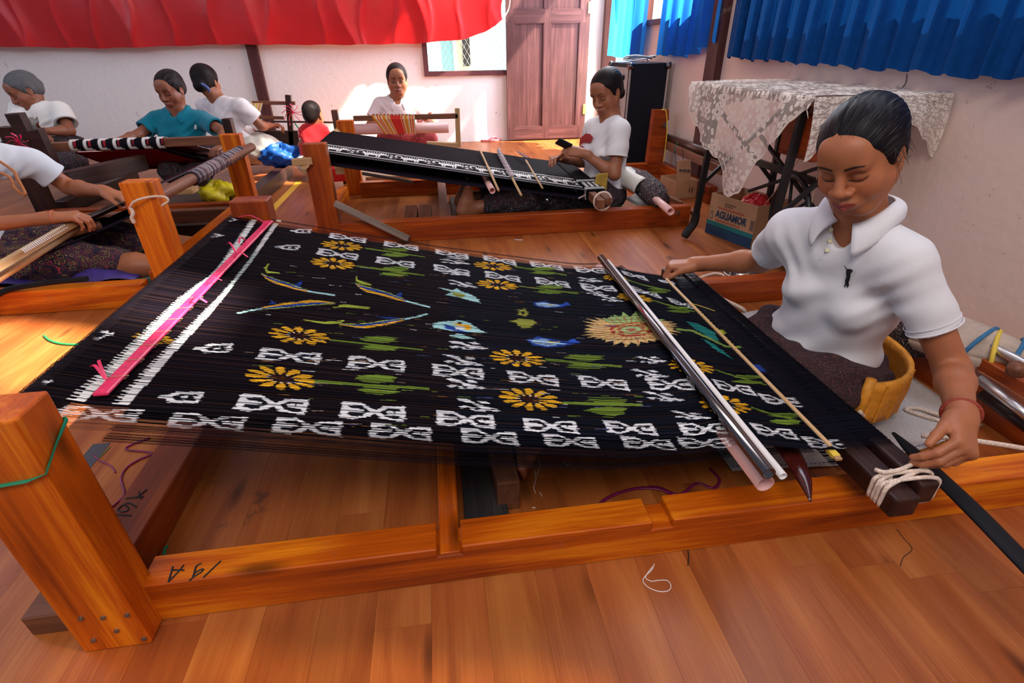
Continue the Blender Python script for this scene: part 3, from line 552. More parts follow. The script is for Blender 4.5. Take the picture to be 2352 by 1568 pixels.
# scattered short dashes where neighbouring yarns have slipped
for _ in range(230):
    x = RNG.uniform(560, 1480); y = RNG.uniform(560, 985); X0, Y0 = surf(x, y); L = RNG.uniform(.008, .035); c = [WH, (.30, .20, .16), (.30, .12, .02), GR, (.1, .12, .3)][RNG.integers(5)]
    fill([(X0, Y0-.0011), (X0+L, Y0-.0011), (X0+L, Y0+.0011), (X0, Y0+.0011)], [q*.7 for q in c], 0)
# the two serrated white stripes
def zig(pts, ww, colr, teeth):
    P = [surf(*p) for p in pts]; P.sort(key=lambda p: p[1]); ys = [p[1] for p in P]; xs = [p[0] for p in P]
    for j in range(NT):
        Y = np.interp(-.5, UX, YY[j]); y = float(Y); X = np.interp(y, ys, xs); k = np.interp(y, [p[1] for p in P], range(len(P)))
        w = np.interp(y, *ww); e = 1+teeth*((j//3) % 2)*(np.interp(y, [.9, 1.0, 1.15, 1.3, 1.5], [1, 1, .55, .15, .5])); a = X-w*e*(1 if teeth > 0 else 0)-RNG.uniform(0, .003); b = X+w+(w*e*.8 if teeth < 0 else 0)
        if y > .762: base[j, (UX > a) & (UX < b)] = colr(y)
if 1:
    zig([(580, 510), (530, 585), (482, 640), (400, 708), (345, 765), (262, 850), (200, 905)], ([.78, 1.0, 1.1, 1.2, 1.28, 1.36, 1.5, 1.8], [.008, .006, .006, .008, .005, .0035, .007, .007]), lambda y: (.78, .78, .76) if not 1.28 < y < 1.40 else (.50, .66, .66), 1.3)
    zig([(630, 520), (575, 600), (500, 695), (430, 770), (365, 838), (305, 905)], ([.78, 1.0, 1.1, 1.3, 1.45, 1.8], [.008, .006, .006, .0035, .004, .006]), lambda y: (.74, .72, .72) if y < 1.2 or y > 1.5 else (.40, .46, .46), 1.0)
# --- assemble yarn strips
loX = np.array([p[0] for p in path]); loZ = np.array([p[1] for p in path]); ba = np.array(bar)
Xall = np.concatenate([loX[6:], UX, ba[:, 0]]); Zall = np.concatenate([loZ[6:], UZ, ba[:, 1]]); n0 = len(loX)-6; na = len(Xall)
keep = np.where(~skip)[0]; nk = len(keep); Yc = NEAR(Xall[None])+(FAR(Xall[None])-NEAR(Xall[None]))*T[keep][:, None]
pitch = (1.0/NT); hw = (wdt[keep]*pitch/2)[:, None]*np.where(Xall > .56, 1/np.maximum(wdt[keep], .6)[:, None]*1.02, 1)
zj = RNG.uniform(-.0012, .0012, nk)[:, None]
Vv = np.zeros((nk, na, 2, 3)); Vv[..., 0] = Xall[None, :, None]; Vv[:, :, 0, 1] = Yc-hw; Vv[:, :, 1, 1] = Yc+hw; Vv[..., 2] = (Zall[None]+zj)[:, :, None]
C = np.zeros((nk, na, 2, 3)); C[:] = (.008, .006, .010); C[:, n0:n0+ni] = base[keep][:, :, None, :]; C[:, n0+ni:] = (.0035, .004, .009)
# woven strip near the weaver is dense navy
idx = np.arange(nk*na*2).reshape(nk, na, 2); F = np.stack([idx[:, :-1, 0], idx[:, 1:, 0], idx[:, 1:, 1], idx[:, :-1, 1]], -1).reshape(-1, 4)
wp = thing('ikat_warp', 'wide black ikat warp with white birds, yellow flowers and fish stretched on the loom', 'cloth', (.05, 1.2, .3))
def fastmesh(name, Vt, F, C, mat, parent, **k):
    base_ = V(*parent['_w']); me = bpy.data.meshes.new(name); me.vertices.add(len(Vt)); me.vertices.foreach_set('co', (Vt-base_).astype(np.float32).ravel())
    nq = F.shape[1]; me.loops.add(F.size); me.loops.foreach_set('vertex_index', F.astype(np.int32).ravel()); me.polygons.add(len(F)); me.polygons.foreach_set('loop_start', (np.arange(len(F))*nq).astype(np.int32))
    me.update(calc_edges=True); a = me.attributes.new('Col', 'FLOAT_COLOR', 'POINT'); a.data.foreach_set('color', np.hstack([C, np.ones((len(C), 1))]).astype(np.float32).ravel())
    me.materials.append(mat); o = bpy.data.objects.new(name, me); COL.objects.link(o); o.parent = parent; o['_w'] = tuple(base_)
    for a, b in k.items(): o[a] = b
    return o
fastmesh('warp_yarns', Vv.reshape(-1, 3), F, C.reshape(-1, 3), M['yarn'], wp, kind='stuff')
us_ = np.interp(np.linspace(0, 1, 40), [0, 1], [-.70, .765]); mb = MB(); mb.col = (.004, .0035, .007)
mb.grid(lambda u, v: (-.695+1.46*u, NEAR(-.695+1.46*u)+(FAR(-.695+1.46*u)-NEAR(-.695+1.46*u))*(.058+.895*v), wz_(-.695+1.46*u)-.004), 60, 8); mb.build('dark_undersheet', M['yarn'], wp, label='plain dark sheet under the yarns')  # dark sheet added beneath the yarns for a deeper black
mb = MB(); mb.col = (.003, .0035, .009); mb.grid(lambda u, v: (.56+.205*u, NEAR(.56+.2*u)+(FAR(.56+.2*u)-NEAR(.56+.2*u))*v, wz_(.56+.205*u)-.0022), 20, 8); mb.build('woven_cloth', M['yarn'], wp)
# lower layer of the warp
NL = 260; TL = (np.arange(NL)+.5)/NL; TL = TL**1.15; LX = np.interp(np.linspace(0, 1, 24), np.linspace(0, 1, 6), [p[0] for p in path[:6]]); LZ = np.interp(-LX, -np.array([p[0] for p in path[:6]]), [p[1] for p in path[:6]])
LY = NEAR(LX)[None]+.060+(FAR(LX)-NEAR(LX))[None]*TL[:, None]; VL = np.zeros((NL, 24, 2, 3)); hl = np.where(TL < .05, .0007, .0022)[:, None]; VL[..., 0] = LX[None, :, None]; VL[:, :, 0, 1] = LY-hl; VL[:, :, 1, 1] = LY+hl; VL[..., 2] = (LZ[None]+RNG.uniform(-.004, .004, (NL, 1)))[:, :, None]
idx = np.arange(NL*48).reshape(NL, 24, 2); F2 = np.stack([idx[:, :-1, 0], idx[:, 1:, 0], idx[:, 1:, 1], idx[:, :-1, 1]], -1).reshape(-1, 4); CL = np.tile(V(.010, .008, .013), (NL*48, 1))
fastmesh('lower_warp_yarns', VL.reshape(-1, 3), F2, CL, M['yarn'], wp, kind='stuff')
# warp beam inside the loop
MB().tube([(WB[0], .60, WB[1]), (WB[0], 1.91, WB[1])], (.031), 20).build('warp_beam', M['darkwood'], lm, smooth=False)
# pink wrapped lath lying in the warp
def onw(px, py, dz=.004): X, Y = surf(px, py); return V(X, Y, wz_(X)+dz)
la = onw(233, 915, .007); lb = onw(620, 513, .007)
lath = thing('pink_wrapped_lath', 'flat lath wrapped in bright pink ribbon across the left end of the warp', 'lath', la)
MB().beam(la, lb, .024, .007).build('lath', M['pinkrib'], lath, bevel=.002)
for px, py, dx, dy in ((250, 885, -30, -22), (250, 885, -12, -36), (545, 590, -18, -16), (565, 560, -12, 14), (540, 600, 34, 6), (612, 520, -60, -8), (475, 665, 40, -4), (440, 705, 42, 8), (600, 532, 30, -6)):
    p = onw(px, py, .012); q = onw(px+dx, py+dy, .02); MB().tube(smoothpath([p, (p+q)/2+V(0, 0, .014), q], 4), .0028, 5, flat=.35).build('ribbon_end', M['pinkrib'], lath)
for k in range(7):
    t = .05+k*.055; p = la+(lb-la)*t; w = nrm(np.cross(lb-la, (0, 0, 1)))*.0128; MB().tube([p-w-V(0, 0, .003), p-w+V(0, 0, .0044), p+w+V(.01, 0, .0044), p+w-V(0, 0, .003)], .0006, 4).build('thread_wrap', M['bamboo'], lath)
def rodthing(name, label, a, b, mk, cat='rod'):
    t = thing(name, label, cat, (V(*a)+V(*b))/2); return t
# rods across the warp
zt = wz_(.54)
a = az(1380, 592, .272); b = az(1766, 1088, .272); MB().pipe(a, b, .0125, .0018).build('metal_tube', M['chrome'], smooth=True, label='shiny dark metal tube lying across the woven end of the warp', category='tube')
a = az(1396, 600, .262); b = az(1799, 1094, .262); MB().pipe(a, b, .0075, .0012, 16).build('thin_rod', M['whitepvc'], smooth=True, label='thin white plastic rod beside the shiny metal tube', category='rod')
a = az(1377, 614, .225); b = az(1758, 1112, .225); MB().pipe(a, b, .0172, .0026).build('plastic_pipe', M['pinkpvc'], smooth=True, label='thick pink plastic pipe inside the big warp under the metal tube', category='pipe')
def blade(name, mat, pts, wds, th, label, cat, parent=None, up=(0, 0, 1)):
    P = smoothpath(pts, 6); n = len(P); W = np.interp(np.linspace(0, 1, n), np.linspace(0, 1, len(wds)), wds); vs = []; f = []
    for k in range(n):
        t = nrm(P[min(k+1, n-1)]-P[max(k-1, 0)]); s = nrm(np.cross(t, up)); u = np.cross(s, t)
        for a_ in range(12):
            th_ = 2*math.pi*a_/12; vs.append(P[k]+s*W[k]/2*math.cos(th_)+u*th/2*math.sin(th_)*min(1, W[k]/max(wds)*1.6))
    for k in range(n-1):
        for i in range(12): f.append((k*12+i, k*12+(i+1) % 12, (k+1)*12+(i+1) % 12, (k+1)*12+i))
    f += [tuple(range(11, -1, -1)), tuple((n-1)*12+i for i in range(12))]
    return MB().add(vs, f).build(name, mat, parent, smooth=True, label=label, category=cat)
blade('weaving_sword', M['darkred'], [az(1425, 612, .205), az(1500, 680, .2), az(1700, 905, .195), az(1800, 1020, .185), az(1842, 1090, .175), az(1862, 1152, .165)], [.018, .040, .048, .050, .045, .03, .004], .016, 'polished dark red wooden weaving sword poking out of the warp', 'sword')
# bamboo temple stick with yellow wrapping
a = az(1530, 640, .262); b = az(1908, 1024, .238)
st = thing('bamboo_stick', 'pale bamboo stick with yellow thread wrapping held by the weaver', 'stick', (a+b)/2)
MB().beam(a, b, .0085, .005).build('stick', M['bamboo'], st, bevel=.001)
for k in range(17):
    p = az(1620+k*8.4*1.0, 735+k*8.6, .258)*.0+(a+(b-a)*(.235+k*.0205)); w = nrm(np.cross(b-a, (0, 0, 1)))*.0046; MB().tube([p-w-V(0, 0, .002), p-w+V(0, 0, .003), p+w+V(.004, -.002, .003), p+w-V(0, 0, .002)], .0008, 4).build('thread_wrap', M['yellow'], st)
p = a+(b-a)*.235; q = az(1642, 714, .262); MB().tube(smoothpath([p+V(0, 0, .004), (p+q)/2+V(0, 0, .003), q], 4), .0009, 4).build('thread_end', M['yellow'], st)
a2 = az(1760, 880, .205); b2 = az(1928, 1056, .205); lt = thing('temple_lath', 'short brown lath with yellow wrapping poking out under the bamboo stick', 'lath', (a2+b2)/2)
MB().beam(a2, b2, .014, .006).build('lath', M['bamboo'], lt, bevel=.001)
p = az(1905, 1032, .205); MB().beam(p, p+nrm(b2-a2)*.022, .0155, .0075).build('yellow_wrap', M['yellow'], lt)
# breast beam: two clamped dark slabs
bt = thing('breast_beam', 'dark clamped wooden breast beam at the weaver end of the black warp', 'beam', (.83, 1.1, .15))
e1 = az(2080, 1140, .19); e2 = az(2140, 1130, .19)
MB().beam((.826, 1.72, .170), (.806, e1[1]-.01, .170), .052, .046).build('slab', M['darkwood'], bt, bevel=.005)
MB().beam((.868, 1.70, .180), (.862, e2[1]+.005, .180), .040, .050).build('slab', M['darkwood'], bt, bevel=.005)
# ============================================================ PEOPLE: signed-distance bodies meshed with surface nets
class Sdf:
    """list of primitives in world space, smooth-unioned in order"""
    def __init__(s): s.p = []
    def cone(s, a, b, ra, rb, k=.02, sub=False, ex=None): s.p.append(('c', V(*a), V(*b), ra, rb, k, sub)); return s
    def ell(s, c, r, R=np.eye(3), k=.02, sub=False): s.p.append(('e', V(*c), V(*r), np.asarray(R), None, k, sub)); return s
    def half(s, c, n, k=.003): s.p.append(('h', V(*c), nrm(n), None, None, k, True)); return s   # removes everything beyond the plane
    def cut(s, c, n, r, k=.002): s.p.append(('d', V(*c), nrm(n), r, r, k, True)); return s
    def bounds(s):
        lo = np.full(3, 9e9); hi = -lo
        for q in s.p:
            if q[6]: continue
            if q[0] == 'c':
                r = max(q[3], q[4]); lo = np.minimum(lo, np.minimum(q[1], q[2])-r); hi = np.maximum(hi, np.maximum(q[1], q[2])+r)
            else:
                e = np.abs(q[3])@q[2]; lo = np.minimum(lo, q[1]-e); hi = np.maximum(hi, q[1]+e)
        return lo-.015, hi+.015
    def mesh(s, h, disp=None):
        lo, hi = s.bounds(); n = np.ceil((hi-lo)/h).astype(int)+1
        ax_ = [lo[i]+h*np.arange(n[i]) for i in range(3)]; F = np.full(n, .06, np.float32)
        for q in s.p:
            k = q[5]
            if q[0] == 'c': r = max(q[3], q[4]); a = np.minimum(q[1], q[2])-r; b = np.maximum(q[1], q[2])+r
            elif q[0] == 'e': e = np.abs(q[3])@q[2]; a = q[1]-e; b = q[1]+e
            elif q[0] == 'd': a = q[1]-q[3]; b = q[1]+q[3]
            else: a, b = lo, hi
            m = .05 if not q[6] else k+2*h
            i0 = np.clip(np.floor((a-m-lo)/h).astype(int), 0, n-1); i1 = np.clip(np.ceil((b+m-lo)/h).astype(int)+1, 1, n)
            sl = tuple(slice(i0[i], i1[i]) for i in range(3))
            x = (ax_[0][sl[0]])[:, None, None]; y = (ax_[1][sl[1]])[None, :, None]; z = (ax_[2][sl[2]])[None, None, :]
            if q[0] == 'c':
                ab = q[2]-q[1]; L2 = ab@ab+1e-12; dx = x-q[1][0]; dy = y-q[1][1]; dz = z-q[1][2]
                t = np.clip((dx*ab[0]+dy*ab[1]+dz*ab[2])/L2, 0, 1)
                d = np.sqrt((dx-t*ab[0])**2+(dy-t*ab[1])**2+(dz-t*ab[2])**2)-(q[3]+(q[4]-q[3])*t)
            elif q[0] == 'e':
                R = q[3]; dx = x-q[1][0]; dy = y-q[1][1]; dz = z-q[1][2]; u = [(dx*R[0, i]+dy*R[1, i]+dz*R[2, i])/q[2][i] for i in range(3)]
                k0 = np.sqrt(u[0]**2+u[1]**2+u[2]**2)+1e-9; k1 = np.sqrt((u[0]/q[2][0])**2+(u[1]/q[2][1])**2+(u[2]/q[2][2])**2)+1e-9; d = k0*(k0-1)/k1
            elif q[0] == 'd':
                dx = x-q[1][0]; dy = y-q[1][1]; dz = z-q[1][2]; d = np.maximum(-(dx*q[2][0]+dy*q[2][1]+dz*q[2][2]), np.sqrt(dx*dx+dy*dy+dz*dz)-q[3])
            else: d = -((x-q[1][0])*q[2][0]+(y-q[1][1])*q[2][1]+(z-q[1][2])*q[2][2])
            f = F[sl]
            if q[6]:
                hh = np.clip(.5-.5*(f+d)/k, 0, 1); F[sl] = f+(-d-f)*hh+k*hh*(1-hh)
            else:
                hh = np.clip(.5+.5*(f-d)/k, 0, 1); F[sl] = f*(1-hh)+d*hh-k*hh*(1-hh)
        if disp is not None: X, Y, Z = np.meshgrid(*ax_, indexing='ij'); F = F+disp(X, Y, Z).astype(np.float32)
        return nets(F, lo, h)
def nets(F, lo, h):
    inside = F < 0; nx, ny, nz = F.shape
    cs = np.zeros((nx-1, ny-1, nz-1), np.int8)
    for a in (0, 1):
        for b in (0, 1):
            for c in (0, 1): cs += inside[a:nx-1+a, b:ny-1+b, c:nz-1+c]
    act = (cs > 0) & (cs < 8); I, J, K = np.where(act); idm = -np.ones(act.shape, np.int64); idm[act] = np.arange(len(I))
    acc = np.zeros((len(I), 3)); cnt = np.zeros(len(I))
    cor = [(a, b, c) for a in (0, 1) for b in (0, 1) for c in (0, 1)]
    for p in range(8):
        for q in range(p+1, 8):
            A, B = cor[p], cor[q]
            if sum(abs(A[i]-B[i]) for i in range(3)) != 1: continue
            fa = F[I+A[0], J+A[1], K+A[2]]; fb = F[I+B[0], J+B[1], K+B[2]]; cr = (fa < 0) != (fb < 0)
            t = np.where(cr, fa/(fa-fb+1e-20*(fa == fb)), 0)
            for i in range(3): acc[:, i] += np.where(cr, A[i]+(B[i]-A[i])*t, 0)
            cnt += cr
    Vt = (np.stack([I, J, K], 1)+acc/cnt[:, None])*h+lo; Q = []
    for ax_ in range(3):
        sl0 = [slice(1, -1)]*3; sl0[ax_] = slice(0, -1); sl1 = list(sl0); sl1[ax_] = slice(1, None)
        a = inside[tuple(sl0)]; b = inside[tuple(sl1)]; x = np.argwhere(a != b); x_ = x.copy()
        for i in range(3):
            if i != ax_: x_[:, i] += 1
        sg = a[tuple(x.T)]; o1, o2 = [(1, 2), (2, 0), (0, 1)][ax_]
        def cell(d1, d2): y = x_.copy(); y[:, o1] -= d1; y[:, o2] -= d2; return idm[tuple(y.T)]
        q = np.stack([cell(1, 1), cell(0, 1), cell(0, 0), cell(1, 0)], 1); q[~sg] = q[~sg][:, ::-1]; Q.append(q)
    Q = np.vstack(Q); return Vt, Q[(Q >= 0).all(1)]
def relax(Vt, Q, n=2, lam=.5):
    N = len(Vt)
    for _ in range(n):
        acc = np.zeros_like(Vt); c = np.zeros(N)
        for a, b in ((0, 1), (1, 2), (2, 3), (3, 0)):
            for p, q in ((a, b), (b, a)): 
                for i in range(3): acc[:, i] += np.bincount(Q[:, p], Vt[Q[:, q], i], N)
                c += np.bincount(Q[:, p], minlength=N)
        Vt = Vt+lam*(acc/np.maximum(c, 1)[:, None]-Vt)
    return Vt
def smesh(name, pieces, mat, parent, col=(1, 1, 1), **k):
    """pieces: list of (verts, quads[, colours]) joined into one mesh"""
    n = 0; vs = []; fs = []; cs = []
    for p in pieces:
        vs.append(p[0]); fs.append(p[1]+n); n += len(p[0]); cs.append(p[2] if len(p) > 2 else np.tile(V(*col), (len(p[0]), 1)))
    o = fastmesh(name, np.vstack(vs), np.vstack(fs), np.vstack(cs), mat, parent, **k); o.data.polygons.foreach_set('use_smooth', [True]*len(o.data.polygons)); return o
def frame(fwd, up):
    """columns: side (her left), forward, up"""
    f = nrm(fwd); u = V(*up)-f*(V(*up)@f); u = nrm(u); s = np.cross(u, f); return np.stack([-s, f, u], 1)   # x = right hand side of the person
SKIN = (.40, .135, .058)
def head_sdf(S_, C, R, s=1.0, neck=None, nr=.048, wide=1.0):
    T = lambda p: V(*C)+R@(V(*p)*s)
    E = lambda p, r, k=.015, sub=False: S_.ell(T(p), V(*r)*s, R, k*s, sub)
    Cn = lambda a, b, ra, rb, k=.012, sub=False: S_.cone(T(a), T(b), ra*s, rb*s, k*s, sub)
    E((0, -.022, .036), (.0745*wide, .092, .080), .001); E((0, .010, .030), (.070*wide, .078, .072), .02)
    E((0, .034, -.030), (.060*wide, .058, .078), .03); E((0, .045, -.078), (.040*wide, .040, .032), .03); Cn((-.020, .068, -.100), (.020, .068, -.100), .017, .017, .02)
    for q in (-1, 1): E((q*.040*wide, .060, -.036), (.026, .026, .030), .03); Cn((q*.056*wide, .012, -.050), (q*.030, .052, -.096), .020, .016, .03)
    Cn((-.040, .083, .022), (.040, .083, .022), .010, .010, .022); E((0, .068, .052), (.050, .030, .034), .03)
    for q in (-1, 1): E((q*.031, .100, .000), (.019, .014, .012), .014, True)
    for q in (-1, 1): E((q*.031, .0765, -.002), (.0165, .0155, .0145), .005)
    Cn((0, .090, .014), (0, .111, -.026), .0080, .0125, .012); E((0, .1125, -.0315), (.0155, .0115, .0105), .008)
    for q in (-1, 1): E((q*.0172, .102, -.0345), (.0095, .0115, .0088), .006); E((q*.0085, .108, -.0430), (.0048, .0055, .0036), .003, True)
    Cn((0, .098, -.045), (0, .100, -.054), .006, .006, .008)
    E((0, .088, -.066), (.030, .018, .018), .016)
    Cn((-.0245, .0955, -.0648), (0, .1065, -.0610), .0042, .0074, .005); Cn((0, .1065, -.0610), (.0245, .0955, -.0648), .0074, .0042, .005)
    Cn((-.019, .0965, -.0725), (0, .1035, -.0748), .0050, .0080, .005); Cn((0, .1035, -.0748), (.019, .0965, -.0725), .0080, .0050, .005)
    S_.cone(T((-.027, .1035, -.0675)), T((0, .1150, -.0672)), .0016*s, .0016*s, .0035*s, True); S_.cone(T((0, .1150, -.0672)), T((.027, .1035, -.0675)), .0016*s, .0016*s, .0035*s, True)
    for q in (-1, 1):
        E((q*.0745*wide, -.004, -.006), (.0085, .018, .031), .008); E((q*.082*wide, .002, -.002), (.006, .010, .018), .005, True); E((q*.074*wide, .004, -.034), (.007, .009, .010), .006)
    if neck is not None: S_.cone(T((0, -.030, -.050)), V(*neck), nr*s, nr*s*1.12, .03)
    return T
def head_col(Vt, C, R, s=1.0, skin=SKIN, lips=(.30, .055, .050), closed=True, brow=(.018, .010, .008), wide=1.0):
    L = (Vt-V(*C))@R/s; c = np.tile(V(*skin), (len(Vt), 1)); x, y, z = L.T; ax_ = np.abs(x)
    c *= (1+.10*np.exp(-((ax_-.042)**2+(z+.03)**2)/.0006)[:, None]*V(1.1, .2, .1))
    def mix(w, col_):
        nonlocal c
        w = np.clip(w, 0, 1)[:, None]; c = c*(1-w)+V(*col_)*w
    q = ((z+.0672)/(.0105*np.clip(1-(ax_/.0295)**2, 0, 1)+.0008))**2+(ax_/.0285)**6; mix((1.15-q)/.3*(y > .085)*(z > -.085), lips)
    bz_ = .0230+.006*np.sin(np.clip((ax_-.012)/.040, 0, 1)*2.4); th = .0036*(1-.5*np.clip((ax_-.03)/.024, 0, 1))
    mix((th+.0008-np.abs(z-bz_))/.0018*(y > .05)*np.clip((ax_-.011)/.004, 0, 1)*np.clip((.054-ax_)/.006, 0, 1)*.88, brow)
    lz = -.0085-.0035*(1-((ax_-.031)/.018)**2)+.004*np.clip((ax_-.04)/.01, 0, 1)
    mix((.0026-np.abs(z-lz))/.0016*(y > .06)*np.clip((.020-np.abs(ax_-.032))/.003, 0, 1)*.92, (.014, .007, .006))
    m = (y > .06) & (np.abs(z-(.0075+.002*(1-((ax_-.031)/.018)**2))) < .0008) & (np.abs(ax_-.031) < .015); c[m] *= .55
    m = (y > .06) & (z > -.011) & (z < .007) & (np.abs(ax_-.031) < .017); c[m] *= .82
    if not closed:
        w = (y > .06) & (np.abs(ax_-.031) < .014) & (((z+.003)/.0048)**2+((ax_-.031)/.0145)**2 < 1); c[w] = (.22, .17, .15)
        w = (y > .06) & (((z+.003)/.0055)**2+((ax_-.031)/.0055)**2 < 1); c[w] = (.012, .008, .006)
    m = (ax_ > .007) & (ax_ < .0155) & (z < -.038) & (z > -.044) & (y > .10) & (y < .112); c[m] *= .35
    return c
def hair_sdf(S_, C, R, s=1.0, bun=None, bunr=.035, full=.010, wide=1.0, low=0.0, fringe=.052):
    T = lambda p: V(*C)+R@(V(*p)*s); E = lambda p, r, k=.015, sub=False: S_.ell(T(p), V(*r)*s, R, k*s, sub)
    g = full
    E((0, -.022, .038), ((.0745+g)*wide, .092+g, .080+g), .001); E((0, .008, .036), ((.0715+g)*wide, .080+g*.6, .072+g), .02); E((0, -.055, -.010), (.062*wide+g*.6, .058+g*.4, .062), .02)
    for q in (-1, 1): E((q*.066*wide, -.012, .002), (.016, .030, .040), .02)
    E((0, .098, -.016), (.068*wide, .058, .088-.0), .010, True)      # face opening
    for q in (-1, 1): E((q*.058, .085, .000), (.030, .048, .052), .012, True); E((q*.088*wide, -.002, -.020), (.024, .020, .034), .006, True)
    E((0, .02, -.13), (.09, .10, .075), .01, True)
    if bun is not None: E(bun, (bunr, bunr*.85, bunr), .012); S_.cone(T(bun), T((0, -.085, .0)), bunr*.6*s, .03*s, .02)
    return T
def hairmesh(S_, h, C, R, s, col, grey=.0, part=True, hi=(.25, .22, .22)):
    Vt, Q = S_.mesh(h); Vt = relax(Vt, Q, 1); L = (Vt-V(*C))@R/s; x, y, z = L.T
    px = .012 if part else 0
    th = np.arctan2(x-px, z+.02)                  # strands run back from the part
    w = np.sin(th*48+4*np.sin(y*22)+2*np.sin(y*51)); r = np.linalg.norm(L+V(0, .02, -.03), axis=1); N = (L+V(0, .02, -.03))/r[:, None]; am = .0004*w*np.clip((z+.04)/.05, .3, 1)*np.clip((.07-y)/.05, 0, 1)
    if part: am = am-.0035*np.exp(-((x-px)/.0035)**2)*(y > -.03)*(z > .04)
    Vt = Vt+((N*am[:, None])@R.T)*s; c = np.tile(V(*col), (len(Vt), 1)); g = np.stack([th*.09+.06*y*np.sin(th*3), y, np.full(len(y), grey)], 1)
    return Vt, Q, c, g
def hairobj(hm, parent, mat=None):
    o = smesh('hair', [hm[:3]], mat or M['hair'], parent); a = o.data.attributes.new('gr', 'FLOAT_VECTOR', 'POINT'); a.data.foreach_set('vector', hm[3].astype(np.float32).ravel()); return o
def hairmat():
    m, nt, b = newmat('hair'); L = nt.links; ac = nd(nt, 'ShaderNodeAttribute', attribute_name='Col'); at = nd(nt, 'ShaderNodeAttribute', attribute_name='gr')
    mp = nd(nt, 'ShaderNodeMapping'); mp.inputs['Scale'].default_value = (900, 14, 0); L.new(at.outputs['Vector'], mp.inputs['Vector']); n = nd(nt, 'ShaderNodeTexNoise', i_Scale=1.0, i_Detail=4.0); L.new(mp.outputs[0], n.inputs['Vector'])
    sp = nd(nt, 'ShaderNodeSeparateXYZ'); L.new(at.outputs['Vector'], sp.inputs[0]); r = nd(nt, 'ShaderNodeMapRange', i_1=.56, i_2=.72, i_3=0.0, i_4=1.0); L.new(n.outputs['Fac'], r.inputs[0])
    mu = nd(nt, 'ShaderNodeMath', operation='MULTIPLY'); L.new(r.outputs[0], mu.inputs[0]); L.new(sp.outputs[2], mu.inputs[1]); mx = nd(nt, 'ShaderNodeMix', data_type='RGBA'); L.new(mu.outputs[0], mx.inputs[0]); L.new(ac.outputs['Color'], mx.inputs[6]); mx.inputs[7].default_value = (.30, .29, .30, 1)
    L.new(mx.outputs[2], b.inputs['Base Color']); b.inputs['Roughness'].default_value = .42; b.inputs['Specular IOR Level'].default_value = .10
    bp = nd(nt, 'ShaderNodeBump', i_Strength=.35, i_Distance=.003); L.new(n.outputs['Fac'], bp.inputs['Height']); L.new(bp.outputs['Normal'], b.inputs['Normal']); return m
M['hair'] = hairmat()
def hand_sdf(S_, wrist, fdir, back, side, curls=(35, 35, 30, 15), s=1.0, thumb=(.5, .6), spread=.06, k=.004, cf=None):
    """fdir: towards the fingers, back: out of the back of the hand, side=+1 right hand / -1 left (thumb side is side * (fdir x back))"""
    W = V(*wrist); f = nrm(fdir); b = V(*back)-f*(V(*back)@f); b = nrm(b); t = -np.cross(f, b)*side    # t points to the thumb
    P = lambda x, y, z: W+(t*x+f*y+b*z)*s
    S_.cone(P(0, -.03, 0), P(0, .012, 0), .0235*s, .022*s, .02)
    fx = [.027, .0095, -.008, -.025]; ky = [.088, .092, .087, .078]; ln = [(.042, .025, .019), (.047, .029, .020), (.043, .027, .019), (.033, .021, .017)]; rr = [.0092, .0096, .0092, .0080]
    for i in range(4):
        S_.cone(P(fx[i]*.65, .008, -.001), P(fx[i], ky[i]*.98, 0), .0135*s, .0112*s, .012)
        if i < 3: S_.cone(P(fx[i]*.6, .03, -.004), P((fx[i]+fx[i+1])/2, ky[i]*.9, -.003), .0115*s, .0095*s, .012)
    S_.ell(P(.021, .030, -.010), V(.016, .028, .014)*s, np.stack([t, f, b], 1), .015)
    for i in range(4):
        p = P(fx[i], ky[i], 0); c = curls[i] if not isinstance(curls[i], (tuple, list)) else None; A = 0.
        d0 = f+t*spread*(1.5-i); d0 = nrm(d0)
        for j in range(3):
            A += math.radians((curls[i] if c is not None else curls[i][j])*(1.0, 1.15, .75)[j] if c is not None else curls[i][j])
            d = d0*math.cos(A)-b*math.sin(A); q = p+d*ln[i][j]*s; S_.cone(p, q, rr[i]*(1, .93, .86)[j]*s, rr[i]*(.95, .88, .74)[j]*s, k*s); p = q
    a, c = thumb; p = P(.022, .018, -.008); d = nrm(t*a+f*1.0-b*.25*c); q = p+d*.040*s; S_.cone(p, q, .0145*s, .0118*s, .010); d = nrm(t*a*.55+f-b*.55*c); r = q+d*.031*s; S_.cone(q, r, .0112*s, .0100*s, k*s)
    d = nrm(t*a*.1+f-b*.8*c); S_.cone(r, r+d*.024*s, .0100*s, .0078*s, k*s)
    return P
def arm_sdf(S_, sh, el, wr, ra=(.044, .036, .033, .022), k=.02):
    sh, el, wr = V(*sh), V(*el), V(*wr); S_.cone(sh, el, ra[0], ra[1], k); m = el+(wr-el)*.28; S_.cone(el, m, ra[2], ra[2]*1.06, k); S_.cone(m, wr, ra[2]*1.04, ra[3], k)
def foot_sdf(S_, ankle, toe, up, side, s=1.0):
    A = V(*ankle); f = nrm(V(*toe)-A); u = nrm(V(*up)-f*(V(*up)@f)); t = np.cross(f, u)*side; P = lambda x, y, z: A+(t*x+f*y+u*z)*s
    S_.cone(P(0, -.045, -.055), P(0, -.01, -.02), .030*s, .034*s, .03); S_.cone(P(0, 0, 0), P(.012, .12, -.058), .036*s, .024*s, .03); S_.cone(P(0, -.04, -.06), P(-.014, .11, -.066), .026*s, .020*s, .03); S_.cone(P(0, 0, -.01), P(0, .05, -.03), .035*s, .034*s, .02)
    for i, (x, y, r) in enumerate(((.030, .175, .0125), (.012, .172, .0090), (-.004, .165, .0085), (-.019, .155, .0080), (-.032, .142, .0078))): S_.cone(P(x*.8, .115, -.062), P(x, y, -.068), r*1.15*s, r*s, .006)
    return P
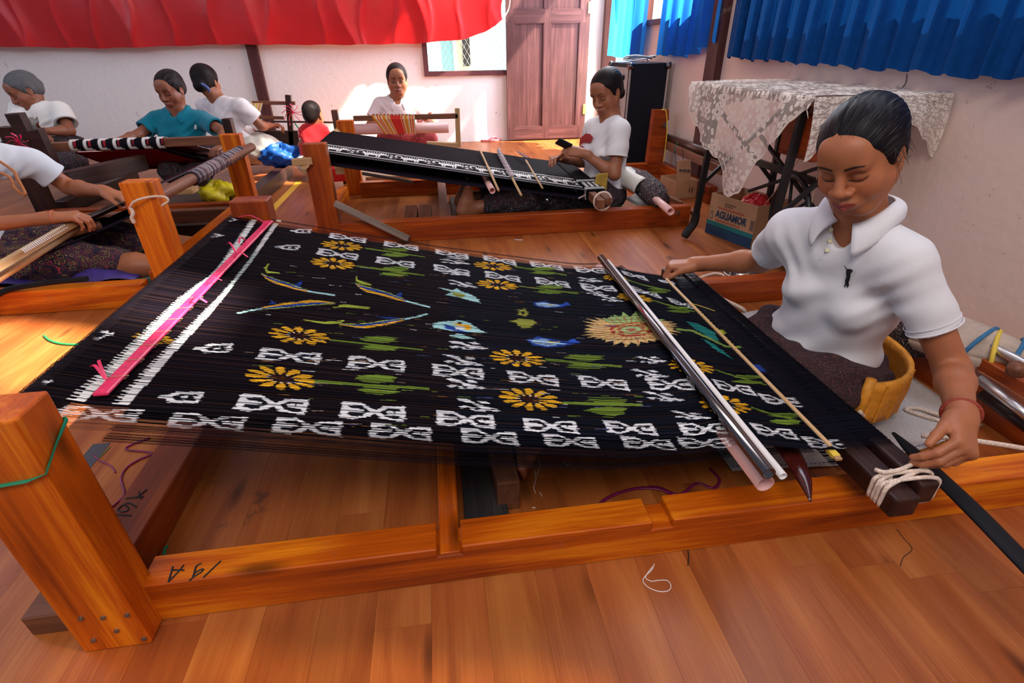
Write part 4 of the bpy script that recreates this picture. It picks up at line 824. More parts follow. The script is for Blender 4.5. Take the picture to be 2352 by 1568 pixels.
def torso_sdf(S_, neck, chest, pelvis, sL, sR, F, w=1.0, d=1.0, bust=1.0, hang=0.0):
    """F: person frame (right, forward, up) for the trunk"""
    neck, chest, pelvis, sL, sR = map(lambda q: V(*q), (neck, chest, pelvis, sL, sR)); a = nrm(chest-pelvis); R = frame(F[:, 1], a)
    S_.ell(chest-a*.03, (.150*w, .100*d, .165), R, .001); S_.ell((chest+pelvis)/2-a*.02, (.135*w, .100*d, .17), R, .05); S_.ell(pelvis+a*.02, (.160*w, .120*d, .11), R, .05)
    S_.cone(neck-a*.02, sL-(sL-neck)*.10, .050, .052, .03); S_.cone(neck-a*.02, sR-(sR-neck)*.10, .050, .052, .03); S_.cone(sL*.80+chest*.20, sR*.80+chest*.20, .062, .062, .04)
    for q in (-1, 1): S_.ell(chest+R@V(q*.066*w, .072*d, -.055), (.060*bust, .050*bust, .058*bust), R, .04)
    return R
def shirt_pieces(neck, chest, pelvis, sL, eL, sR, eR, F, sl=.62, h=.006, w=1.0, d=1.0, bust=1.0, puff=1.0, nfront=.05, wr=1.0, folds=True, hem=None, neckr=.058):
    S_ = Sdf(); R = torso_sdf(S_, neck, chest, pelvis, sL, sR, F, w*1.06, d*1.08, bust)
    neck, chest, pelvis, sL, sR, eL, eR = map(lambda q: V(*q), (neck, chest, pelvis, sL, sR, eL, eR)); ends = []
    for a, b in ((sL, eL), (sR, eR)):
        e = a+(b-a)*sl; S_.cone(a, e+nrm(b-a)*.03, .062*puff, .068*puff, .025); ends.append((e, nrm(b-a)))
    for e, n in ends: S_.cut(e, n, .115*puff); S_.cone(e-n*.07, e+n*.05, .040*puff, .0605*puff, .003, True)
    up = nrm(neck-chest); S_.cone(neck-up*.01, neck+up*.12, neckr, neckr*1.15, .008, True); S_.ell(neck+F@V(0, .045, -.01), (.028, .04, nfront), frame(F[:, 1], up), .008, True)
    if hem is not None: S_.cone(hem[0], hem[1], hem[2], hem[3], .01, True)
    fo = None
    if folds:
        def fo(X, Y, Z):
            P = [X-chest[0], Y-chest[1], Z-chest[2]]; u = [sum(P[i]*R[i, j] for i in range(3)) for j in range(3)]
            low = np.clip(-u[2]/.20, 0, 1.2)
            f = .0040*low*np.sin(u[2]*70+u[0]*28+3*np.sin(u[0]*14)+1.5*np.sin(u[2]*21))+.0030*np.sin(u[0]*46+u[2]*33+2*np.sin(u[2]*19))*np.clip(1-np.abs(u[2]+.05)/.2, 0, 1)
            g = .0035*np.exp(-((np.abs(u[0])-.12)/.05)**2-((u[2]-.02)/.09)**2)*np.sin((u[2]*.8-np.abs(u[0]))*120)
            return (f+g)*wr
    return S_.mesh(h, fo), R, ends
def collar(parent, mat, neck, F, up, r=.062, hb=.034, open_=.55, tip=.075, name='collar', drop=.03, wide=1.0):
    """folded polo collar: a band falling outwards, with two points in front"""
    R = frame(F[:, 1], up); nk = V(*neck); mb = MB()
    def f(u, v):
        a = math.pi*(-.5+open_/2/math.pi*1.0)+(2*math.pi-open_)*u; a = math.pi/2+open_/2+(2*math.pi-open_)*u  # start right of the front
        fr = max(0, math.sin(a)); e = max(0, 1-min(u, 1-u)/.18)
        top = nk+R@V(math.cos(a)*r*wide, math.sin(a)*r*1.02, hb*(1-.55*fr**2)-.008*fr-drop*fr)
        L = .038+.010*e
        out = nk+R@V(math.cos(a)*(r+.026)*wide+(.022*e*np.sign(math.cos(a)) if e else 0), math.sin(a)*(r+.022)+.016*e, hb*(1-.55*fr**2)-L-.012*fr-drop*fr-.010*e)
        bulge = math.sin(math.pi*v)*.010; p = top+(out-top)*v; return p+R@V(math.cos(a)*bulge, math.sin(a)*bulge, bulge*.9)
    mb.grid(f, 48, 7); return mb.build(name, mat, parent, smooth=True, solid=.0035)
def band(parent, name, mat, c, axis, r, th, closed=True, n=28, sx=1.0, F=None):
    a = nrm(axis); u = nrm(np.cross(a, (0, 0, 1) if abs(a[2]) < .9 else (1, 0, 0))); w = np.cross(a, u); c = V(*c)
    return MB().tube([c+r*(u*math.cos(t)*sx+w*math.sin(t)) for t in np.linspace(0, 2*math.pi, n, endpoint=False)], th, 8, closed=True).build(name, mat, parent, smooth=True)
shirtm = {}
def shirtmat(key, col, trans=.0):
    if key not in shirtm: shirtm[key] = plain(key, col, .85, bump=.35, bscale=900, sheen=.15, spec=.2)
    return shirtm[key]
def ikatcloth(name, bg, c1, c2, sc=26):
    m, nt, b = newmat(name); L = nt.links; tc = nd(nt, 'ShaderNodeTexCoord'); n = nd(nt, 'ShaderNodeTexNoise', i_Scale=sc*.6, i_Detail=2.0); L.new(tc.outputs['Object'], n.inputs['Vector'])
    mp = nd(nt, 'ShaderNodeMapping'); mp.inputs['Scale'].default_value = (sc, sc*1.7, sc*1.4); L.new(tc.outputs['Object'], mp.inputs['Vector'])
    ad = nd(nt, 'ShaderNodeVectorMath', operation='MULTIPLY_ADD'); L.new(n.outputs['Color'], ad.inputs[0]); ad.inputs[1].default_value = (1.2, 1.2, 1.2); L.new(mp.outputs[0], ad.inputs[2])
    v = nd(nt, 'ShaderNodeTexVoronoi', distance='CHEBYCHEV', i_Scale=1.0); L.new(ad.outputs[0], v.inputs['Vector'])
    r = nd(nt, 'ShaderNodeValToRGB'); r.color_ramp.interpolation = 'CONSTANT'; e = r.color_ramp.elements; e[0].position = 0; e[0].color = c4(c1); e[1].position = .09; e[1].color = c4(bg)
    for p, c in ((.26, c2), (.31, bg), (.47, c1), (.50, bg)): x = e.new(p); x.color = c4(c)
    L.new(v.outputs['Distance'], r.inputs['Fac']); L.new(r.outputs['Color'], b.inputs['Base Color']); b.inputs['Roughness'].default_value = .85
    n2 = nd(nt, 'ShaderNodeTexNoise', i_Scale=300.0); L.new(tc.outputs['Object'], n2.inputs['Vector']); bp = nd(nt, 'ShaderNodeBump', i_Strength=.4, i_Distance=.003); L.new(n2.outputs['Fac'], bp.inputs['Height']); L.new(bp.outputs['Normal'], b.inputs['Normal'])
    return m
M['sarong1'] = ikatcloth('maroon_batik_cloth', (.030, .010, .014), (.20, .06, .045), (.010, .006, .008), 62)
M['sarong2'] = ikatcloth('black_ikat_cloth', (.010, .007, .011), (.22, .17, .17), (.12, .02, .025), 30)
M['sarong3'] = ikatcloth('embroidered_dark_cloth', (.012, .010, .030), (.40, .04, .05), (.35, .22, .04), 34)
M['bundlecloth'] = ikatcloth('tied_yarn_bundle', (.010, .008, .012), (.50, .38, .36), (.20, .09, .09), 30)
M['sarongred'] = ikatcloth('red_batik_cloth', (.36, .03, .03), (.50, .10, .08), (.20, .01, .02), 24)
# ------------------------------------------------------------ the weaver in the foreground
pw_ = thing('person', 'woman in white polo shirt weaving in the foreground, looking down at the black warp', 'person', (1.15, 1.15, 0))
HC = V(.903, 1.045, .711); HR = frame((-.80, -.50, -.48), (-.42, -.02, 1.0)); HS = .925
neck = V(.975, 1.075, .560); chest = V(1.020, 1.095, .415); pel = V(1.065, 1.165, .115)
TF = frame((-.88, -.42, -.05), (-.3, -.1, 1)); sR = V(.900, 1.215, .487); sL = V(1.018, .950, .490)
eR = V(.985, 1.405, .328); wR = V(.855, 1.580, .258); eL = ay(2188, 850, .84); wL = ay(2210, 962, .665)
SW = Sdf(); head_sdf(SW, HC, HR, HS, neck, .046, 1.02); SW.cone(neck, chest, .05, .07, .03); SW.cone(neck, sR, .035, .04, .03); SW.cone(neck, sL, .035, .04, .03); a1 = SW.mesh(.0019); 
hc = head_col(a1[0], HC, HR, HS, wide=1.02)
SA = Sdf(); arm_sdf(SA, sR, eR, wR, (.040, .034, .033, .022)); hand_sdf(SA, wR, nrm(V(-.085, .03, -.010)), (-.2, .1, 1), 1, ((62, 55, 30), (70, 60, 30), (75, 60, 30), (78, 60, 30)), .93, (.25, .9)); a2 = SA.mesh(.0028)
SB = Sdf(); arm_sdf(SB, sL, eL, wL, (.041, .034, .032, .022)); hand_sdf(SB, wL, nrm(az(2218, 1045, .262)-wL), (.75, .1, .65), -1, ((52, 30, 15), (58, 32, 18), (64, 34, 20), (70, 34, 20)), .93, (.45, .8), .10); a3 = SB.mesh(.0028)
SF = Sdf(); SF.cone((1.0, 1.04, .10), (.55, .98, .11), .06, .062, .03); SF.cone((.55, .98, .11), (.225, 1.05, .065), .055, .034, .03); foot_sdf(SF, (.212, 1.045, .057), (.206, .88, .058), (1, 0, .15), 1, .98)
SF.cone((1.0, 1.22, .10), (.55, 1.25, .11), .06, .062, .03); SF.cone((.55, 1.25, .12), (.24, 1.22, .10), .055, .036, .03); foot_sdf(SF, (.235, 1.22, .095), (.225, 1.24, .24), (-1, 0, .1), 1, .95); a4 = SF.mesh(.005)
sk = [(a1[0], a1[1], hc)]+[(relax(p[0], p[1], 1), p[1], np.tile(V(*SKIN), (len(p[0]), 1))) for p in (a2, a3, a4)]
smesh('body', sk, M['skin'], pw_)
SH = Sdf(); hair_sdf(SH, HC, HR, HS, (0.02, -.115, -.045), .034, .007, 1.02); hv = hairmesh(SH, .0023, HC, HR, HS, (.007, .0055, .008), .35, True, (.16, .16, .19)); hair = hairobj(hv, pw_)
HT = lambda p: HC+HR@V(*p)
mb = MB(); mb.col = (.012, .008, .008)
for k in range(26):
    q = -1 if k < 30 else 1; a = RNG.uniform(-.02, .03); p0 = HT((q*.074, .0+a, .01+RNG.uniform(-.03, .03))); p1 = p0+HR@V(q*RNG.uniform(.002, .009), RNG.uniform(-.008, .012), RNG.uniform(-.016, .004)); p2 = p1+HR@V(q*RNG.uniform(-.006, .012), RNG.uniform(-.012, .016), RNG.uniform(-.03, .004))
    mb.tube(smoothpath([p0, p1, p2], 4), .00035, 3)
for k in range(14):
    x = RNG.uniform(-.06, .06); p0 = HT((x, .060-.25*abs(x)*.6, .098)); mb.tube(smoothpath([p0-HR@V(0, .02, 0), p0, p0+HR@V(RNG.uniform(-.008, .008), .012, RNG.uniform(-.022, -.006))], 3), .0003, 3)
mb.build('loose_hair', M['ink'], hair, kind='stuff')
wp_ = shirtmat('white_polo_cotton', (.80, .77, .80))
(shm), RT, ends = shirt_pieces(neck, chest, pel, sL, eL, sR, eR, TF, .60, .0042, .96, 1.0, .74, .80, .055, hem=(V(1.2, 1.2, -.05), V(1.2, 1.2, -.04), .05, .05))
so = smesh('polo_shirt', [(relax(shm[0], shm[1], 1), shm[1])], wp_, pw_)
collar(so, wp_, neck+V(-.002, 0, .008), TF, nrm(neck-chest)+V(-.12, -.05, 0), .060, .038, .56, .08, drop=.018)
for e, n in ends: band(so, 'sleeve_hem', wp_, e-n*.004, n, .0535, .0018); band(so, 'sleeve_hem', wp_, e-n*.018, n, .0538, .0010)
def onshirt(px, py):
    d = ray(px, py); Vt = shm[0]; r = Vt-CP; t = r@d; dist = np.linalg.norm(r-t[:, None]*d, axis=1); ok = dist < .012
    k = np.argmin(np.where(ok, t, 9)); return Vt[k]-d*.0025
def emb(c, polys, mb, off=.0035):
    c0 = onshirt(*c); q = [onshirt(c[0]+dx, c[1]+dy) for dx, dy in ((-14, 0), (14, 0), (0, -20), (0, 20))]; n = nrm(np.cross(q[1]-q[0], q[3]-q[2])); n = n if n@(CP-c0) > 0 else -n; c0 = sum(q)/4+n*off
    for pts in polys:
        P = []
        for p in pts: d = ray(*p); P.append(CP+d*((c0-CP)@n/(d@n)))
        m = len(P); cc = sum(P)/m; mb.add(P+[cc], [(i, (i+1) % m, m) for i in range(m)])
lg = MB()
emb((1947, 634), [[(1944, 619), (1950, 617), (1957, 619), (1959, 623), (1954, 627), (1953, 636), (1951, 645), (1947, 649), (1942, 650), (1941, 644), (1944, 634), (1943, 626)], [(1942, 645), (1949, 645), (1950, 656), (1947, 660), (1945, 660), (1946, 652), (1943, 650), (1941, 659), (1938, 659), (1941, 651)], [(1938, 609), (1940, 610), (1948, 620), (1945, 621)]], lg)
lg.build('rider_emblem', M['ink'], so, label='small dark rider emblem on the chest')
for q in ((1916, 517), (1888, 572), (1905, 545)):
    p = onshirt(*q); n = nrm(CP-p); MB().lathe(p+n*.0005, [(0, .002), (.0045, .002), (.0055, 0)], 12, n).build('button', plain('cream_button', (.72, .66, .42), .4), so)
pk = MB(); pt = [onshirt(1907, 528), onshirt(1895, 550), onshirt(1884, 575), onshirt(1873, 600)]; pk.tube(smoothpath(pt, 5), .0022, 5, flat=.5); pk.build('placket', wp_, so)
# batik sarong rolled at the waist and over the legs
SS = Sdf(); wc = V(1.050, 1.150, .152)
for k in range(22):
    a = 2*math.pi*k/22; b = 2*math.pi*(k+1)/22; f = lambda t: wc+RT@V(.168*math.cos(t), .118*math.sin(t), .020*math.sin(t)+.012*math.cos(3*t)); SS.cone(f(a), f(b), .026, .026, .02)
SS.ell((1.08, 1.16, .085), (.15, .19, .085), np.eye(3), .03); SS.cone((1.04, 1.04, .10), (.62, .99, .10), .095, .085, .05); SS.cone((1.04, 1.24, .10), (.62, 1.24, .10), .095, .085, .05); SS.cone((.9, 1.1, .10), (.5, 1.1, .09), .08, .07, .05); SS.cone((.62, .99, .10), (.40, .975, .085), .075, .06, .05); SS.cone((.62, 1.24, .10), (.40, 1.23, .085), .075, .06, .05)
sm_ = SS.mesh(.007, lambda X, Y, Z: .004*np.sin(X*40+Y*55+3*np.sin(Z*30))+.003*np.sin(Y*90+Z*60)); smesh('sarong', [sm_], M['sarong1'], pw_)
band(pw_, 'bracelet', plain('coral_bracelet', (.30, .035, .015), .6, bump=.5, bscale=200), wL+(eL-wL)*.10, eL-wL, .030, .0045)
MB().lathe(HT((.079, .006, -.040)), [(0, -.004), (.004, -.004), (.004, .004), (0, .004)], 10, (0, 0, 1)).build('earring', plain('red_earring', (.4, .02, .01), .3), pw_)
# ------------------------------------------------------------ generic seated figure for the people further back
def figure(label, loc, C, fwd, up, s, neck, chest, pel, arms, F, shirt, sarong=None, hair_kw=None, haircol=(.012, .008, .009), grey=0., skin=SKIN, h=.0055, hh=.0042, w=1.0, bust=.8, polo=True, sl=.62, puff=.95, closed=True, legs=None, sarcol=None, lipc=(.24, .06, .05), neckr=.055, openf=.05, hands=True, wide=1.0, asr=1.0):
    t = thing('person', label, 'person', loc); C = V(*C); R = frame(fwd, up); TFm = frame(F, (0, 0, 1)); neck, chest, pel = V(*neck), V(*chest), V(*pel)
    S1 = Sdf(); head_sdf(S1, C, R, s, neck, .046, wide); S1.cone(neck, chest, .05, .07, .03)
    (sR, eR, wR, hR), (sL, eL, wL, hL) = arms; S1.cone(neck, sR, .035, .04, .03); S1.cone(neck, sL, .035, .04, .03); a = S1.mesh(hh); pieces = [(a[0], a[1], head_col(a[0], C, R, s, skin, closed=closed, wide=wide, lips=lipc))]
    ra = tuple(x*asr for x in (.040, .034, .033, .022))
    for (sh, el, wr, hd), sd in zip(arms, (1, -1)):
        S2 = Sdf(); arm_sdf(S2, sh, el, wr, ra)
        if hands: hand_sdf(S2, wr, hd[0], hd[1], sd, hd[2] if len(hd) > 2 else (35, 40, 42, 45), .95*asr, k=.004)
        b = S2.mesh(.0038 if hands else .005); pieces.append((b[0], b[1], np.tile(V(*skin), (len(b[0]), 1))))
    if legs: 
        S3 = Sdf(); legs(S3); b = S3.mesh(.006); pieces.append((b[0], b[1], np.tile(V(*skin)*.9, (len(b[0]), 1))))
    smesh('body', pieces, M['skin'], t)
    if hair_kw is not None: S4 = Sdf(); hair_sdf(S4, C, R, s, wide=wide, **hair_kw); hairobj(hairmesh(S4, hh, C, R, s, haircol, grey, False), t)
    sm, RT_, en = shirt_pieces(neck, chest, pel, sL, eL, sR, eR, TFm, sl, h, w, 1.0, bust, puff, openf, neckr=neckr); so_ = smesh('shirt', [(relax(sm[0], sm[1], 1), sm[1])], shirt, t)
    if polo: collar(so_, shirt, neck+V(0, 0, -.004), TFm, nrm(neck-chest)*.6+V(0, 0, .6), .058, .036, .60, .07)
    for e, n in en: band(so_, 'sleeve_hem', shirt, e-n*.004, n, .0655*puff, .0022)
    if sarong: S5 = Sdf(); sarong(S5); b = S5.mesh(.009, lambda X, Y, Z: .004*np.sin(X*40+Y*55+3*np.sin(Z*30))); smesh('sarong', [b], sarcol, t)
    return t, so_, C, R
wt_ = shirtmat('white_cotton_tee', (.84, .80, .80)); teal = shirtmat('teal_polo_cotton', (.0, .17, .25)); pink = shirtmat('pale_pink_cotton', (.82, .66, .66)); ivory = shirtmat('ivory_blouse', (.78, .76, .72)); pblue = shirtmat('bluish_white_cotton', (.74, .78, .86)); redc = shirtmat('red_child_shirt', (.62, .01, .015))
PR = plain('blouse_with_pink_print', (.80, .72, .72), .85, var=.14, scale=16)
SK2 = (.33, .115, .055); SK3 = (.26, .088, .045)
# --- B: woman with the phone
B = lambda x, y, Y: ay(x, y, Y)
def legB(S_):
    for y0, y1 in ((3.12, 3.02), (3.28, 3.24)):
        S_.cone((.90, y0, .12), (.42, y1, .13), .075, .055, .03); S_.cone((.42, y1, .13), (.13, y1, .09), .05, .036, .03); foot_sdf(S_, (.12, y1, .085), (.10, y1-.01, .22), (-1, 0, .1), -1 if y0 < 3.2 else 1, .95)
def sarB(S_): S_.ell((1.0, 3.22, .10), (.17, .22, .11), np.eye(3), .02); S_.cone((.95, 3.10, .12), (.50, 3.03, .13), .10, .085, .05); S_.cone((.95, 3.30, .12), (.50, 3.25, .12), .10, .085, .05); S_.cone((.50, 3.03, .13), (.30, 3.02, .11), .085, .07, .04); S_.cone((.50, 3.25, .12), (.3, 3.24, .11), .085, .07, .04); S_.cone((.8, 3.15, .10), (.4, 3.13, .09), .09, .08, .06)
tB, soB, CB, RB = figure('woman in white tee shirt with red print looking down at her phone', (.98, 3.2, 0), B(1394, 211, 3.22), (-.74, -.56, -.38), (-.25, 0, 1), .98, B(1402, 264, 3.22), B(1392, 330, 3.22), B(1385, 430, 3.24),
    ((B(1362, 296, 3.36), B(1345, 372, 3.40), B(1300, 366, 3.24), (V(-.9, -.5, .25), V(-.3, .3, .8), (30, 30, 25, 20))), (B(1424, 300, 3.08), B(1412, 400, 3.02), B(1340, 352, 3.08), (V(-1, .35, .15), V(.1, -.8, .7), (35, 40, 30, 30)))),
    (-.92, -.30, 0), wt_, sarB, dict(bun=(0, -.105, -.055), bunr=.036, full=.010), h=.005, legs=legB, sarcol=M['sarong2'], polo=False, sl=.60, puff=.95, skin=SK2, neckr=.062, openf=.04)
ph = thing('mobile_phone', 'black phone held in both hands of the woman in the white tee', 'phone', B(1297, 330, 3.16)); MB().beam(B(1310, 338, 3.12), B(1280, 323, 3.12), .012, .062, (.25, -.75, .5)).build('phone_case', M['blackplain'], ph, bevel=.003)
c = B(1297, 330, 3.115)
def shirt_print(verts_of, pts, col, parent, lab):
    me = verts_of.data; n = len(me.vertices); A = np.zeros(n*3, np.float32); me.vertices.foreach_get('co', A); A = A.reshape(-1, 3)+V(*verts_of['_w']); mb = MB()
    def hit(p): d = ray(*p); r = A-CP; t = r@d; dist = np.linalg.norm(r-t[:, None]*d, axis=1); ok = dist < .02; k = np.argmin(np.where(ok, t, 99)); return A[k], d
    for poly in pts:
        m = (sum(p[0] for p in poly)/len(poly), sum(p[1] for p in poly)/len(poly)); q = [hit((m[0]+a, m[1]+b))[0] for a, b in ((-7, 0), (7, 0), (0, -7), (0, 7))]; nn = nrm(np.cross(q[1]-q[0], q[3]-q[2])); c0 = sum(q)/4; nn = nn if nn@(CP-c0) > 0 else -nn; c0 = c0+nn*.010; P = []
        for p in poly: d = ray(*p); P.append(CP+d*((c0-CP)@nn/(d@nn)))
        k = len(P); mb.add(P+[sum(P)/k+nn*.002], [(i, (i+1) % k, k) for i in range(k)])
    return mb.build('shirt_print', col, parent, label=lab)
shirt_print(soB, [[(1332, 318), (1345, 306), (1356, 308), (1362, 316), (1356, 328), (1340, 328), (1330, 336)], [(1326, 338), (1338, 334), (1342, 342), (1334, 350), (1327, 346)]], plain('red_print', (.35, .015, .015), .8), soB, 'red figure printed on the white tee')
# --- C: woman in pink behind the striped cloth
Cp = lambda x, y, Y=4.75: ay(x, y, Y)
def sarC(S_): S_.cone(Cp(905, 318, 4.62), Cp(975, 318, 4.60), .10, .10, .03); S_.ell(Cp(932, 318, 4.72), (.24, .18, .13), np.eye(3), .04); S_.ell(Cp(932, 318, 4.72)*V(1, 1, 0)+V(0, 0, .12), (.24, .18, .125), np.eye(3), .04); S_.cone(Cp(890, 322, 4.55), Cp(935, 328, 4.5), .07, .06, .03); S_.cone(Cp(985, 322, 4.55), Cp(940, 328, 4.5), .07, .06, .03)
figure('woman in pale pink polo shirt facing the camera behind striped cloth', (-.25, 4.75, 0), Cp(912, 183), (.06, -1, -.10), (0, 0, 1), .98, Cp(912, 226), Cp(918, 262), Cp(928, 318, 4.78),
    ((Cp(872, 242), Cp(850, 290, 4.70), Cp(890, 288, 4.50), (V(.8, -.5, 0), V(0, -.3, 1))), (Cp(958, 242), Cp(992, 285, 4.70), Cp(985, 284, 4.52), (V(-.6, -.7, 0), V(0, -.3, 1)))), (.05, -1, 0), pink, sarC, dict(full=.007), skin=SK2, sarcol=M['sarongred'], closed=False)
# --- D: child
Dp = lambda x, y, Y=4.55: ay(x, y, Y)
t, so_, CD, RD = figure('small child in red shirt sitting with back to the camera', (-.95, 4.5, 0), Dp(719, 264), (.25, .95, -.1), (0, 0, 1), .84, Dp(722, 296), Dp(724, 318), Dp(725, 352),
    ((Dp(740, 304), Dp(758, 330), Dp(765, 352), (V(.2, .5, -.5), V(1, 0, 0))), (Dp(704, 304), Dp(694, 330), Dp(688, 352), (V(-.2, .5, -.5), V(-1, 0, 0)))), (.25, .95, 0), redc, lambda S_: S_.ell(Dp(722, 372), (.14, .18, .10)), None, w=.62, bust=.5, polo=False, skin=SK2, h=.005, sarcol=plain('child_trousers', (.5, .5, .52), .8), puff=.62, neckr=.04, asr=.72, openf=.02)
S4 = Sdf(); S4.ell(CD+RD@V(0, -.018, .032), V(.072, .090, .078)*.86+.006, RD, .01); S4.ell(CD+RD@V(0, -.05, -.01), V(.058, .052, .055)*.86+.004, RD, .02); S4.cone(CD+RD@V(0, .11, -.02), CD+RD@V(0, .11, -.02), .06, .06, .01, True); hairobj(hairmesh(S4, .0042, CD, RD, .84, (.014, .009, .008), 0, False), t)
band(t, 'scarf', plain('grey_scarf', (.24, .20, .20), .8, var=.3, scale=40), Dp(721, 299), (.0, .1, 1), .052, .020)
# --- E: woman in teal
Ep = lambda x, y, Y=4.35: ay(x, y, Y)
def sarE(S_): S_.ell(Ep(425, 352, 4.3), (.26, .26, .12), np.eye(3), .03); S_.cone(Ep(420, 372, 4.25), Ep(395, 395, 3.8), .09, .08, .04); S_.cone(Ep(470, 372, 4.25), Ep(455, 398, 3.8), .09, .08, .04)
tE, soE, CE, RE = figure('woman in teal polo shirt looking down at her loom', (-1.75, 4.35, 0), Ep(393, 205), (-.30, -1, -.32), (-.05, -.05, 1), .99, Ep(409, 252), Ep(415, 292), Ep(428, 350, 4.4),
    ((Ep(358, 277), Ep(316, 312, 4.22), Ep(262, 328, 4.02), (V(-.8, -.5, -.1), V(0, 0, 1))), (Ep(468, 276), Ep(515, 303, 4.18), Ep(512, 335, 3.95), (V(-.4, -.8, -.2), V(0, 0, 1)))), (-.15, -1, 0), teal, sarE, dict(full=.007, bun=(0, -.10, -.02), bunr=.03), grey=.5, skin=SK3, sarcol=M['sarong2'], w=1.0)
shirt_print(soE, [[(447, 286), (451, 287), (452, 296), (446, 297)]], M['whitepvc'], soE, 'small white embroidered emblem')
# --- F: woman seen from behind in white blouse
Fp = lambda x, y, Y=4.85: ay(x, y, Y)
tF, soF, CF, RF = figure('woman in white printed blouse sitting with her back to the camera', (-1.5, 4.85, 0), Fp(474, 188), (.22, 1.0, -.15), (-.08, 0, 1), 1.0, Fp(498, 226), Fp(520, 268), Fp(552, 322),
    ((Fp(556, 246, 4.75), Fp(600, 290, 4.80), Fp(618, 288, 5.05), (V(.8, .6, 0), V(0, 0, 1))), (Fp(470, 244, 5.0), Fp(490, 290, 5.1), Fp(560, 300, 5.2), (V(.9, .3, 0), V(0, 0, 1)))), (.80, .60, 0), PR, lambda S_: (S_.ell(Fp(568, 338), (.26, .24, .12)), S_.cone(Fp(568, 345), Fp(640, 352), .10, .08, .05)), dict(full=.012, bun=(0, -.10, -.035), bunr=.048), skin=SK2, sarcol=plain('beige_skirt', (.52, .46, .40), .85, var=.15, scale=12), polo=False, openf=.02, puff=1.1)
MB().tube(smoothpath([Fp(463, 192, 4.71), Fp(470, 196, 4.70), Fp(478, 203, 4.70), Fp(480, 210, 4.71)], 5), .010, 8).build('hair_clip', plain('blue_hair_clip', (.08, .12, .35), .3), tF, smooth=True)
# --- G: old woman on the left
Gp = lambda x, y, Y=4.6: ay(x, y, Y)
def sarG(S_): S_.ell(Gp(105, 342), (.28, .26, .13), np.eye(3), .03); S_.cone(Gp(70, 350, 4.4), Gp(40, 370, 4.1), .10, .09, .05); S_.cone(Gp(150, 350, 4.4), Gp(170, 378, 4.1), .10, .09, .05)
figure('old woman with grey hair in ivory blouse bending over her work', (-2.8, 4.6, 0), Gp(58, 208), (-.66, -.70, -.42), (-.30, -.12, 1), 1.0, Gp(84, 243), Gp(98, 275), Gp(110, 330, 4.65),
    ((Gp(48, 252), Gp(48, 300, 4.45), Gp(80, 306, 4.30), (V(.8, -.5, -.1), V(0, 0, 1))), (Gp(140, 256), Gp(160, 300, 4.5), Gp(100, 302, 4.28), (V(-.9, -.3, -.05), V(0, 0, 1)))), (-.35, -.93, 0), ivory, sarG, dict(full=.009, bun=(0, -.10, .0), bunr=.03), haircol=(.10, .10, .105), grey=.9, skin=SK3, sarcol=M['sarong2'], puff=1.12)
# --- H: woman at the left edge
Hp = lambda x, y, Y=2.6: ay(x, y, Y)
def sarH(S_):
    S_.ell((-2.15, 2.5, .11), (.22, .24, .12), np.eye(3), .03); S_.cone((-2.05, 2.42, .12), (-1.62, 2.36, .14), .10, .085, .05); S_.cone((-2.05, 2.62, .12), (-1.62, 2.66, .14), .10, .085, .05); S_.cone((-1.62, 2.36, .14), (-1.45, 2.36, .12), .085, .07, .05); S_.cone((-1.62, 2.66, .14), (-1.45, 2.66, .12), .085, .07, .05); S_.cone((-2.0, 2.5, .08), (-1.5, 2.48, .08), .08, .07, .06)
def legH(S_):
    for y in (2.36, 2.66): S_.cone((-1.7, y, .12), (-1.36, y, .10), .065, .052, .03); S_.cone((-1.36, y, .10), (-1.20, y, .08), .05, .036, .03)
tH, soH, CH_, RH = figure('woman in bluish white polo shirt with orange necklace at the left edge of the photo', (-2.1, 2.55, 0), V(-2.02, 2.50, .80), (.9, -.1, -.4), (.1, 0, 1), 1.0, V(-2.06, 2.53, .64), V(-2.06, 2.53, .47), V(-2.12, 2.53, .14),
    ((V(-2.04, 2.37, .585), V(-2.02, 2.22, .33), Hp(118, 500, 2.33), (nrm(V(1, .25, -.02)), V(0, -.2, 1), (38, 40, 40, 42))), (Hp(75, 372, 2.70), Hp(160, 430, 2.76), Hp(243, 440, 2.56), (nrm(V(.9, -.25, -.22)), V(.2, 0, 1), (30, 30, 28, 26)))), (.97, -.2, 0), pblue, sarH, dict(full=.01, bun=(0, -.1, -.03)), skin=SKIN, sarcol=M['sarong3'], legs=legH, w=1.05, sl=.55)
nl = MB(); nl.tube(smoothpath([V(-1.99, 2.46, .63), V(-1.935, 2.44, .56), Hp(10, 400, 2.47), Hp(32, 430, 2.46), Hp(52, 446, 2.46), Hp(58, 443, 2.46), Hp(40, 410, 2.50), Hp(20, 384, 2.54), V(-1.99, 2.60, .63)], 5), .0055, 6); nl.build('necklace', plain('orange_bead_necklace', (.50, .16, .04), .5, bump=.6, bscale=160), tH, smooth=True)
band(tH, 'bracelet', plain('orange_bracelet', (.55, .14, .06), .6), Hp(124, 499, 2.33), (1, .2, 0), .026, .0035)
# ============================================================ OTHER LOOMS
def loom(label, cat_, loc, parts):
    t = thing('floor_loom', label, 'loom', loc)
    for nm, m, lo, hi in parts: bx(nm, M[m], t, lo, hi, .003)
    return t
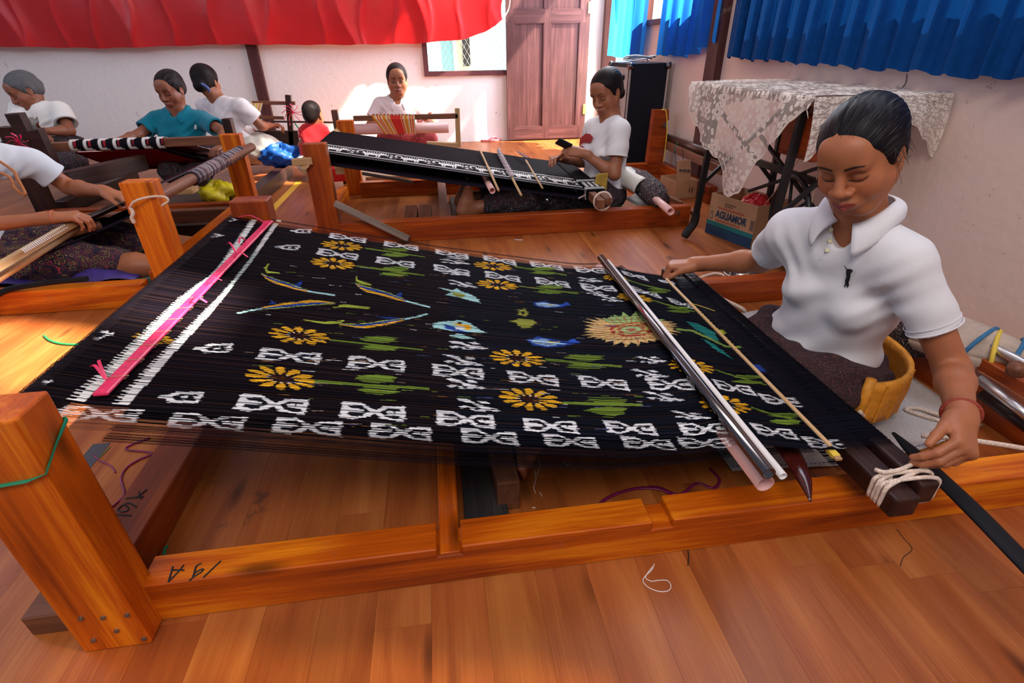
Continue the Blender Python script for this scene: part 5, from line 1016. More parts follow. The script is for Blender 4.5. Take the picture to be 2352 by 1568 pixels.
# second loom (phone woman)
l2 = loom('orange wooden floor loom of the woman with the phone', 'loom', (.4, 3.3, 0), [('rail', 'redwood', (-.55, 2.775, 0), (1.42, 2.835, .115)), ('rail', 'orange', (-.56, 3.80, 0), (1.42, 3.86, .105)), ('side_beam', 'orange', (-.70, 2.84, 0), (-.64, 3.80, .085)), ('side_beam', 'redwood', (1.36, 2.835, 0), (1.42, 3.80, .10)),
    ('post', 'redwood', (-.667, 2.83, 0), (-.553, 2.90, .511)), ('post', 'orange', (-.66, 3.88, 0), (-.55, 3.95, .50))])
x0 = az(1004, 410, .09)[0]; bx('cross_beam', M['brownwood'], l2, (-.015, 2.84, .0), (.04, 3.80, .10), .003)
bx('post', M['redwood'], l2, (1.60, 3.95, 0), (1.68, 4.02, .60), .003) if 0 else None
pg = ay(694, 372, 2.80); MB().beam(pg+V(-.05, 0, 0), pg+V(.045, .02, 0), .030, .034).build('peg', M['bamboo'], l2, bevel=.004)
pl = thing('grey_plank', 'worn grey plank leaning from the red loom post to the floor', 'plank', az(860, 548)); MB().beam(ay(772, 468, 2.80), V(*az(940, 545, .03)[:2], .03)+V(0, -.03, 0), .035, .085, (0, -1, .35)).build('plank', M['greywood'], pl, bevel=.003)
MB().beam(ay(832, 398, 3.72), ay(948, 418, 3.72), .02, .05, (0, -1, .3)).build('brace', M['greywood'], l2, bevel=.003)
for k, (xx, yy) in enumerate(((-.185, 3.10), (-.10, 3.10))):
    o = bx('wood_block', M['brownwood'], None, (xx-.038, yy-.17, 0), (xx+.038, yy+.17, .07), .004); o['label'] = ['left of two short cracked wood blocks on the floor beside the cross beam', 'right of two short cracked wood blocks on the floor beside the cross beam'][k]; o['category'] = 'block'; o['group'] = 'wood blocks inside the second loom'
bx('foot_board', M['blackboard'], l2, (.06, 2.86, 0), (.16, 3.6, .03), .003)
WH2 = (.66, .64, .62); BK = (.0045, .004, .007)
def bandwarp(name, label, P0, P1, Y0a, Y1a, Y0b, Y1b, nx, ny, colf, sag=0, dz=.05, wrapr=.03, group=None):
    """warp running along X from P0=(X,z) to P1, colours from colf(u,v); both layers"""
    t = thing(name, label, 'cloth', ((P0[0]+P1[0])/2, (Y0a+Y1a)/2, min(P0[1], P1[1])))
    us = np.linspace(0, 1, nx); vs = np.linspace(0, 1, ny); U, W = np.meshgrid(us, vs, indexing='ij')
    X = P0[0]+(P1[0]-P0[0])*U; Z = P0[1]+(P1[1]-P0[1])*U-sag*np.sin(np.pi*U); Y = (Y0a+(Y0b-Y0a)*U)*(1-W)+(Y1a+(Y1b-Y1a)*U)*W
    C_ = colf(U, W); Vt = np.stack([X, Y, Z], -1).reshape(-1, 3); idx = np.arange(nx*ny).reshape(nx, ny); F_ = np.stack([idx[:-1, :-1], idx[1:, :-1], idx[1:, 1:], idx[:-1, 1:]], -1).reshape(-1, 4)
    o = fastmesh('upper_warp', Vt, F_, C_.reshape(-1, 3), M['yarn'], t); s_ = o.modifiers.new('s', 'SOLIDIFY'); s_.thickness = .002
    dirx = np.sign(P1[0]-P0[0]); th = np.linspace(math.pi/2, 3*math.pi/2, 10); mb = MB(); mb.col = BK
    mb.grid(lambda u, v: (P0[0]-dirx*wrapr*math.sin(math.pi*u), Y0a+(Y1a-Y0a)*v, P0[1]-wrapr+wrapr*math.cos(math.pi*u)), 10, 2); mb.build('warp_loop', M['yarn'], t, solid=.002)
    mb = MB(); mb.col = (.014, .010, .018); n = 46
    for k in range(n):
        w = (k+.5)/n; a = V(P0[0], Y0a+(Y1a-Y0a)*w, P0[1]-2*wrapr); b = V(P1[0], Y0b+(Y1b-Y0b)*w, P1[1]-dz); mb.tube([a, (a+b)/2-V(0, 0, .012), b], .003, 4)
    mb.build('lower_warp', M['yarn'], t, kind='stuff'); return t
def col2(U, W):
    C_ = np.tile(V(*BK), U.shape+(1,)); 
    for a, b in ((.085, .105), (.325, .345)): C_[(W > a) & (W < b)] = WH2
    C_[(W > .02) & (W < .03)] = (.3, .28, .3)
    n = 7
    ph_ = (U*n*1.0) % 1; q = np.floor(U*n); v = (W-.125)/.18; u = ph_
    body = ((u-.42)/.24)**2+((v-.48)/.20)**2 < 1; head_ = ((u-.70)/.09)**2+((v-.66)/.16)**2 < 1; tail = ((np.abs(np.hypot((u-.13)/.09, (v-.62)/.26)-1) < .22) & (v > .40)) | ((u > .70) & (u < .86) & (np.abs(v-.60+.9*(u-.78)) < .09)) | ((np.abs(u-.93) < .035) & (np.abs(v-.45) < .30) & (np.abs(v-.45) > .08)); leg = (((np.abs(u-.27-.05*(.4-v)) < .022) | (np.abs(u-.34) < .018) | (np.abs(u-.56) < .018) | (np.abs(u-.64+.06*(.4-v)) < .022)) & (v > .02) & (v < .45)); top = (v > .78) & (v < .95) & (np.abs((u*16) % 1-.5) < .22) & (u > .25) & (u < .85); dots = (v > .05) & (v < .95) & (np.sin(u*60+q)*np.sin(v*17+q) > .75) & ((u < .1) | (u > .8))
    m = (v > 0) & (v < 1) & (U > .03) & (body | head_ | tail | leg | top | dots); C_[m] = WH2; return C_
w2 = bandwarp('ikat_warp', 'black ikat warp with a white bordered animal band on the second loom', (-.66, .455), (.80, .225), 2.98, 3.74, 2.80, 3.66, 900, 260, col2)
MB().tube([(-.665, 2.80, .425), (-.665, 3.98, .425)], .027, 16).build('warp_beam', M['bamboo'], l2)
b2 = thing('breast_beam', 'wooden breast beam wrapped with black and white ikat before the phone woman', 'beam', (.86, 3.2, .17)); yb0 = az(1330, 478, .2)[1]
MB().beam((.835, 2.62, .195), (.835, 3.90, .195), .040, .045).build('slab', M['brownwood'], b2, bevel=.003); MB().beam((.885, 2.66, .195), (.885, 3.86, .195), .040, .040).build('slab', M['brownwood'], b2, bevel=.003)
mb = MB(); mb.col = BK; mb.box((.808, 2.80, .168), (.912, 3.66, .226)); wrap = mb.build('wound_cloth', M['yarn'], b2, bevel=.006)
mb = MB(); mb.col = WH2
for y in (2.83, 2.855, 3.02, 3.045): mb.box((.806, y, .166), (.914, y+.008, .228))
for y in (2.88, 2.91, 2.94, 2.97):
    for x in (.82, .85, .88): mb.box((x, y, .2255), (x+.018, y+.016, .2285))
mb.build('white_pattern', M['yarn'], b2)
band(b2, 'rope', M['rope'], (.86, 2.68, .195), (0, 1, 0), .048, .006, n=16)
zf = lambda x: .455+(.225-.455)*(x+.66)/1.46
a = az(1086, 350, .335); b = az(1143, 432, .325); MB().tube([az(1103, 345, .33), az(1145, 437, .31)], .0065, 8).build('wooden_rod', M['bamboo'], smooth=True, label='thin pale rod over the second warp above the small pink pipe', category='rod')
MB().pipe(az(1110, 400, .26), az(1131, 438, .26), .0165, .0025).build('plastic_pipe', M['pinkpvc'], smooth=True, label='short pink pipe end poking out under the second warp', category='pipe')
a, b = az(1143, 345, .31), az(1197, 448, .28); fz = thing('fluffy_rod', 'rod wrapped with fuzzy grey mauve cotton on the second warp', 'rod', (a+b)/2); MB().tube([a, b], .0065, 8).build('rod', M['bamboo'], fz, smooth=True)
mb = MB(); fzm = plain('fuzzy_mauve_cotton', (.50, .38, .40), .95, var=.2, scale=120, sheen=.5)
for k in range(60):
    p = a+(b-a)*(.05+.65*k/60); an = k*1.1; q = p+.012*V(.2*math.cos(an), .3*math.cos(an), math.sin(an)+.3); mb.lathe(q, [(0, -.012), (.011, -.006), (.012, .006), (0, .012)], 7)
mb.build('cotton', fzm, fz, smooth=True, kind='stuff')
a, b = az(1187, 348, .30), az(1212, 362, .30); MB().beam(a, b, .028, .004).build('weaving_sword', M['steel'], label='grey blade end sticking up beyond the second warp', category='sword')
a, b = az(1208, 368, .30), az(1246, 432, .272); MB().tube([a, b], .005, 8).build('thin_rod', M['bamboo'], smooth=True, label='short thin rod with green thread near the breast beam of the second loom', category='rod')
blade('steel_sword', M['steel'], [az(1222, 422, .20), az(1240, 440, .2), az(1258, 460, .195)], [.055, .05, .004], .005, 'pointed steel weaving sword under the second warp', 'sword')
bsm = plain('mustard_backrest', (.42, .26, .03), .6, var=.2, scale=50, bump=.6, bscale=200)
bs = thing('backstrap', 'mustard yellow padded backrest behind the phone woman', 'backrest', az(1370, 470)); mb = MB(); P = [ay(1372, 400, 2.93), ay(1398, 398, 2.95), ay(1391, 452, 2.93), ay(1358, 468, 2.91)]; mb.prism(P, (0, 1, 0), .02); mb.build('pad', bsm, bs, bevel=.003)
MB().tube([ay(1355, 442, 2.9), ay(1330, 455, 2.78)], .004, 6).build('strap_rope', M['rope'], bs)
# rolled bundle and rods behind the phone woman
bd = thing('yarn_bundle', 'dark ikat yarn bundle in white plastic wrap behind the phone woman', 'bundle', (1.35, 3.0, .1))
a, b = az(1425, 400, .19), az(1520, 462, .15); MB().tube(smoothpath([a, (a+b)/2+V(0, 0, .03), b], 8), [.05]+[.062]*7+[.07]*7+[.05]*2, 16).build('bundle', M['bundlecloth'], bd, smooth=True)
a, b = az(1440, 425, .15), az(1500, 458, .13); mb = MB(); Q = nrm(b-a); u = nrm(np.cross(Q, (0, 0, 1))); w = np.cross(u, Q)
mb.grid(lambda p, q: a+(b-a)*(.0+p*.85)+(.105+.02*math.sin(q*9))*(u*math.cos(.2+q*5.0)+w*math.sin(.2+q*5.0)*.8)+V(0, 0, .02), 8, 24); mb.build('plastic_wrap', plain('white_plastic_wrap', (.74, .68, .60), .45, trans=.2, bump=.5, bscale=14), bd, smooth=True, solid=.002)
MB().pipe(az(1500, 452, .16), az(1541, 486, .16), .020, .003).build('plastic_pipe', M['pinkpvc'], smooth=True, label='white pink plastic pipe end inside the yarn bundle', category='pipe')
for k, (p, q, w_) in enumerate((((1510, 442), (1566, 468), .028), ((1500, 462), (1560, 490), .022), ((1540, 455), (1600, 492), .034))):
    o = MB().beam(az(*p, .13-.02*k), az(*q, .10-.02*k), w_, .025).build('wooden_lath', M['brownwood'], bevel=.002); o['label'] = ['upper short brown lath beside the pipe end of the yarn bundle', 'lower short brown lath beside the pipe end of the yarn bundle', 'thicker brown lath reaching to the sewing machine stand'][k]; o['category'] = 'lath'
gc = MB(); 
for k in range(26):
    p = az(1350+RNG.uniform(0, 85), 483+RNG.uniform(-7, 6), .02+RNG.uniform(0, .03)); q = p+V(RNG.uniform(-.05, .05), RNG.uniform(-.04, .04), RNG.uniform(-.01, .015)); gc.tube(smoothpath([p, (p+q)/2+V(0, 0, .02), q], 3), .007, 5, flat=.5)
gc.build('green_cloth', plain('dark_green_cloth', (.01, .09, .03), .7), label='crumpled dark green cloth strips behind the phone woman', category='cloth', kind='stuff')
bx('rail_cloth', M['mat'], None, (.75, 2.88, .002), (1.30, 3.05, .012), .0, label='pale woven sack lying under the phone woman', category='mat')
# corner post with yellow cord and red box frame behind
cp = thing('loom_part', 'notched red wooden post leaning in the corner beside the speaker cabinet', 'post', az(1500, 400)); P = [ay(1503, 252, 4.02), ay(1537, 252, 4.02), ay(1537, 275, 4.02), ay(1521, 288, 4.02), ay(1534, 296, 4.02), ay(1518, 402, 4.02), ay(1483, 402, 4.02)]; MB().prism(P, (0, 1, 0), .06).build('post', M['redwood'], cp, bevel=.003)
MB().tube(smoothpath([ay(1519, 252, 4.0), ay(1530, 256, 3.98), ay(1532, 300, 3.98), ay(1527, 350, 3.98), ay(1524, 372, 3.98)], 6), .004, 5).build('yellow_cord', M['yellow'], cp)
def blob(c, r, n=26, seed=1, amp=.18):
    rr = np.random.default_rng(seed); ph_ = rr.uniform(0, 6, 6)
    def f(u, v):
        a = 2*math.pi*u; b = math.pi*(v-.5); k = 1+amp*math.sin(3*a+ph_[0]+2*b)+amp*.7*math.sin(5*a+4*b+ph_[1])+amp*.4*math.sin(9*a-7*b+ph_[2]); return V(*c)+V(r[0]*math.cos(a)*math.cos(b)*k, r[1]*math.sin(a)*math.cos(b)*k, r[2]*math.sin(b)*k)
    m = MB(); m.grid(f, n*2, n); return m
# --- third loom, of the woman at the left edge (X mirrored)
l3 = loom('orange wooden floor loom of the woman at the left edge', 'loom', (-1.5, 2.7, 0), [('post', 'orange', (-1.18, 2.13, 0), (-1.065, 2.20, .50)), ('post', 'orange', (-1.235, 3.36, 0), (-1.125, 3.43, .50)), ('side_beam', 'orange', (-1.235, 2.20, 0), (-1.12, 3.35, .125)), ('side_beam', 'orange', (-1.24, 2.02, 0), (-1.16, 2.13, .09)), ('rail', 'orange', (-3.2, 2.13, 0), (-1.24, 2.19, .10)), ('rail', 'brownwood', (-3.2, 3.28, 0), (-1.24, 3.34, .10)), ('cross_beam', 'brownwood', (-1.95, 2.19, .01), (-1.89, 3.28, .07))])
bx('wide_board', M['orange'], l3, (-1.13, 2.0, .0), (-1.06, 3.30, .11), .003) if 0 else None
MB().tube([(-1.135, 2.16, .41), (-1.115, 3.50, .41)], .024, 16).build('warp_beam', M['brownwood'], l3, smooth=False)
mb = MB(); nw = 90
for k in range(nw):
    y = 2.62+.72*k/nw; c_ = [(.10, .09, .11), (.42, .36, .36), (.05, .04, .06), (.30, .16, .17), (.34, .30, .32)][int(RNG.integers(5))]; mb.col = c_; mb.tube([(-1.13+.030*math.cos(t), y, .41+.030*math.sin(t)) for t in np.linspace(0, 2*math.pi, 9, endpoint=False)], .0042, 4, closed=True)
mb.build('wound_yarn', M['yarn'], l3, kind='stuff', label='grey and red striped yarn wound on the beam')
def col3(U, W):
    C_ = np.tile(V(.035, .006, .014), U.shape+(1,)); s = (np.sin(W*60)*.5+.5)[..., None]; C_ = C_*(.5+s); C_[(W*40 % 1) < .12] = (.14, .12, .13); return C_
mbw = bandwarp('striped_warp', 'dark maroon warp in front of the woman at the left edge', (-1.15, .435), (-1.70, .23), 2.66, 3.30, 2.2, 2.95, 40, 80, col3)
def stick(name, mat, a, b, r, label, parent=None, n=10, hollow=0):
    m = MB(); m.pipe(a, b, r, hollow, 16) if hollow else m.tube([a, b], r, n); k = dict(label=label, category='rod') if parent is None else {}
    return m.build(name, mat, parent, smooth=True, **k)
a, b = Hp(0, 612, 1.95), Hp(208, 496, 2.42)
MB().beam(ay(-30, 628, 1.98), ay(186, 502, 2.40), .030, .022).build('reed_bar', M['bamboo'], label='flat pale bamboo bar in the lap of the left woman', category='bar')
mb = MB()
for k in range(24):
    p = ay(60+k*4.2, 586-k*2.45-6, 2.10+k*.009); mb.tube([p, p+V(-.018, .012, .012)], .0022, 4)
mb.build('thread_loops', M['whitepvc'], label='row of short white thread loops on the bamboo bar', category='thread', kind='stuff')
stick('bamboo_tube', M['bamboo'], ay(-20, 650, 2.0), ay(192, 515, 2.42), .014, 'hollow bamboo tube below the flat bamboo bar at the left')
stick('bamboo_tube', M['brownwood'], ay(150, 540, 2.36), ay(232, 516, 2.44), .018, 'dark hollow tube end beside the left hand work')
stick('weaving_rod', M['darkwood'], ay(205, 500, 2.46), ay(312, 452, 2.70), .014, 'dark rod running from the near hand to the far hand of the left woman')
MB().tube(smoothpath([ay(298, 478, 2.12), ay(310, 462, 2.10), ay(345, 452, 2.12), ay(378, 452, 2.12), ay(386, 462, 2.12), ay(372, 472, 2.12)], 6), .0045, 6).build('rope_loop', M['rope'], l3, smooth=True)
MB().tube(smoothpath([ay(300, 476, 2.12), ay(306, 490, 2.11), ay(303, 500, 2.11), ay(309, 512, 2.11)], 5), .007, 6).build('rope_knot', M['rope'], l3, smooth=True)
cl = MB(); cl.grid(lambda u, v: V(-1.95+.62*u, 2.24+.17*v+.02*math.sin(u*7), .10+.03*math.sin(u*9+v*3)-.08*max(0, .5-v)), 24, 8); cl.build('purple_cloth', plain('blue_purple_cloth', (.05, .03, .22), .5, var=.4, scale=22), smooth=True, solid=.003, label='crumpled blue purple cloth beside the left woman', category='cloth')
bx('floral_cloth', plain('green_floral_cloth', (.18, .30, .24), .8, var=.5, scale=30), None, (-1.42, 2.20, .0), (-1.245, 2.62, .012), 0, label='folded green floral cloth on the floor inside the left loom', category='cloth')
MB().tube(smoothpath([ay(-20, 682, 2.13), ay(30, 662, 2.13), ay(120, 648, 2.12), ay(200, 640, 2.12)], 6), .012, 8).build('cord', M['blackplain'], label='dark cord lying along the rail at the left edge', category='cord')
# --- fourth loom, of the teal woman
l4 = loom('dark wooden loom with a high bar in front of the teal woman', 'loom', (-1.8, 3.8, 0), [('post', 'darkwood', (-2.46, 3.50, 0), (-2.37, 3.57, .56)), ('post', 'darkwood', (-1.285, 3.60, 0), (-1.235, 3.66, .56)), ('rail', 'darkwood', (-2.45, 3.66, 0), (-2.37, 4.6, .10)), ('rail', 'darkwood', (-1.30, 3.66, 0), (-1.22, 4.7, .10)), ('rail', 'redwood', (-2.4, 3.46, 0), (-1.25, 3.52, .09))])
MB().beam((-2.52, 3.60, .432), (-1.22, 3.60, .442), .045, .05).build('warp_bar', M['brownwood'], l4, bevel=.004)
t4 = thing('red_warp', 'crimson and black warp with a black and white bird border over the bar', 'cloth', (-1.9, 3.9, .3))
xL, xR = ay(165, 330, 3.6)[0], ay(382, 330, 3.6)[0]
def c4_(u, v):
    k = (u*6.5) % 1; w = (k < .22) or (.22 < k < .62 and abs(v-.5) > .28+.2*(k-.4)) ; return (.70, .66, .62) if w else ((.40, .02, .03) if (.36 < k < .46 and abs(v-.55) < .16) else (.008, .006, .01))
mb = MB(); mb.grid(lambda u, v: (xL+(xR-xL)*u, 3.60-.034*math.cos(math.radians(-60+v*150)), .437+.034*math.sin(math.radians(-60+v*150))), 90, 10, colfn=c4_); mb.build('border', M['yarn'], t4, smooth=True, solid=.002)
mb = MB(); mb.col = (.18, .006, .014); mb.grid(lambda u, v: (xL+(xR-xL)*u+(-.02+.25*u)*v, 3.63+.62*v, .465-.255*v), 20, 12, colfn=lambda u, v: (.22, .008, .016) if .12 < u < .88 else ((.02, .01, .014) if int(u*60) % 3 else (.5, .4, .4))); mb.build('upper_warp', M['yarn'], t4, solid=.002)
mb = MB(); mb.grid(lambda u, v: (xL+(xR-xL)*u+(.10+.30*u)*v, 3.59+.50*v, .40-.20*v-.03*math.sin(math.pi*v)), 60, 16, colfn=lambda u, v: (.20, .006, .014) if v < .62 and .03 < u < .9 else (.012, .006, .010)); mb.build('lower_warp', M['yarn'], t4, solid=.002)
stick('plastic_pipe', M['pinkpvc'], ay(185, 350, 3.9), ay(290, 362, 3.85), .022, 'pink plastic pipe under the left side of the red warp')
stick('plastic_pipe', M['pinkpvc'], ay(452, 346, 4.0), ay(520, 352, 4.0), .022, 'pink plastic pipe at the right side of the red warp')
MB().beam((-2.9, 3.3, .56), (-2.42, 3.42, .55), .03, .035).build('short_bar', M['orange'], l4, bevel=.003)
dp = thing('dark_loom_post', 'two leaning dark posts tied with a pink ribbon at the left edge', 'post', ay(90, 420, 3.4)); P = [ay(*p, 3.4) for p in ((8, 262), (42, 260), (62, 300), (86, 296), (102, 330), (140, 405), (108, 405), (62, 330), (30, 300))]
MB().prism(P, (0, 1, 0), .06).build('post', M['darkwood'], dp, bevel=.004)
for k in range(9):
    p = ay(42, 326, 3.36); an = k*.7; MB().tube(smoothpath([p, p+.03*V(math.cos(an), 0, math.sin(an)), p+.06*V(math.cos(an+.3), -.2, math.sin(an+.3)-.2)], 3), .006, 4, flat=.3).build('pink_ribbon', M['pinkrib'], dp)
# boards in the middle left
bx('low_board', M['brownwood'], None, (-2.36, 3.60, .0), (-1.32, 4.2, .022), .002, label='flat brown board on the floor under the red warp', category='board')
MB().beam(ay(150, 415, 3.05), ay(330, 372, 3.6), .05, .09).build('dark_rail', M['darkwood'], label='long dark rail slanting behind the left woman forearm', category='rail', bevel=.003)
MB().beam(ay(120, 448, 2.95), ay(478, 455, 2.85), .04, .12).build('dark_rail', M['darkwood'], label='dark low rail running behind the far hand of the left woman', category='rail', bevel=.003) if 0 else None
MB().beam((-2.3, 2.98, .05), (-1.25, 2.98, .05), .05, .10).build('dark_rail', M['darkwood'], label='dark low rail crossing inside the left loom', category='rail', bevel=.003)
blob(ay(498, 430, 3.85)*V(1, 1, 0)+V(0, 0, .07), (.13, .09, .07), 18, 11, .16).build('yellow_bag', plain('yellow_plastic_bag', (.62, .50, .01), .4, bump=.8, bscale=20), smooth=True, label='crumpled yellow bag on the floor between the looms', category='bag')
MB().box(ay(395, 438, 3.6)-V(.02, .04, .02), ay(448, 438, 3.6)+V(0, .06, .02)).build('wood_scrap', M['bamboo'], label='pale wood scrap on the floor beside the yellow bag', category='block', bevel=.004)
# blue plastic bag
o = blob(ay(648, 354, 4.55)-V(0, 0, .005), (.17, .09, .075), seed=3).build('plastic_bag', M['bluebag'], smooth=True, label='crumpled shiny blue plastic bag beside the child', category='bag')
# --- fifth loom: yellow striped cloth behind the woman in white
l5 = thing('floor_loom', 'dark loom frame by the back wall with yellow striped cloth', 'loom', (-1.2, 5.3, 0)); q = lambda x, y, Y=5.15: ay(x, y, Y)
MB().beam(q(662, 218), q(672, 345), .045, .05, (0, 1, 0)).build('post', M['darkwood'], l5, bevel=.003); MB().beam(q(580, 236), q(678, 237), .03, .028).build('bar', M['brownwood'], l5, bevel=.003); MB().beam(q(590, 269), q(652, 271), .026, .026).build('bar', M['brownwood'], l5, bevel=.003); MB().tube([q(625, 279, 5.0), q(765, 281, 5.0)], .008, 8).build('bar', M['darkwood'], l5)
MB().beam(q(560, 330), q(690, 330), .05, .22).build('side_rail', M['darkwood'], l5, bevel=.003)
mb = MB(); ycol = [(.80, .58, .04), (.80, .58, .04), (.70, .62, .50), (.62, .12, .05), (.80, .58, .04), (.70, .62, .5)]
mb.grid(lambda u, v: q(560+45*u-8*v, 236+32*v, 5.14-.0*v)+V(0, -.02, 0), 24, 6, colfn=lambda u, v: ycol[int(u*17.9) % 6]); mb.build('striped_cloth', M['yarn'], l5, solid=.003)
for k in range(10):
    p = q(672, 258, 5.1); an = k*.66; MB().tube(smoothpath([p, p+.05*V(math.cos(an), 0, math.sin(an)), p+.09*V(math.cos(an+.3), -.2, math.sin(an+.3)-.25)], 3), .009, 4, flat=.3).build('pink_ribbon', M['pinkrib'], l5)
MB().tube(smoothpath([q(677, 283, 5.05), q(690, 300, 5.05), q(698, 312, 5.05)], 4), .006, 5).build('green_string', M['green'], l5)
for i, (p, w_, h_) in enumerate((((712, 262, 4.95), .05, .30), )): pass
dkp = MB().beam(q(768, 252, 4.3), q(768, 252, 4.3)*V(1, 1, 0), .045, .045, (0, 1, 0)).build('dark_post', M['darkwood'], label='small dark post with green and white ribbon behind the child', category='post', bevel=.003)
# --- sixth loom: pink woman
l6 = thing('floor_loom', 'pale loom frame with red and orange striped cloth before the pink woman', 'loom', (-.2, 4.2, 0)); r_ = lambda x, y, Y=4.15: ay(x, y, Y)
MB().beam(r_(812, 272), r_(1052, 266), .035, .035).build('bar', M['brownwood'], l6, bevel=.003); MB().beam(r_(1050, 248), r_(1053, 338), .035, .035, (0, 1, 0)).build('post', M['bamboo'], l6, bevel=.003); MB().beam(r_(980, 334), r_(1052, 338), .05, .06).build('base', M['bamboo'], l6, bevel=.003)
bx('side_rail', M['bamboo'], l6, (-.55, 4.1, 0), (.15, 4.16, .08), .003)
MB().tube([r_(815, 297, 4.25), r_(1030, 293, 4.25)], .038, 16).build('cloth_roller', M['pinkpvc'], l6, smooth=True)
cc = [(.80, .20, .03), (.82, .52, .10), (.78, .70, .60), (.80, .10, .05), (.84, .60, .2), (.78, .06, .06), (.86, .70, .45), (.82, .36, .06)]
mb = MB(); mb.grid(lambda u, v: (r_(855+98*u, 268)+V(0, -.022, .02-.04*v)) if v < .3 else (r_(855+98*u, 268)*(1-(v-.3)/.7)+r_(885+70*u, 306, 4.2)*((v-.3)/.7)+V(0, -.03, .0)), 64, 8, colfn=lambda u, v: (cc[int(u*31) % 8] if not (.42 < u < .66) else (.74, .05, .04)) if v >= .25 else ([(.75, .7, .65), (.5, .03, .03), (.1, .06, .05), (.8, .5, .1)][int(u*47) % 4])); mb.build('striped_cloth', M['yarn'], l6, solid=.003)
o = bx('red_cloth', M['redplastic'], None, ay(752, 400, 4.15)-V(.03, 0, .06), ay(790, 400, 4.15)+V(.02, .08, .05), .01, label='small red cloth bundle on the floor beside the second loom', category='cloth')
o = bx('wood_block', M['bamboo'], None, ay(772, 385, 3.95)-V(.01, 0, .05), ay(797, 385, 3.95)+V(0, .06, .03), .004, label='pale wood block beside the red cloth bundle', category='block')
o = bx('floor_tape', M['ytape'], floor, (-1.14, 3.0, .0003), (-1.09, 4.45, .001), 0); o = bx('floor_tape', M['tape'], floor, (-.985, 1.02, .0003), (-.94, 1.22, .001), 0); 
# sandals near the door
def sandal(x, y, a, label):
    t = thing('sandal', label, 'sandal', (x, y, 0), 'pink sandals by the door'); c_, s_ = math.cos(a), math.sin(a); T_ = lambda p, q, z: (x+p*c_-q*s_, y+p*s_+q*c_, z)
    pm = plain('pink_rubber', (.72, .20, .22), .5); o_ = [(.12*math.cos(t_)*1.0, .042*math.sin(t_)*(1+.2*math.cos(t_))) for t_ in np.linspace(0, 2*math.pi, 20, endpoint=False)]
    MB().prism([T_(p, q, .002) for p, q in o_], (0, 0, 1), .018).build('sole', pm, t, bevel=.002)
    for sg in (-1, 1): MB().tube(smoothpath([T_(.07, 0, .02), T_(.03, sg*.025, .05), T_(-.03, sg*.040, .022)], 5), .006, 6).build('strap', pm, t, smooth=True)
p = az(1128, 324); sandal(p[0], p[1], .1, 'nearer pink rubber sandal on the floor left of the door'); p = az(1136, 315); sandal(p[0], p[1]+.05, .25, 'farther pink rubber sandal on the floor left of the door')
# ============================================================ RIGHT SIDE: speaker cabinet, sewing machine table, boxes
sc_ = thing('speaker_cabinet', 'tall black speaker cabinet with metal corners beside the doorway', 'speaker', (1.65, 4.5, 0))
x1_, y0_ = az(1505, 396)[0], az(1505, 396)[1]; Ztop = .80
bx('cabinet_body', plain('black_blue_cabinet', (.006, .007, .013), .6, spec=.2), sc_, (1.50, 4.24, 0), (1.80, 4.72, Ztop), .006)
lf = 1.498; fpn = bx('control_panel', plain('grey_control_panel', (.30, .27, .27), .4, var=.2, scale=20), sc_, (lf-.004, 4.27, .40), (lf, 4.69, .77), 0)
for k, (y, z, r) in enumerate(((4.36, .70, .02), (4.50, .68, .03), (4.62, .70, .02), (4.36, .60, .02), (4.5, .56, .015), (4.62, .58, .02), (4.4, .48, .015))): MB().lathe((lf-.004, y, z), [(0, .014), (r, .012), (r, 0)], 12, (-1, 0, 0)).build('knob', M['blackplain'], sc_)
for x, y in ((1.50, 4.24), (1.50, 4.72), (1.80, 4.24), (1.80, 4.72)): MB().lathe((x, y, Ztop-.02), [(0, .028), (.020, .024), (.026, .0), (.022, -.02), (0, -.022)], 10).build('metal_corner', M['chrome'], sc_, smooth=True)
for x in (1.50, 1.80): bx('edge_strip', M['alu'], sc_, (x-.006, 4.234, .04), (x+.006, 4.24, .76), 0)
for k, col in enumerate(((.55, .56, .58), (.05, .05, .06), (.55, .56, .58))):
    pts = [(1.62+.11*math.cos(a)*(1+.2*math.sin(2*a+k))+.03*k, 4.46+.10*math.sin(a)+.02*k, Ztop+.012+.012*k+.012*abs(math.sin(a*1.5+k))) for a in np.linspace(0, 5.6, 30)]
    MB().tube(pts, .0055, 6).build('cable', plain('cable_%d' % k, col, .5), smooth=True, label=['outer loop of pale cable coiled on the speaker cabinet', 'black cable coiled on the speaker cabinet', 'upper loop of pale cable coiled on the speaker cabinet'][k], category='cable')
# rail with dark tube along the right wall between cabinet and sewing table
rp = thing('wall_rail', 'brown wooden rail with a dark tube along the right wall', 'rail', (1.75, 3.7, .3)); MB().beam(ax(1532, 333, 1.76), ax(1662, 392, 1.76), .03, .055).build('plank', M['brownwood'], rp, bevel=.003); MB().tube([ax(1528, 314, 1.79), ax(1662, 362, 1.79)], .028, 12).build('tube', plain('dark_brown_tube', (.06, .025, .02), .3), rp, smooth=True)
for x, y0, y1 in ((1549, 335, 408), (1567, 340, 412)): MB().tube(smoothpath([ax(x, y0, 1.74), ax(x+3, (y0+y1)/2, 1.74), ax(x+6, y1, 1.74)], 4), .0025, 4).build('hanging_string', M['ink'], rp)
MB().tube(smoothpath([ax(1556, 326, 1.72), ax(1550, 345, 1.72), ax(1545, 352, 1.72)], 4), .003, 4).build('green_string', M['green'], rp)
# red box frame behind (loom parts on the floor)
rb = thing('floor_loom', 'red wooden frame corner on the floor beside the speaker cabinet', 'loom', (1.5, 4.0, 0)); bx('rail', M['redwood'], rb, (1.42, 4.02, 0), (1.80, 4.08, .11), .003); bx('rail', M['redwood'], rb, (1.74, 3.2, 0), (1.80, 4.02, .11), .003)
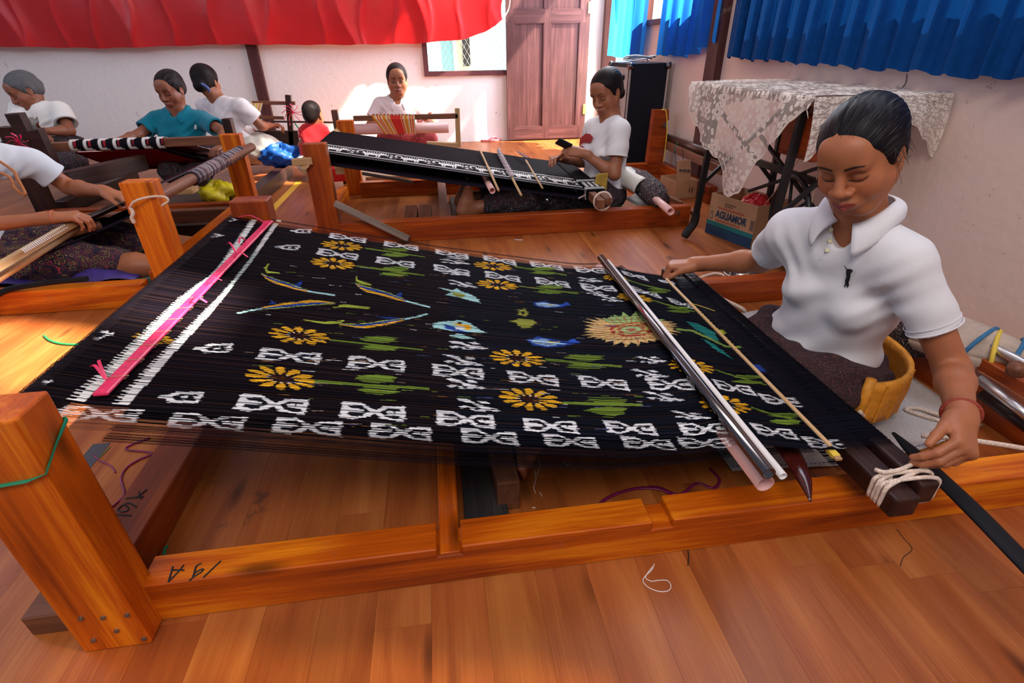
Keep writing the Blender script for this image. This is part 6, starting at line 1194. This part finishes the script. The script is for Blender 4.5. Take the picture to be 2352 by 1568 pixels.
# sewing machine table
ST = thing('sewing_machine_table', 'treadle sewing machine table with black iron stand', 'table', (1.60, 2.4, 0))
SX0, SX1, SY0, SY1, SZ = 1.33, 1.82, 1.81, 2.72, .752
bx('table_top', M['brownwood'], ST, (SX0, SY0, SZ-.03), (SX1, SY1, SZ), .004)
bx('machine_box', M['redwood'], ST, (1.38, 1.83, .53), (1.66, 2.04, SZ-.03), .004); bx('drawer', M['redwood'], ST, (1.365, 1.85, .55), (1.38, 2.02, .69), .003)
def legset(y):
    L = thing_part = MB()
    L.beam((1.352, y, SZ-.03), (1.335, y, .12), .028, .02, (0, 1, 0)).beam((1.70, y, SZ-.03), (1.74, y, .12), .028, .02, (0, 1, 0)).beam((1.35, y, .66), (1.72, y, .30), .018, .012, (0, 1, 0)).beam((1.72, y, .66), (1.345, y, .30), .018, .012, (0, 1, 0))
    for sx, x in ((-1, 1.335), (1, 1.74)): L.tube(smoothpath([(x, y, .14), (x-.004, y, .09), (x-.028, y, .05), (x-.048, y, .014)] if sx < 0 else [(x, y, .14), (x+.02, y, .08), (x+.04, y, .04), (x+.05, y, .012)], 5), [.022]*15+[.016], 8)
    return L.build('leg_frame', M['black_iron'], ST, smooth=False)
legset(2.545); legset(1.90); bx('treadle', M['black_iron'], ST, (1.52, 1.95, .06), (1.72, 2.18, .075), .002)
MB().beam((1.60, 1.90, .40), (1.60, 2.545, .40), .02, .03).build('tie_bar', M['black_iron'], ST); MB().beam((1.60, 1.92, .25), (1.60, 2.53, .52), .014, .014).beam((1.60, 1.92, .52), (1.60, 2.53, .25), .014, .014).build('cross_brace', M['black_iron'], ST)
wc_ = V(1.50, 2.04, .27); fw = MB().tube([wc_+.155*V(0.15*math.cos(t), math.cos(t), math.sin(t)) for t in np.linspace(0, 2*math.pi, 36, endpoint=False)], .012, 8, closed=True)
for k in range(5): t = k*2*math.pi/5; fw.tube([wc_, wc_+.15*V(.15*math.cos(t), math.cos(t), math.sin(t))], .007, 5)
fw.build('flywheel', M['black_iron'], ST, smooth=True)
MB().tube(smoothpath([wc_+V(-.02, .155, 0), (1.50, 2.06, .5), (1.50, 1.98, .70)], 4), .0016, 5).tube(smoothpath([wc_+V(-.02, -.155, 0), (1.50, 1.93, .5), (1.50, 1.93, .70)], 4), .0016, 5).build('drive_belt', M['bamboo'], ST)
# lace tablecloth
def lacemat():
    m, nt, b = newmat('lace'); L = nt.links; at = nd(nt, 'ShaderNodeAttribute', attribute_name='gr'); b.inputs['Base Color'].default_value = (.78, .66, .58, 1); b.inputs['Roughness'].default_value = .85
    def M_(op, a, b_=None, v=None):
        n = nd(nt, 'ShaderNodeMath', operation=op); L.new(a, n.inputs[0])
        if b_ is not None: L.new(b_, n.inputs[1])
        elif v is not None: n.inputs[1].default_value = v
        return n.outputs[0]
    s2 = nd(nt, 'ShaderNodeSeparateXYZ'); L.new(at.outputs['Vector'], s2.inputs[0])
    # net ground: fine square mesh
    nx = M_('ABSOLUTE', M_('SINE', M_('MULTIPLY', s2.outputs[0], None, 1150))); ny = M_('ABSOLUTE', M_('SINE', M_('MULTIPLY', s2.outputs[1], None, 1150))); net = M_('LESS_THAN', M_('MINIMUM', nx, ny), None, .42)
    # flowers: petals around scattered centres
    vo = nd(nt, 'ShaderNodeTexVoronoi', i_Scale=9.5, i_Randomness=.6, voronoi_dimensions='2D'); L.new(at.outputs['Vector'], vo.inputs['Vector'])
    mp = nd(nt, 'ShaderNodeVectorMath', operation='SUBTRACT'); sc = nd(nt, 'ShaderNodeVectorMath', operation='SCALE'); sc.inputs['Scale'].default_value = 1; L.new(at.outputs['Vector'], mp.inputs[0]); L.new(vo.outputs['Position'], mp.inputs[1])
    s3 = nd(nt, 'ShaderNodeSeparateXYZ'); L.new(mp.outputs[0], s3.inputs[0]); an = M_('ARCTAN2', s3.outputs[1], s3.outputs[0]); d = vo.outputs['Distance']
    pet = M_('MULTIPLY', M_('COSINE', M_('MULTIPLY', an, None, 6)), None, .065); r1 = M_('ADD', pet, None, .36); inn = M_('LESS_THAN', d, r1)
    rr_ = M_('SUBTRACT', d, r1); edge = M_('LESS_THAN', M_('ABSOLUTE', rr_), None, .022)
    pet2 = M_('ADD', M_('MULTIPLY', M_('COSINE', M_('ADD', M_('MULTIPLY', an, None, 6), None, 3.1)), None, .05), None, .21); e2 = M_('LESS_THAN', M_('ABSOLUTE', M_('SUBTRACT', d, pet2)), None, .016); core = M_('LESS_THAN', d, None, .08)
    hole = M_('MAXIMUM', M_('MAXIMUM', e2, core), edge); fl = M_('MULTIPLY', inn, M_('SUBTRACT', nd_one(nt), hole))
    n2 = nd(nt, 'ShaderNodeTexVoronoi', i_Scale=34.0, feature='F1', voronoi_dimensions='2D'); L.new(at.outputs['Vector'], n2.inputs['Vector']); lf_ = M_('MULTIPLY', M_('GREATER_THAN', d, None, .46), M_('LESS_THAN', n2.outputs['Distance'], None, .30))
    solid = M_('MAXIMUM', fl, lf_); s2z = M_('GREATER_THAN', s2.outputs[2], None, .5); top = M_('MAXIMUM', solid, s2z)
    al = M_('MAXIMUM', top, M_('MULTIPLY', net, None, .85)); L.new(al, b.inputs['Alpha']); return m
def nd_one(nt):
    v = nt.nodes.new('ShaderNodeValue'); v.outputs[0].default_value = 1; return v.outputs[0]
# cloth outline: the table top plus hanging corners (drop in metres along the front and left edges)
LM = lacemat(); lc = MB(); front = [(-.03, .03), (.02, .10), (.10, .18), (.20, .23), (.30, .27), (.39, .31), (.47, .395), (.54, .43), (.60, .41), (.63, .385), (.645, .33), (.68, .245), (.74, .20), (.80, .165), (.84, .13), (.86, .08), (.89, .045), (.92, .035), (.95, .06), (1.0, .10), (1.05, .13), (1.12, .20), (1.20, .19), (1.28, .17), (1.34, .13), (1.40, .04)]
FX = [p[0] for p in front]; FD = [p[1] for p in front]; rows = []; nu, nv, nt_ = 150, 26, 10
vs = []; gs = []
for i in range(nu+1):
    s = -.03+.975*i/nu; y = SY1+.02-s; drop = np.interp(s, FX, FD)+.010*abs(math.sin(s*52))
    for j in range(nt_+1): t = j/nt_; x = SX1+.03-(SX1-SX0+.05)*t; vs.append((x, y, SZ+.006+.003*math.sin(s*30+t*5))); gs.append((s, x, 0))
    for j in range(1, nv+1):
        t = j/nv; zz = SZ-drop*t; fold = .016*math.sin(s*26+1.2*math.sin(s*7))*t**.6; out = .018*math.sin(t*2.2)+fold
        vs.append((SX0-.022-out, y+.01*math.sin(t*4+s*20)*t, zz)); gs.append((s, SX0-.02-drop*t, 1 if drop*(1-t) < .010 else 0))
m_ = nt_+nv+1; f_ = [(i*m_+j, (i+1)*m_+j, (i+1)*m_+j+1, i*m_+j+1) for i in range(nu) for j in range(m_-1)]
lc.off = V(0, 0, 0); lc.add(vs, f_, gs); lace = lc.build('lace_tablecloth', LM, smooth=True, label='cream lace tablecloth with flower pattern hanging over the sewing table', category='tablecloth')
le = MB()   # left hanging flap over the far end
le.off = V(0, 0, 0); le.grid(lambda u, v: (SX0-.02+(SX1-SX0)*u, SY1+.022+.012*math.sin(u*16)*v, SZ-(.14-.08*u)*v), 30, 8); le.build('end_flap', LM, lace, smooth=True)
le = MB(); le.off = V(0, 0, 0); le.grid(lambda u, v: (SX0-.03+(SX1-SX0+.05)*u, SY0-.022-.02*math.sin(v*2.2)-.014*math.sin(u*17+1)*v, SZ+.006-(.06+.15*abs(2*u-1)**1.6)*(1+.05*math.sin(u*40))*v), 60, 14); le.build('end_flap', LM, lace, smooth=True) 
# cardboard box with lettering
def textobj(body, size, mat, parent, origin, xdir, ydir, name='lettering', label=None, bold=0, sx=1.0):
    cu = bpy.data.curves.new(name, 'FONT'); cu.body = body; cu.size = size; cu.extrude = .0003; cu.offset = bold; cu.resolution_u = 3; o = bpy.data.objects.new(name, cu); COL.objects.link(o); bpy.context.view_layer.update()
    dg = bpy.context.evaluated_depsgraph_get(); me = bpy.data.meshes.new_from_object(o.evaluated_get(dg)); bpy.data.objects.remove(o)
    X_ = nrm(xdir); Y_ = nrm(ydir); N_ = np.cross(X_, Y_); A = np.zeros(len(me.vertices)*3, np.float32); me.vertices.foreach_get('co', A); A = A.reshape(-1, 3)
    P = V(*origin)+A[:, :1]*X_*sx+A[:, 1:2]*Y_+A[:, 2:]*N_-V(*parent['_w']); me.vertices.foreach_set('co', P.astype(np.float32).ravel()); me.materials.append(mat); ob = bpy.data.objects.new(name, me); COL.objects.link(ob); ob.parent = parent; ob['_w'] = parent['_w']
    if label: ob['label'] = label
    return ob
A0 = az(1619, 533); A1 = az(1722, 572)  # bottom front corners of the printed face
bd0 = nrm(A1-A0); BW = .317; BH = .22; BN = V(bd0[1], -bd0[0], 0)*(1 if V(bd0[1], -bd0[0], 0)@(CP-A0) > 0 else -1); BDp = .24
cb = thing('cardboard_box', 'brown cardboard box lettered AGUAMOR with teal and blue stripes', 'box', A0-BN*BDp/2+bd0*BW/2); cm_ = M['card']; U3 = V(0, 0, 1)
def face(nm, mat, o, a, b, n, t=.004): P = [o, o+a, o+a+b, o+b]; return MB().prism(P, n, t).build(nm, mat, cb)
face('front_panel', cm_, A0, bd0*BW, U3*BH, -BN); face('back_panel', cm_, A0-BN*BDp, bd0*BW, U3*BH, BN); face('side_panel', cm_, A0, -BN*BDp, U3*BH, bd0); face('side_panel', cm_, A0+bd0*BW, -BN*BDp, U3*BH, -bd0); face('bottom_panel', cm_, A0+U3*.001, bd0*BW, -BN*BDp, U3)
nb_ = BN*.0012; teal_ = plain('teal_print', (.01, .17, .17), .7); navy = plain('navy_print', (.01, .04, .10), .7); redp = plain('red_ink_print', (.55, .05, .03), .7); dkp_ = plain('dark_ink_print', (.06, .05, .07), .7)
bdp = bd0*.8806; U3p = U3*.815
face('teal_stripe', teal_, A0+nb_+U3p*.066, bdp*.36, U3p*.028, -BN, .0005); face('navy_stripe', navy, A0+nb_+U3p*0, bdp*.36, U3p*.066, -BN, .0005); face('barcode', dkp_, A0+nb_+bdp*.326+U3p*.112, bdp*.026, U3p*.062, -BN, .0005)
face('cup_icon', dkp_, A0+nb_+bdp*.018+U3p*.105, bdp*.022, U3p*.052, -BN, .0004); face('cup_icon_inner', cm_, A0+nb_*1.3+bdp*.021+U3p*.110, bdp*.016, U3p*.030, -BN, .0005); face('cup_icon_inner', cm_, A0+nb_*1.3+bdp*.020+U3p*.143, bdp*.018, U3p*.009, -BN, .0005)
for k in range(9): face('barcode_gap', cm_, A0+nb_*1.4+bdp*.326+U3p*(.117+.0062*k), bdp*.026, U3p*.0016, -BN, .0004)
e_ = BN*.002
textobj('AGUAMOR', .052, navy, cb, A0+e_+bdp*.062+U3p*.128, bd0, U3, label='dark blue word AGUAMOR', bold=.0016, sx=.80); textobj('R', .010, navy, cb, A0+e_+bdp*.288+U3p*.168, bd0, U3)
textobj('AIR MINUM DALAM KEMASAN', .0137, redp, cb, A0+e_+bdp*.070+U3p*.186, bd0, U3, sx=.98); textobj('SEGAR DAN SEHAT SETIAP HARI', .0119, redp, cb, A0+e_+bdp*.066+U3p*.104, bd0, U3, sx=.98); textobj('DIPRODUKSI OLEH', .0088, dkp_, cb, A0+e_+bdp*.12+U3p*.222, bd0, U3); textobj('AIR KEMASAN', .0088, dkp_, cb, A0+e_+bdp*.12+U3p*.208, bd0, U3)
textobj('AIR MINUM DALAM KEMASAN', .0097, teal_, cb, A0+e_+bdp*.05+U3p*.046, bd0, U3)
ctr = A0-BN*.12+bd0*.20+U3*.165; blob(ctr, (.08, .065, .07), 18, 5, .12).build('red_bag', plain('red_plastic_bag', (.60, .008, .012), .3, var=.3, scale=22, bump=.7, bscale=40), smooth=True, label='crumpled red plastic bag inside the lettered cardboard box', category='bag')
# smaller open carton behind the stand leg
s0 = az(1548, 458); sb = thing('carton', 'small open brown carton beside the iron stand leg', 'box', s0); X2 = s0+V(.0, .0, 0)
sx_, sy_ = V(.17, .02, 0), V(-.03, .20, 0)
def fc(nm, o, a, b, n): return MB().prism([o, o+a, o+a+b, o+b], n, .003).build(nm, cm_, sb)
fc('front_panel', s0, sx_, U3*.12, (0, 1, 0)); fc('back_panel', s0+sy_, sx_, U3*.12, (0, -1, 0)); fc('side_panel', s0, sy_, U3*.12, (1, 0, 0)); fc('side_panel', s0+sx_, sy_, U3*.12, (-1, 0, 0)); fc('bottom_panel', s0+U3*.001, sx_, sy_, U3)
o = fc('raised_flap', s0+U3*.12, sx_*.62, V(-.01, .02, .13), (0, 1, 0)); [MB().box((0, 0, 0), (.001, .001, .001)) for _ in ()]; [MB().prism([s0+sx_*a_+V(-.006, -.003, .190-.02*a_), s0+sx_*(a_+.14)+V(-.006, -.003, .187-.02*a_), s0+sx_*(a_+.14)+V(-.006, -.002, .199-.02*a_), s0+sx_*a_+V(-.006, -.002, .202-.02*a_)], (0, -1, 0), .0004).build('faded_print', dkp_, sb) for a_ in (.08, .25, .42)]
for k in range(2): textobj('I', .05, M['ink'], sb, s0+V(.10+.02*k, .008, .04), sx_, U3)
face_ = MB().prism([ay(1613, 388, 3.75), ay(1632, 408, 3.75), ay(1606, 425, 3.75), ay(1608, 400, 3.75)], (0, 1, 0), .004).build('cardboard_piece', cm_, label='torn pointed cardboard piece against the right wall', category='cardboard')
# bowl
bc = az(1722, 650, .0); bw = thing('metal_bowl', 'shiny steel bowl on the floor behind the weaver', 'bowl', (1.255, 1.905, 0)); MB().lathe((1.255, 1.905, 0), [(0, .002), (.04, .002), (.058, .014), (.072, .062), (.077, .066), (.074, .069), (.069, .065), (.053, .017), (.038, .006), (0, .006)], 36).build('bowl', M['steel'], bw, smooth=True)
MB().tube(smoothpath([az(1600, 640, .01), az(1640, 628, .012), az(1665, 634, .01), az(1675, 655, .01)], 6), .006, 7).build('rope', M['rope'], smooth=True, label='pale rope lying on the floor left of the steel bowl', category='rope')
MB().tube(smoothpath([az(1665, 626, .01), az(1685, 634, .02), az(1690, 645, .03), az(1700, 650, .01)], 6), .007, 7).build('rope', M['rope'], smooth=True, label='thicker pale rope end touching the rim of the steel bowl', category='rope')
# ============================================================ AROUND THE FOREGROUND WEAVER
# woven sack
mt = MB(); mp_ = [V(.66, .86), V(1.12, .845), V(1.36, .90), V(1.42, 1.62), V(.80, 1.62)]
mt.grid(lambda u, v: (.66+.76*u-.02*v, .862+.06*u+.80*v-.05*math.sin(u*3.1), .004+.006*abs(math.sin(u*9+v*5))), 40, 20); sack = mt.build('woven_sack', M['mat'], smooth=True, solid=.002, label='white woven plastic sack spread under the foreground weaver', category='sack')
st_ = MB()
for k in range(70): u = k/70; st_.beam((.66+.76*u, .868+.06*u-.05*math.sin(u*3.1), .0135), (.66+.76*(u+.007), .868+.06*(u+.007)-.05*math.sin((u+.007)*3.1), .0135), .0016, .0012)
st_.build('stitching', plain('blue_stitching', (.05, .08, .30), .8), sack, kind='stuff')
# padded back rest with two ends
bk = thing('backstrap', 'woven orange backrest wrapped behind the hips of the foreground weaver', 'backrest', (1.18, 1.15, .05))
def arc(t): return V(1.077+.184*math.cos(t), 1.15+.212*math.sin(t), .150)
mb = MB(); mb.grid(lambda u, v: arc(math.radians(-102+205*u))*V(1, 1, 0)+V(.010*math.sin(v*3.1), 0, .045+.125*v), 40, 5); mb.build('pad', M['yellowplastic'], bk, smooth=True, solid=.012)
for u in (0, 1):
    c_ = arc(math.radians(-102+205*u)); MB().tube([c_*V(1, 1, 0)+V(0, 0, .035), c_*V(1, 1, 0)+V(0, 0, .182)], .012, 8).build('wrapped_edge', M['yellowplastic'], bk, smooth=True)
mb = MB()
for k in range(16): c_ = arc(math.radians(-102+205*k/15)); mb.tube([c_*V(1, 1, 0)+V(0, 0, .05)+nrm(c_-V(1.08, 1.145, .155))*.008, c_*V(1, 1, 0)+V(0, 0, .165)+nrm(c_-V(1.08, 1.145, .155))*.008], .0035, 4)
mb.build('ribs', M['yellowplastic'], bk)
# ropes
r1_ = thing('rope_tie', 'twisted white rope tied round the near end of the breast beam', 'rope', (.83, .62, .15)); c_ = V(.838, .625, .173)
rect = [(-.034, -.029), (.026, -.030), (.052, -.024), (.054, .0), (.052, .026), (.026, .0345), (-.026, .030), (-.054, .022), (-.056, 0), (-.053, -.024)]
for k in range(4):
    c2 = V(.836, .600+.0085*k, .1755); MB().tube(smoothpath([c2+V(x, .012*x/.05*(1 if k % 2 else -.4), z) for x, z in rect+rect[:1]], 4)[:-1], .0042, 7, closed=True).build('coil', M['rope'], r1_, smooth=True)
MB().tube(smoothpath([az(2010, 1078, .208), az(2030, 1084, .212), az(2052, 1082, .213), az(2075, 1076, .215)], 6), .0042, 6).build('rope_end', M['rope'], r1_, smooth=True); MB().tube(smoothpath([az(2050, 1080, .214), az(2043, 1092, .20), az(2043, 1104, .19)], 5), .0055, 6).build('rope_end', M['rope'], r1_, smooth=True)
MB().tube(smoothpath([az(1640, 678, .16), az(1662, 688, .17), az(1700, 706, .17), az(1712, 715, .16)], 6), .0065, 7).tube([az(1648, 682, .172), az(1654, 688, .172)], .012, 8).build('rope', M['rope'], smooth=True, label='knotted white rope between the far end of the breast beam and the backrest', category='rope')
MB().tube(smoothpath([az(1975, 945, .10), az(1990, 965, .04), az(2000, 990, .02), az(1985, 960, .05)], 6), .005, 7).build('rope', M['rope'], smooth=True, label='white rope hanging from the near edge of the orange backrest', category='rope')
MB().tube(smoothpath([az(2170, 968, .016), az(2120, 955, .016), az(2080, 940, .016), az(2110, 938, .016), az(2170, 958, .02)], 8), .0055, 7).build('rope', M['rope'], smooth=True, label='white rope loop lying on the woven sack', category='rope')
MB().tube(smoothpath([az(2115, 1000, .06), az(2190, 1005, .08), az(2260, 1015, .09), az(2352, 1030, .08), az(2500, 1060, .06)], 8), .0065, 7).build('rope', M['rope'], smooth=True, label='long white rope running from the weaver hand to the right edge', category='rope')
# black sword under the hand
blade('black_batten', M['blackplain'], [az(2052, 994, .135), az(2110, 1050, .135), az(2230, 1165, .14), az(2352, 1290, .14), az(2480, 1420, .14)], [.010, .036, .042, .040, .038], .014, 'long matt black batten crossing the front rail at the right', 'batten')
# bundle wrapped in sacking, with blue rope, poles
yb_ = thing('yarn_bundle', 'dark ikat yarn bundle wrapped in sacking with blue rope behind the weaver', 'bundle', (1.6, 1.5, 0))
a, b = V(1.395, 1.43, .17), V(1.36, 1.12, .175); MB().tube(smoothpath([a, (a+b)/2+V(.02, 0, .02), b], 8), .075, 20).build('bundle', M['bundlecloth'], yb_, smooth=True)
sk_ = MB(); c0_ = az(2095, 850, .10); sack2 = plain('sacking', (.50, .38, .31), .9, var=.15, scale=30, bump=.4, bscale=500)
a, b = V(1.39, 1.20, .165), V(1.50, .93, .185); Q = nrm(b-a); u3 = nrm(np.cross(Q, (0, 0, 1))); w3 = np.cross(u3, Q)
sk_.grid(lambda p, q: a+(b-a)*p+(.092-.035*p+.008*math.sin(q*19+p*5))*(u3*math.cos(2*math.pi*q)+w3*math.sin(2*math.pi*q)*.75), 14, 30); sk_.build('sacking', sack2, yb_, smooth=True, solid=.003)
for k, (m_, off) in enumerate((('bluerope', .55), ('bluerope', .82), ('yellow', .70))):
    p = a+(b-a)*off; r = (.092-.035*off)+.006; MB().tube([p+Q*.02*math.sin(t+k)+r*(u3*math.cos(t)+w3*math.sin(t)*.75) for t in np.linspace(0, 2*math.pi, 26, endpoint=False)], .006, 6, closed=True).build('tie_rope', M[m_], yb_, smooth=True)
for k, (p, q, r_2, m_, lb_) in enumerate((((2250, 870, .15), (2400, 985, .13), .012, 'alu', 'shiny aluminium tube beside the red loom rail at the right edge'), ((2255, 905, .10), (2400, 1010, .09), .014, 'darkwood', 'dark pole below the aluminium tube at the right edge'), ((2215, 760, .20), (2400, 862, .22), .012, 'alu', 'pale metal tube above the sacking bundle by the wall'))):
    MB().tube([az(*p), az(*q)], r_2, 12).build('pole', M[m_], smooth=True, label=lb_, category='pole')
MB().beam(az(2262, 825, .16), az(2420, 915, .18), .07, .035).build('red_beam', M['redwood'], label='flat red wooden beam between the metal tubes at the right edge', category='beam', bevel=.003)
MB().lathe(az(2335, 848, .22), [(0, -.02), (.018, -.015), (.022, 0), (.018, .015), (0, .02)], 12, (1, -.8, 0)).build('pole_end', M['brownwood'], label='round dark pole end below the sacking bundle', category='pole', smooth=True)
# foot support under the warp
fb = thing('foot_board', 'blackened flat board lying under the big warp beside the cross beam', 'board', (.06, 1.1, 0)); bx('board', M['blackboard'], fb, (az(1064, 1150, .02)[0], .735, 0), (az(1163, 1150, .02)[0], 1.45, .022), .002)
fs = thing('foot_brace', 'short worn wood block braced by the toes of the foreground weaver', 'block', (.14, .95, 0)); MB().beam((.098, .825, .043), (.080, 1.40, .043), .052, .085).build('block', M['brownwood'], fs, bevel=.004)
# loose ribbons and threads on the floor
def squig(name, mat, pts, r, label, cat='thread', n=8, flat=1.0, z=None): 
    return MB().tube(smoothpath([az(x, y, r*.9 if z is None else z) for x, y in pts], n), r, 5, flat=flat).build(name, mat, smooth=True, label=label, category=cat)
squig('thread', M['whitepvc'], [(1503, 1294), (1497, 1308), (1480, 1325), (1478, 1337), (1492, 1350), (1515, 1358), (1535, 1356), (1541, 1345), (1533, 1333), (1515, 1332), (1496, 1334), (1483, 1326), (1490, 1312), (1500, 1300)], .0009, 'white thread loop lying on the floor in front of the rail')
squig('purple_ribbon', M['purplerib'], [(1368, 1172), (1385, 1150), (1420, 1132), (1470, 1120), (1520, 1124), (1545, 1140), (1520, 1160), (1490, 1175)], .0045, 'shiny purple ribbon on the floor inside the front rail', 'ribbon', flat=.3); squig('purple_ribbon', M['purplerib'], [(1470, 1122), (1510, 1118), (1560, 1135), (1600, 1110), (1640, 1120), (1652, 1100), (1630, 1075)], .004, 'shiny purple ribbon loop under the pink pipe', 'ribbon', flat=.3); squig('purple_ribbon', M['purplerib'], [(1320, 1165), (1335, 1180), (1350, 1188)], .003, 'short end of purple ribbon beside the front rail', 'ribbon', flat=.3)
squig('pink_string', M['purplerib'], [(345, 1005), (300, 1022), (292, 1033), (350, 1040), (320, 1055), (290, 1075), (278, 1100), (285, 1135), (262, 1160), (246, 1170)], .0028, 'tangled pink string on the floor behind the front left post', 'string'); squig('pink_string', M['purplerib'], [(214, 1045), (230, 1058), (255, 1070), (265, 1085)], .002, 'short pink string end near the dark tape', 'string'); squig('green_thread', M['greencord'], [(252, 1026), (240, 1040), (222, 1055)], .0012, 'thin green thread near the dark tape')
squig('cord', M['greencord'], [(101, 771), (115, 782), (140, 789), (180, 791), (215, 788)], .0045, 'short green cord on the sunny floor left of the warp', 'cord')
squig('green_thread', M['green'], [(385, 1253), (378, 1262), (378, 1274), (384, 1277)], .003, 'curled green thread in the corner of the loom frame'); squig('yellow_thread', M['yellow'], [(370, 1280), (371, 1292), (370, 1298)], .003, 'short yellow scrap in the corner of the loom frame', 'scrap')
for k, q in enumerate(([(1236, 1052), (1240, 1070), (1233, 1090)], [(1228, 1080), (1231, 1100), (1226, 1118), (1230, 1132)], [(1296, 1062), (1303, 1067), (1310, 1064)], [(1240, 1130), (1245, 1140)], [(1222, 1165), (1230, 1166)])): squig('thread', M['whitepvc'], q, .0009, ['curved white thread bit beside the toes, uppermost', 'long white thread bit beside the toes', 'tiny white thread crescent right of the toes', 'tiny white thread below the long one beside the toes', 'tiny white thread nearest the front rail'][k])
squig('thread', M['ink'], [(2060, 1215), (2075, 1235), (2095, 1260), (2075, 1280), (2068, 1300)], .0007, 'thin dark thread on the floor below the front rail at the right'); squig('thread', M['ink'], [(1580, 1262), (1582, 1280), (1580, 1298)], .0012, 'short black hairline scratch thread below the front rail')
squig('thread', M['whitepvc'], [(1182, 550), (1200, 551)], .002, 'short white thread on the floor before the second loom')
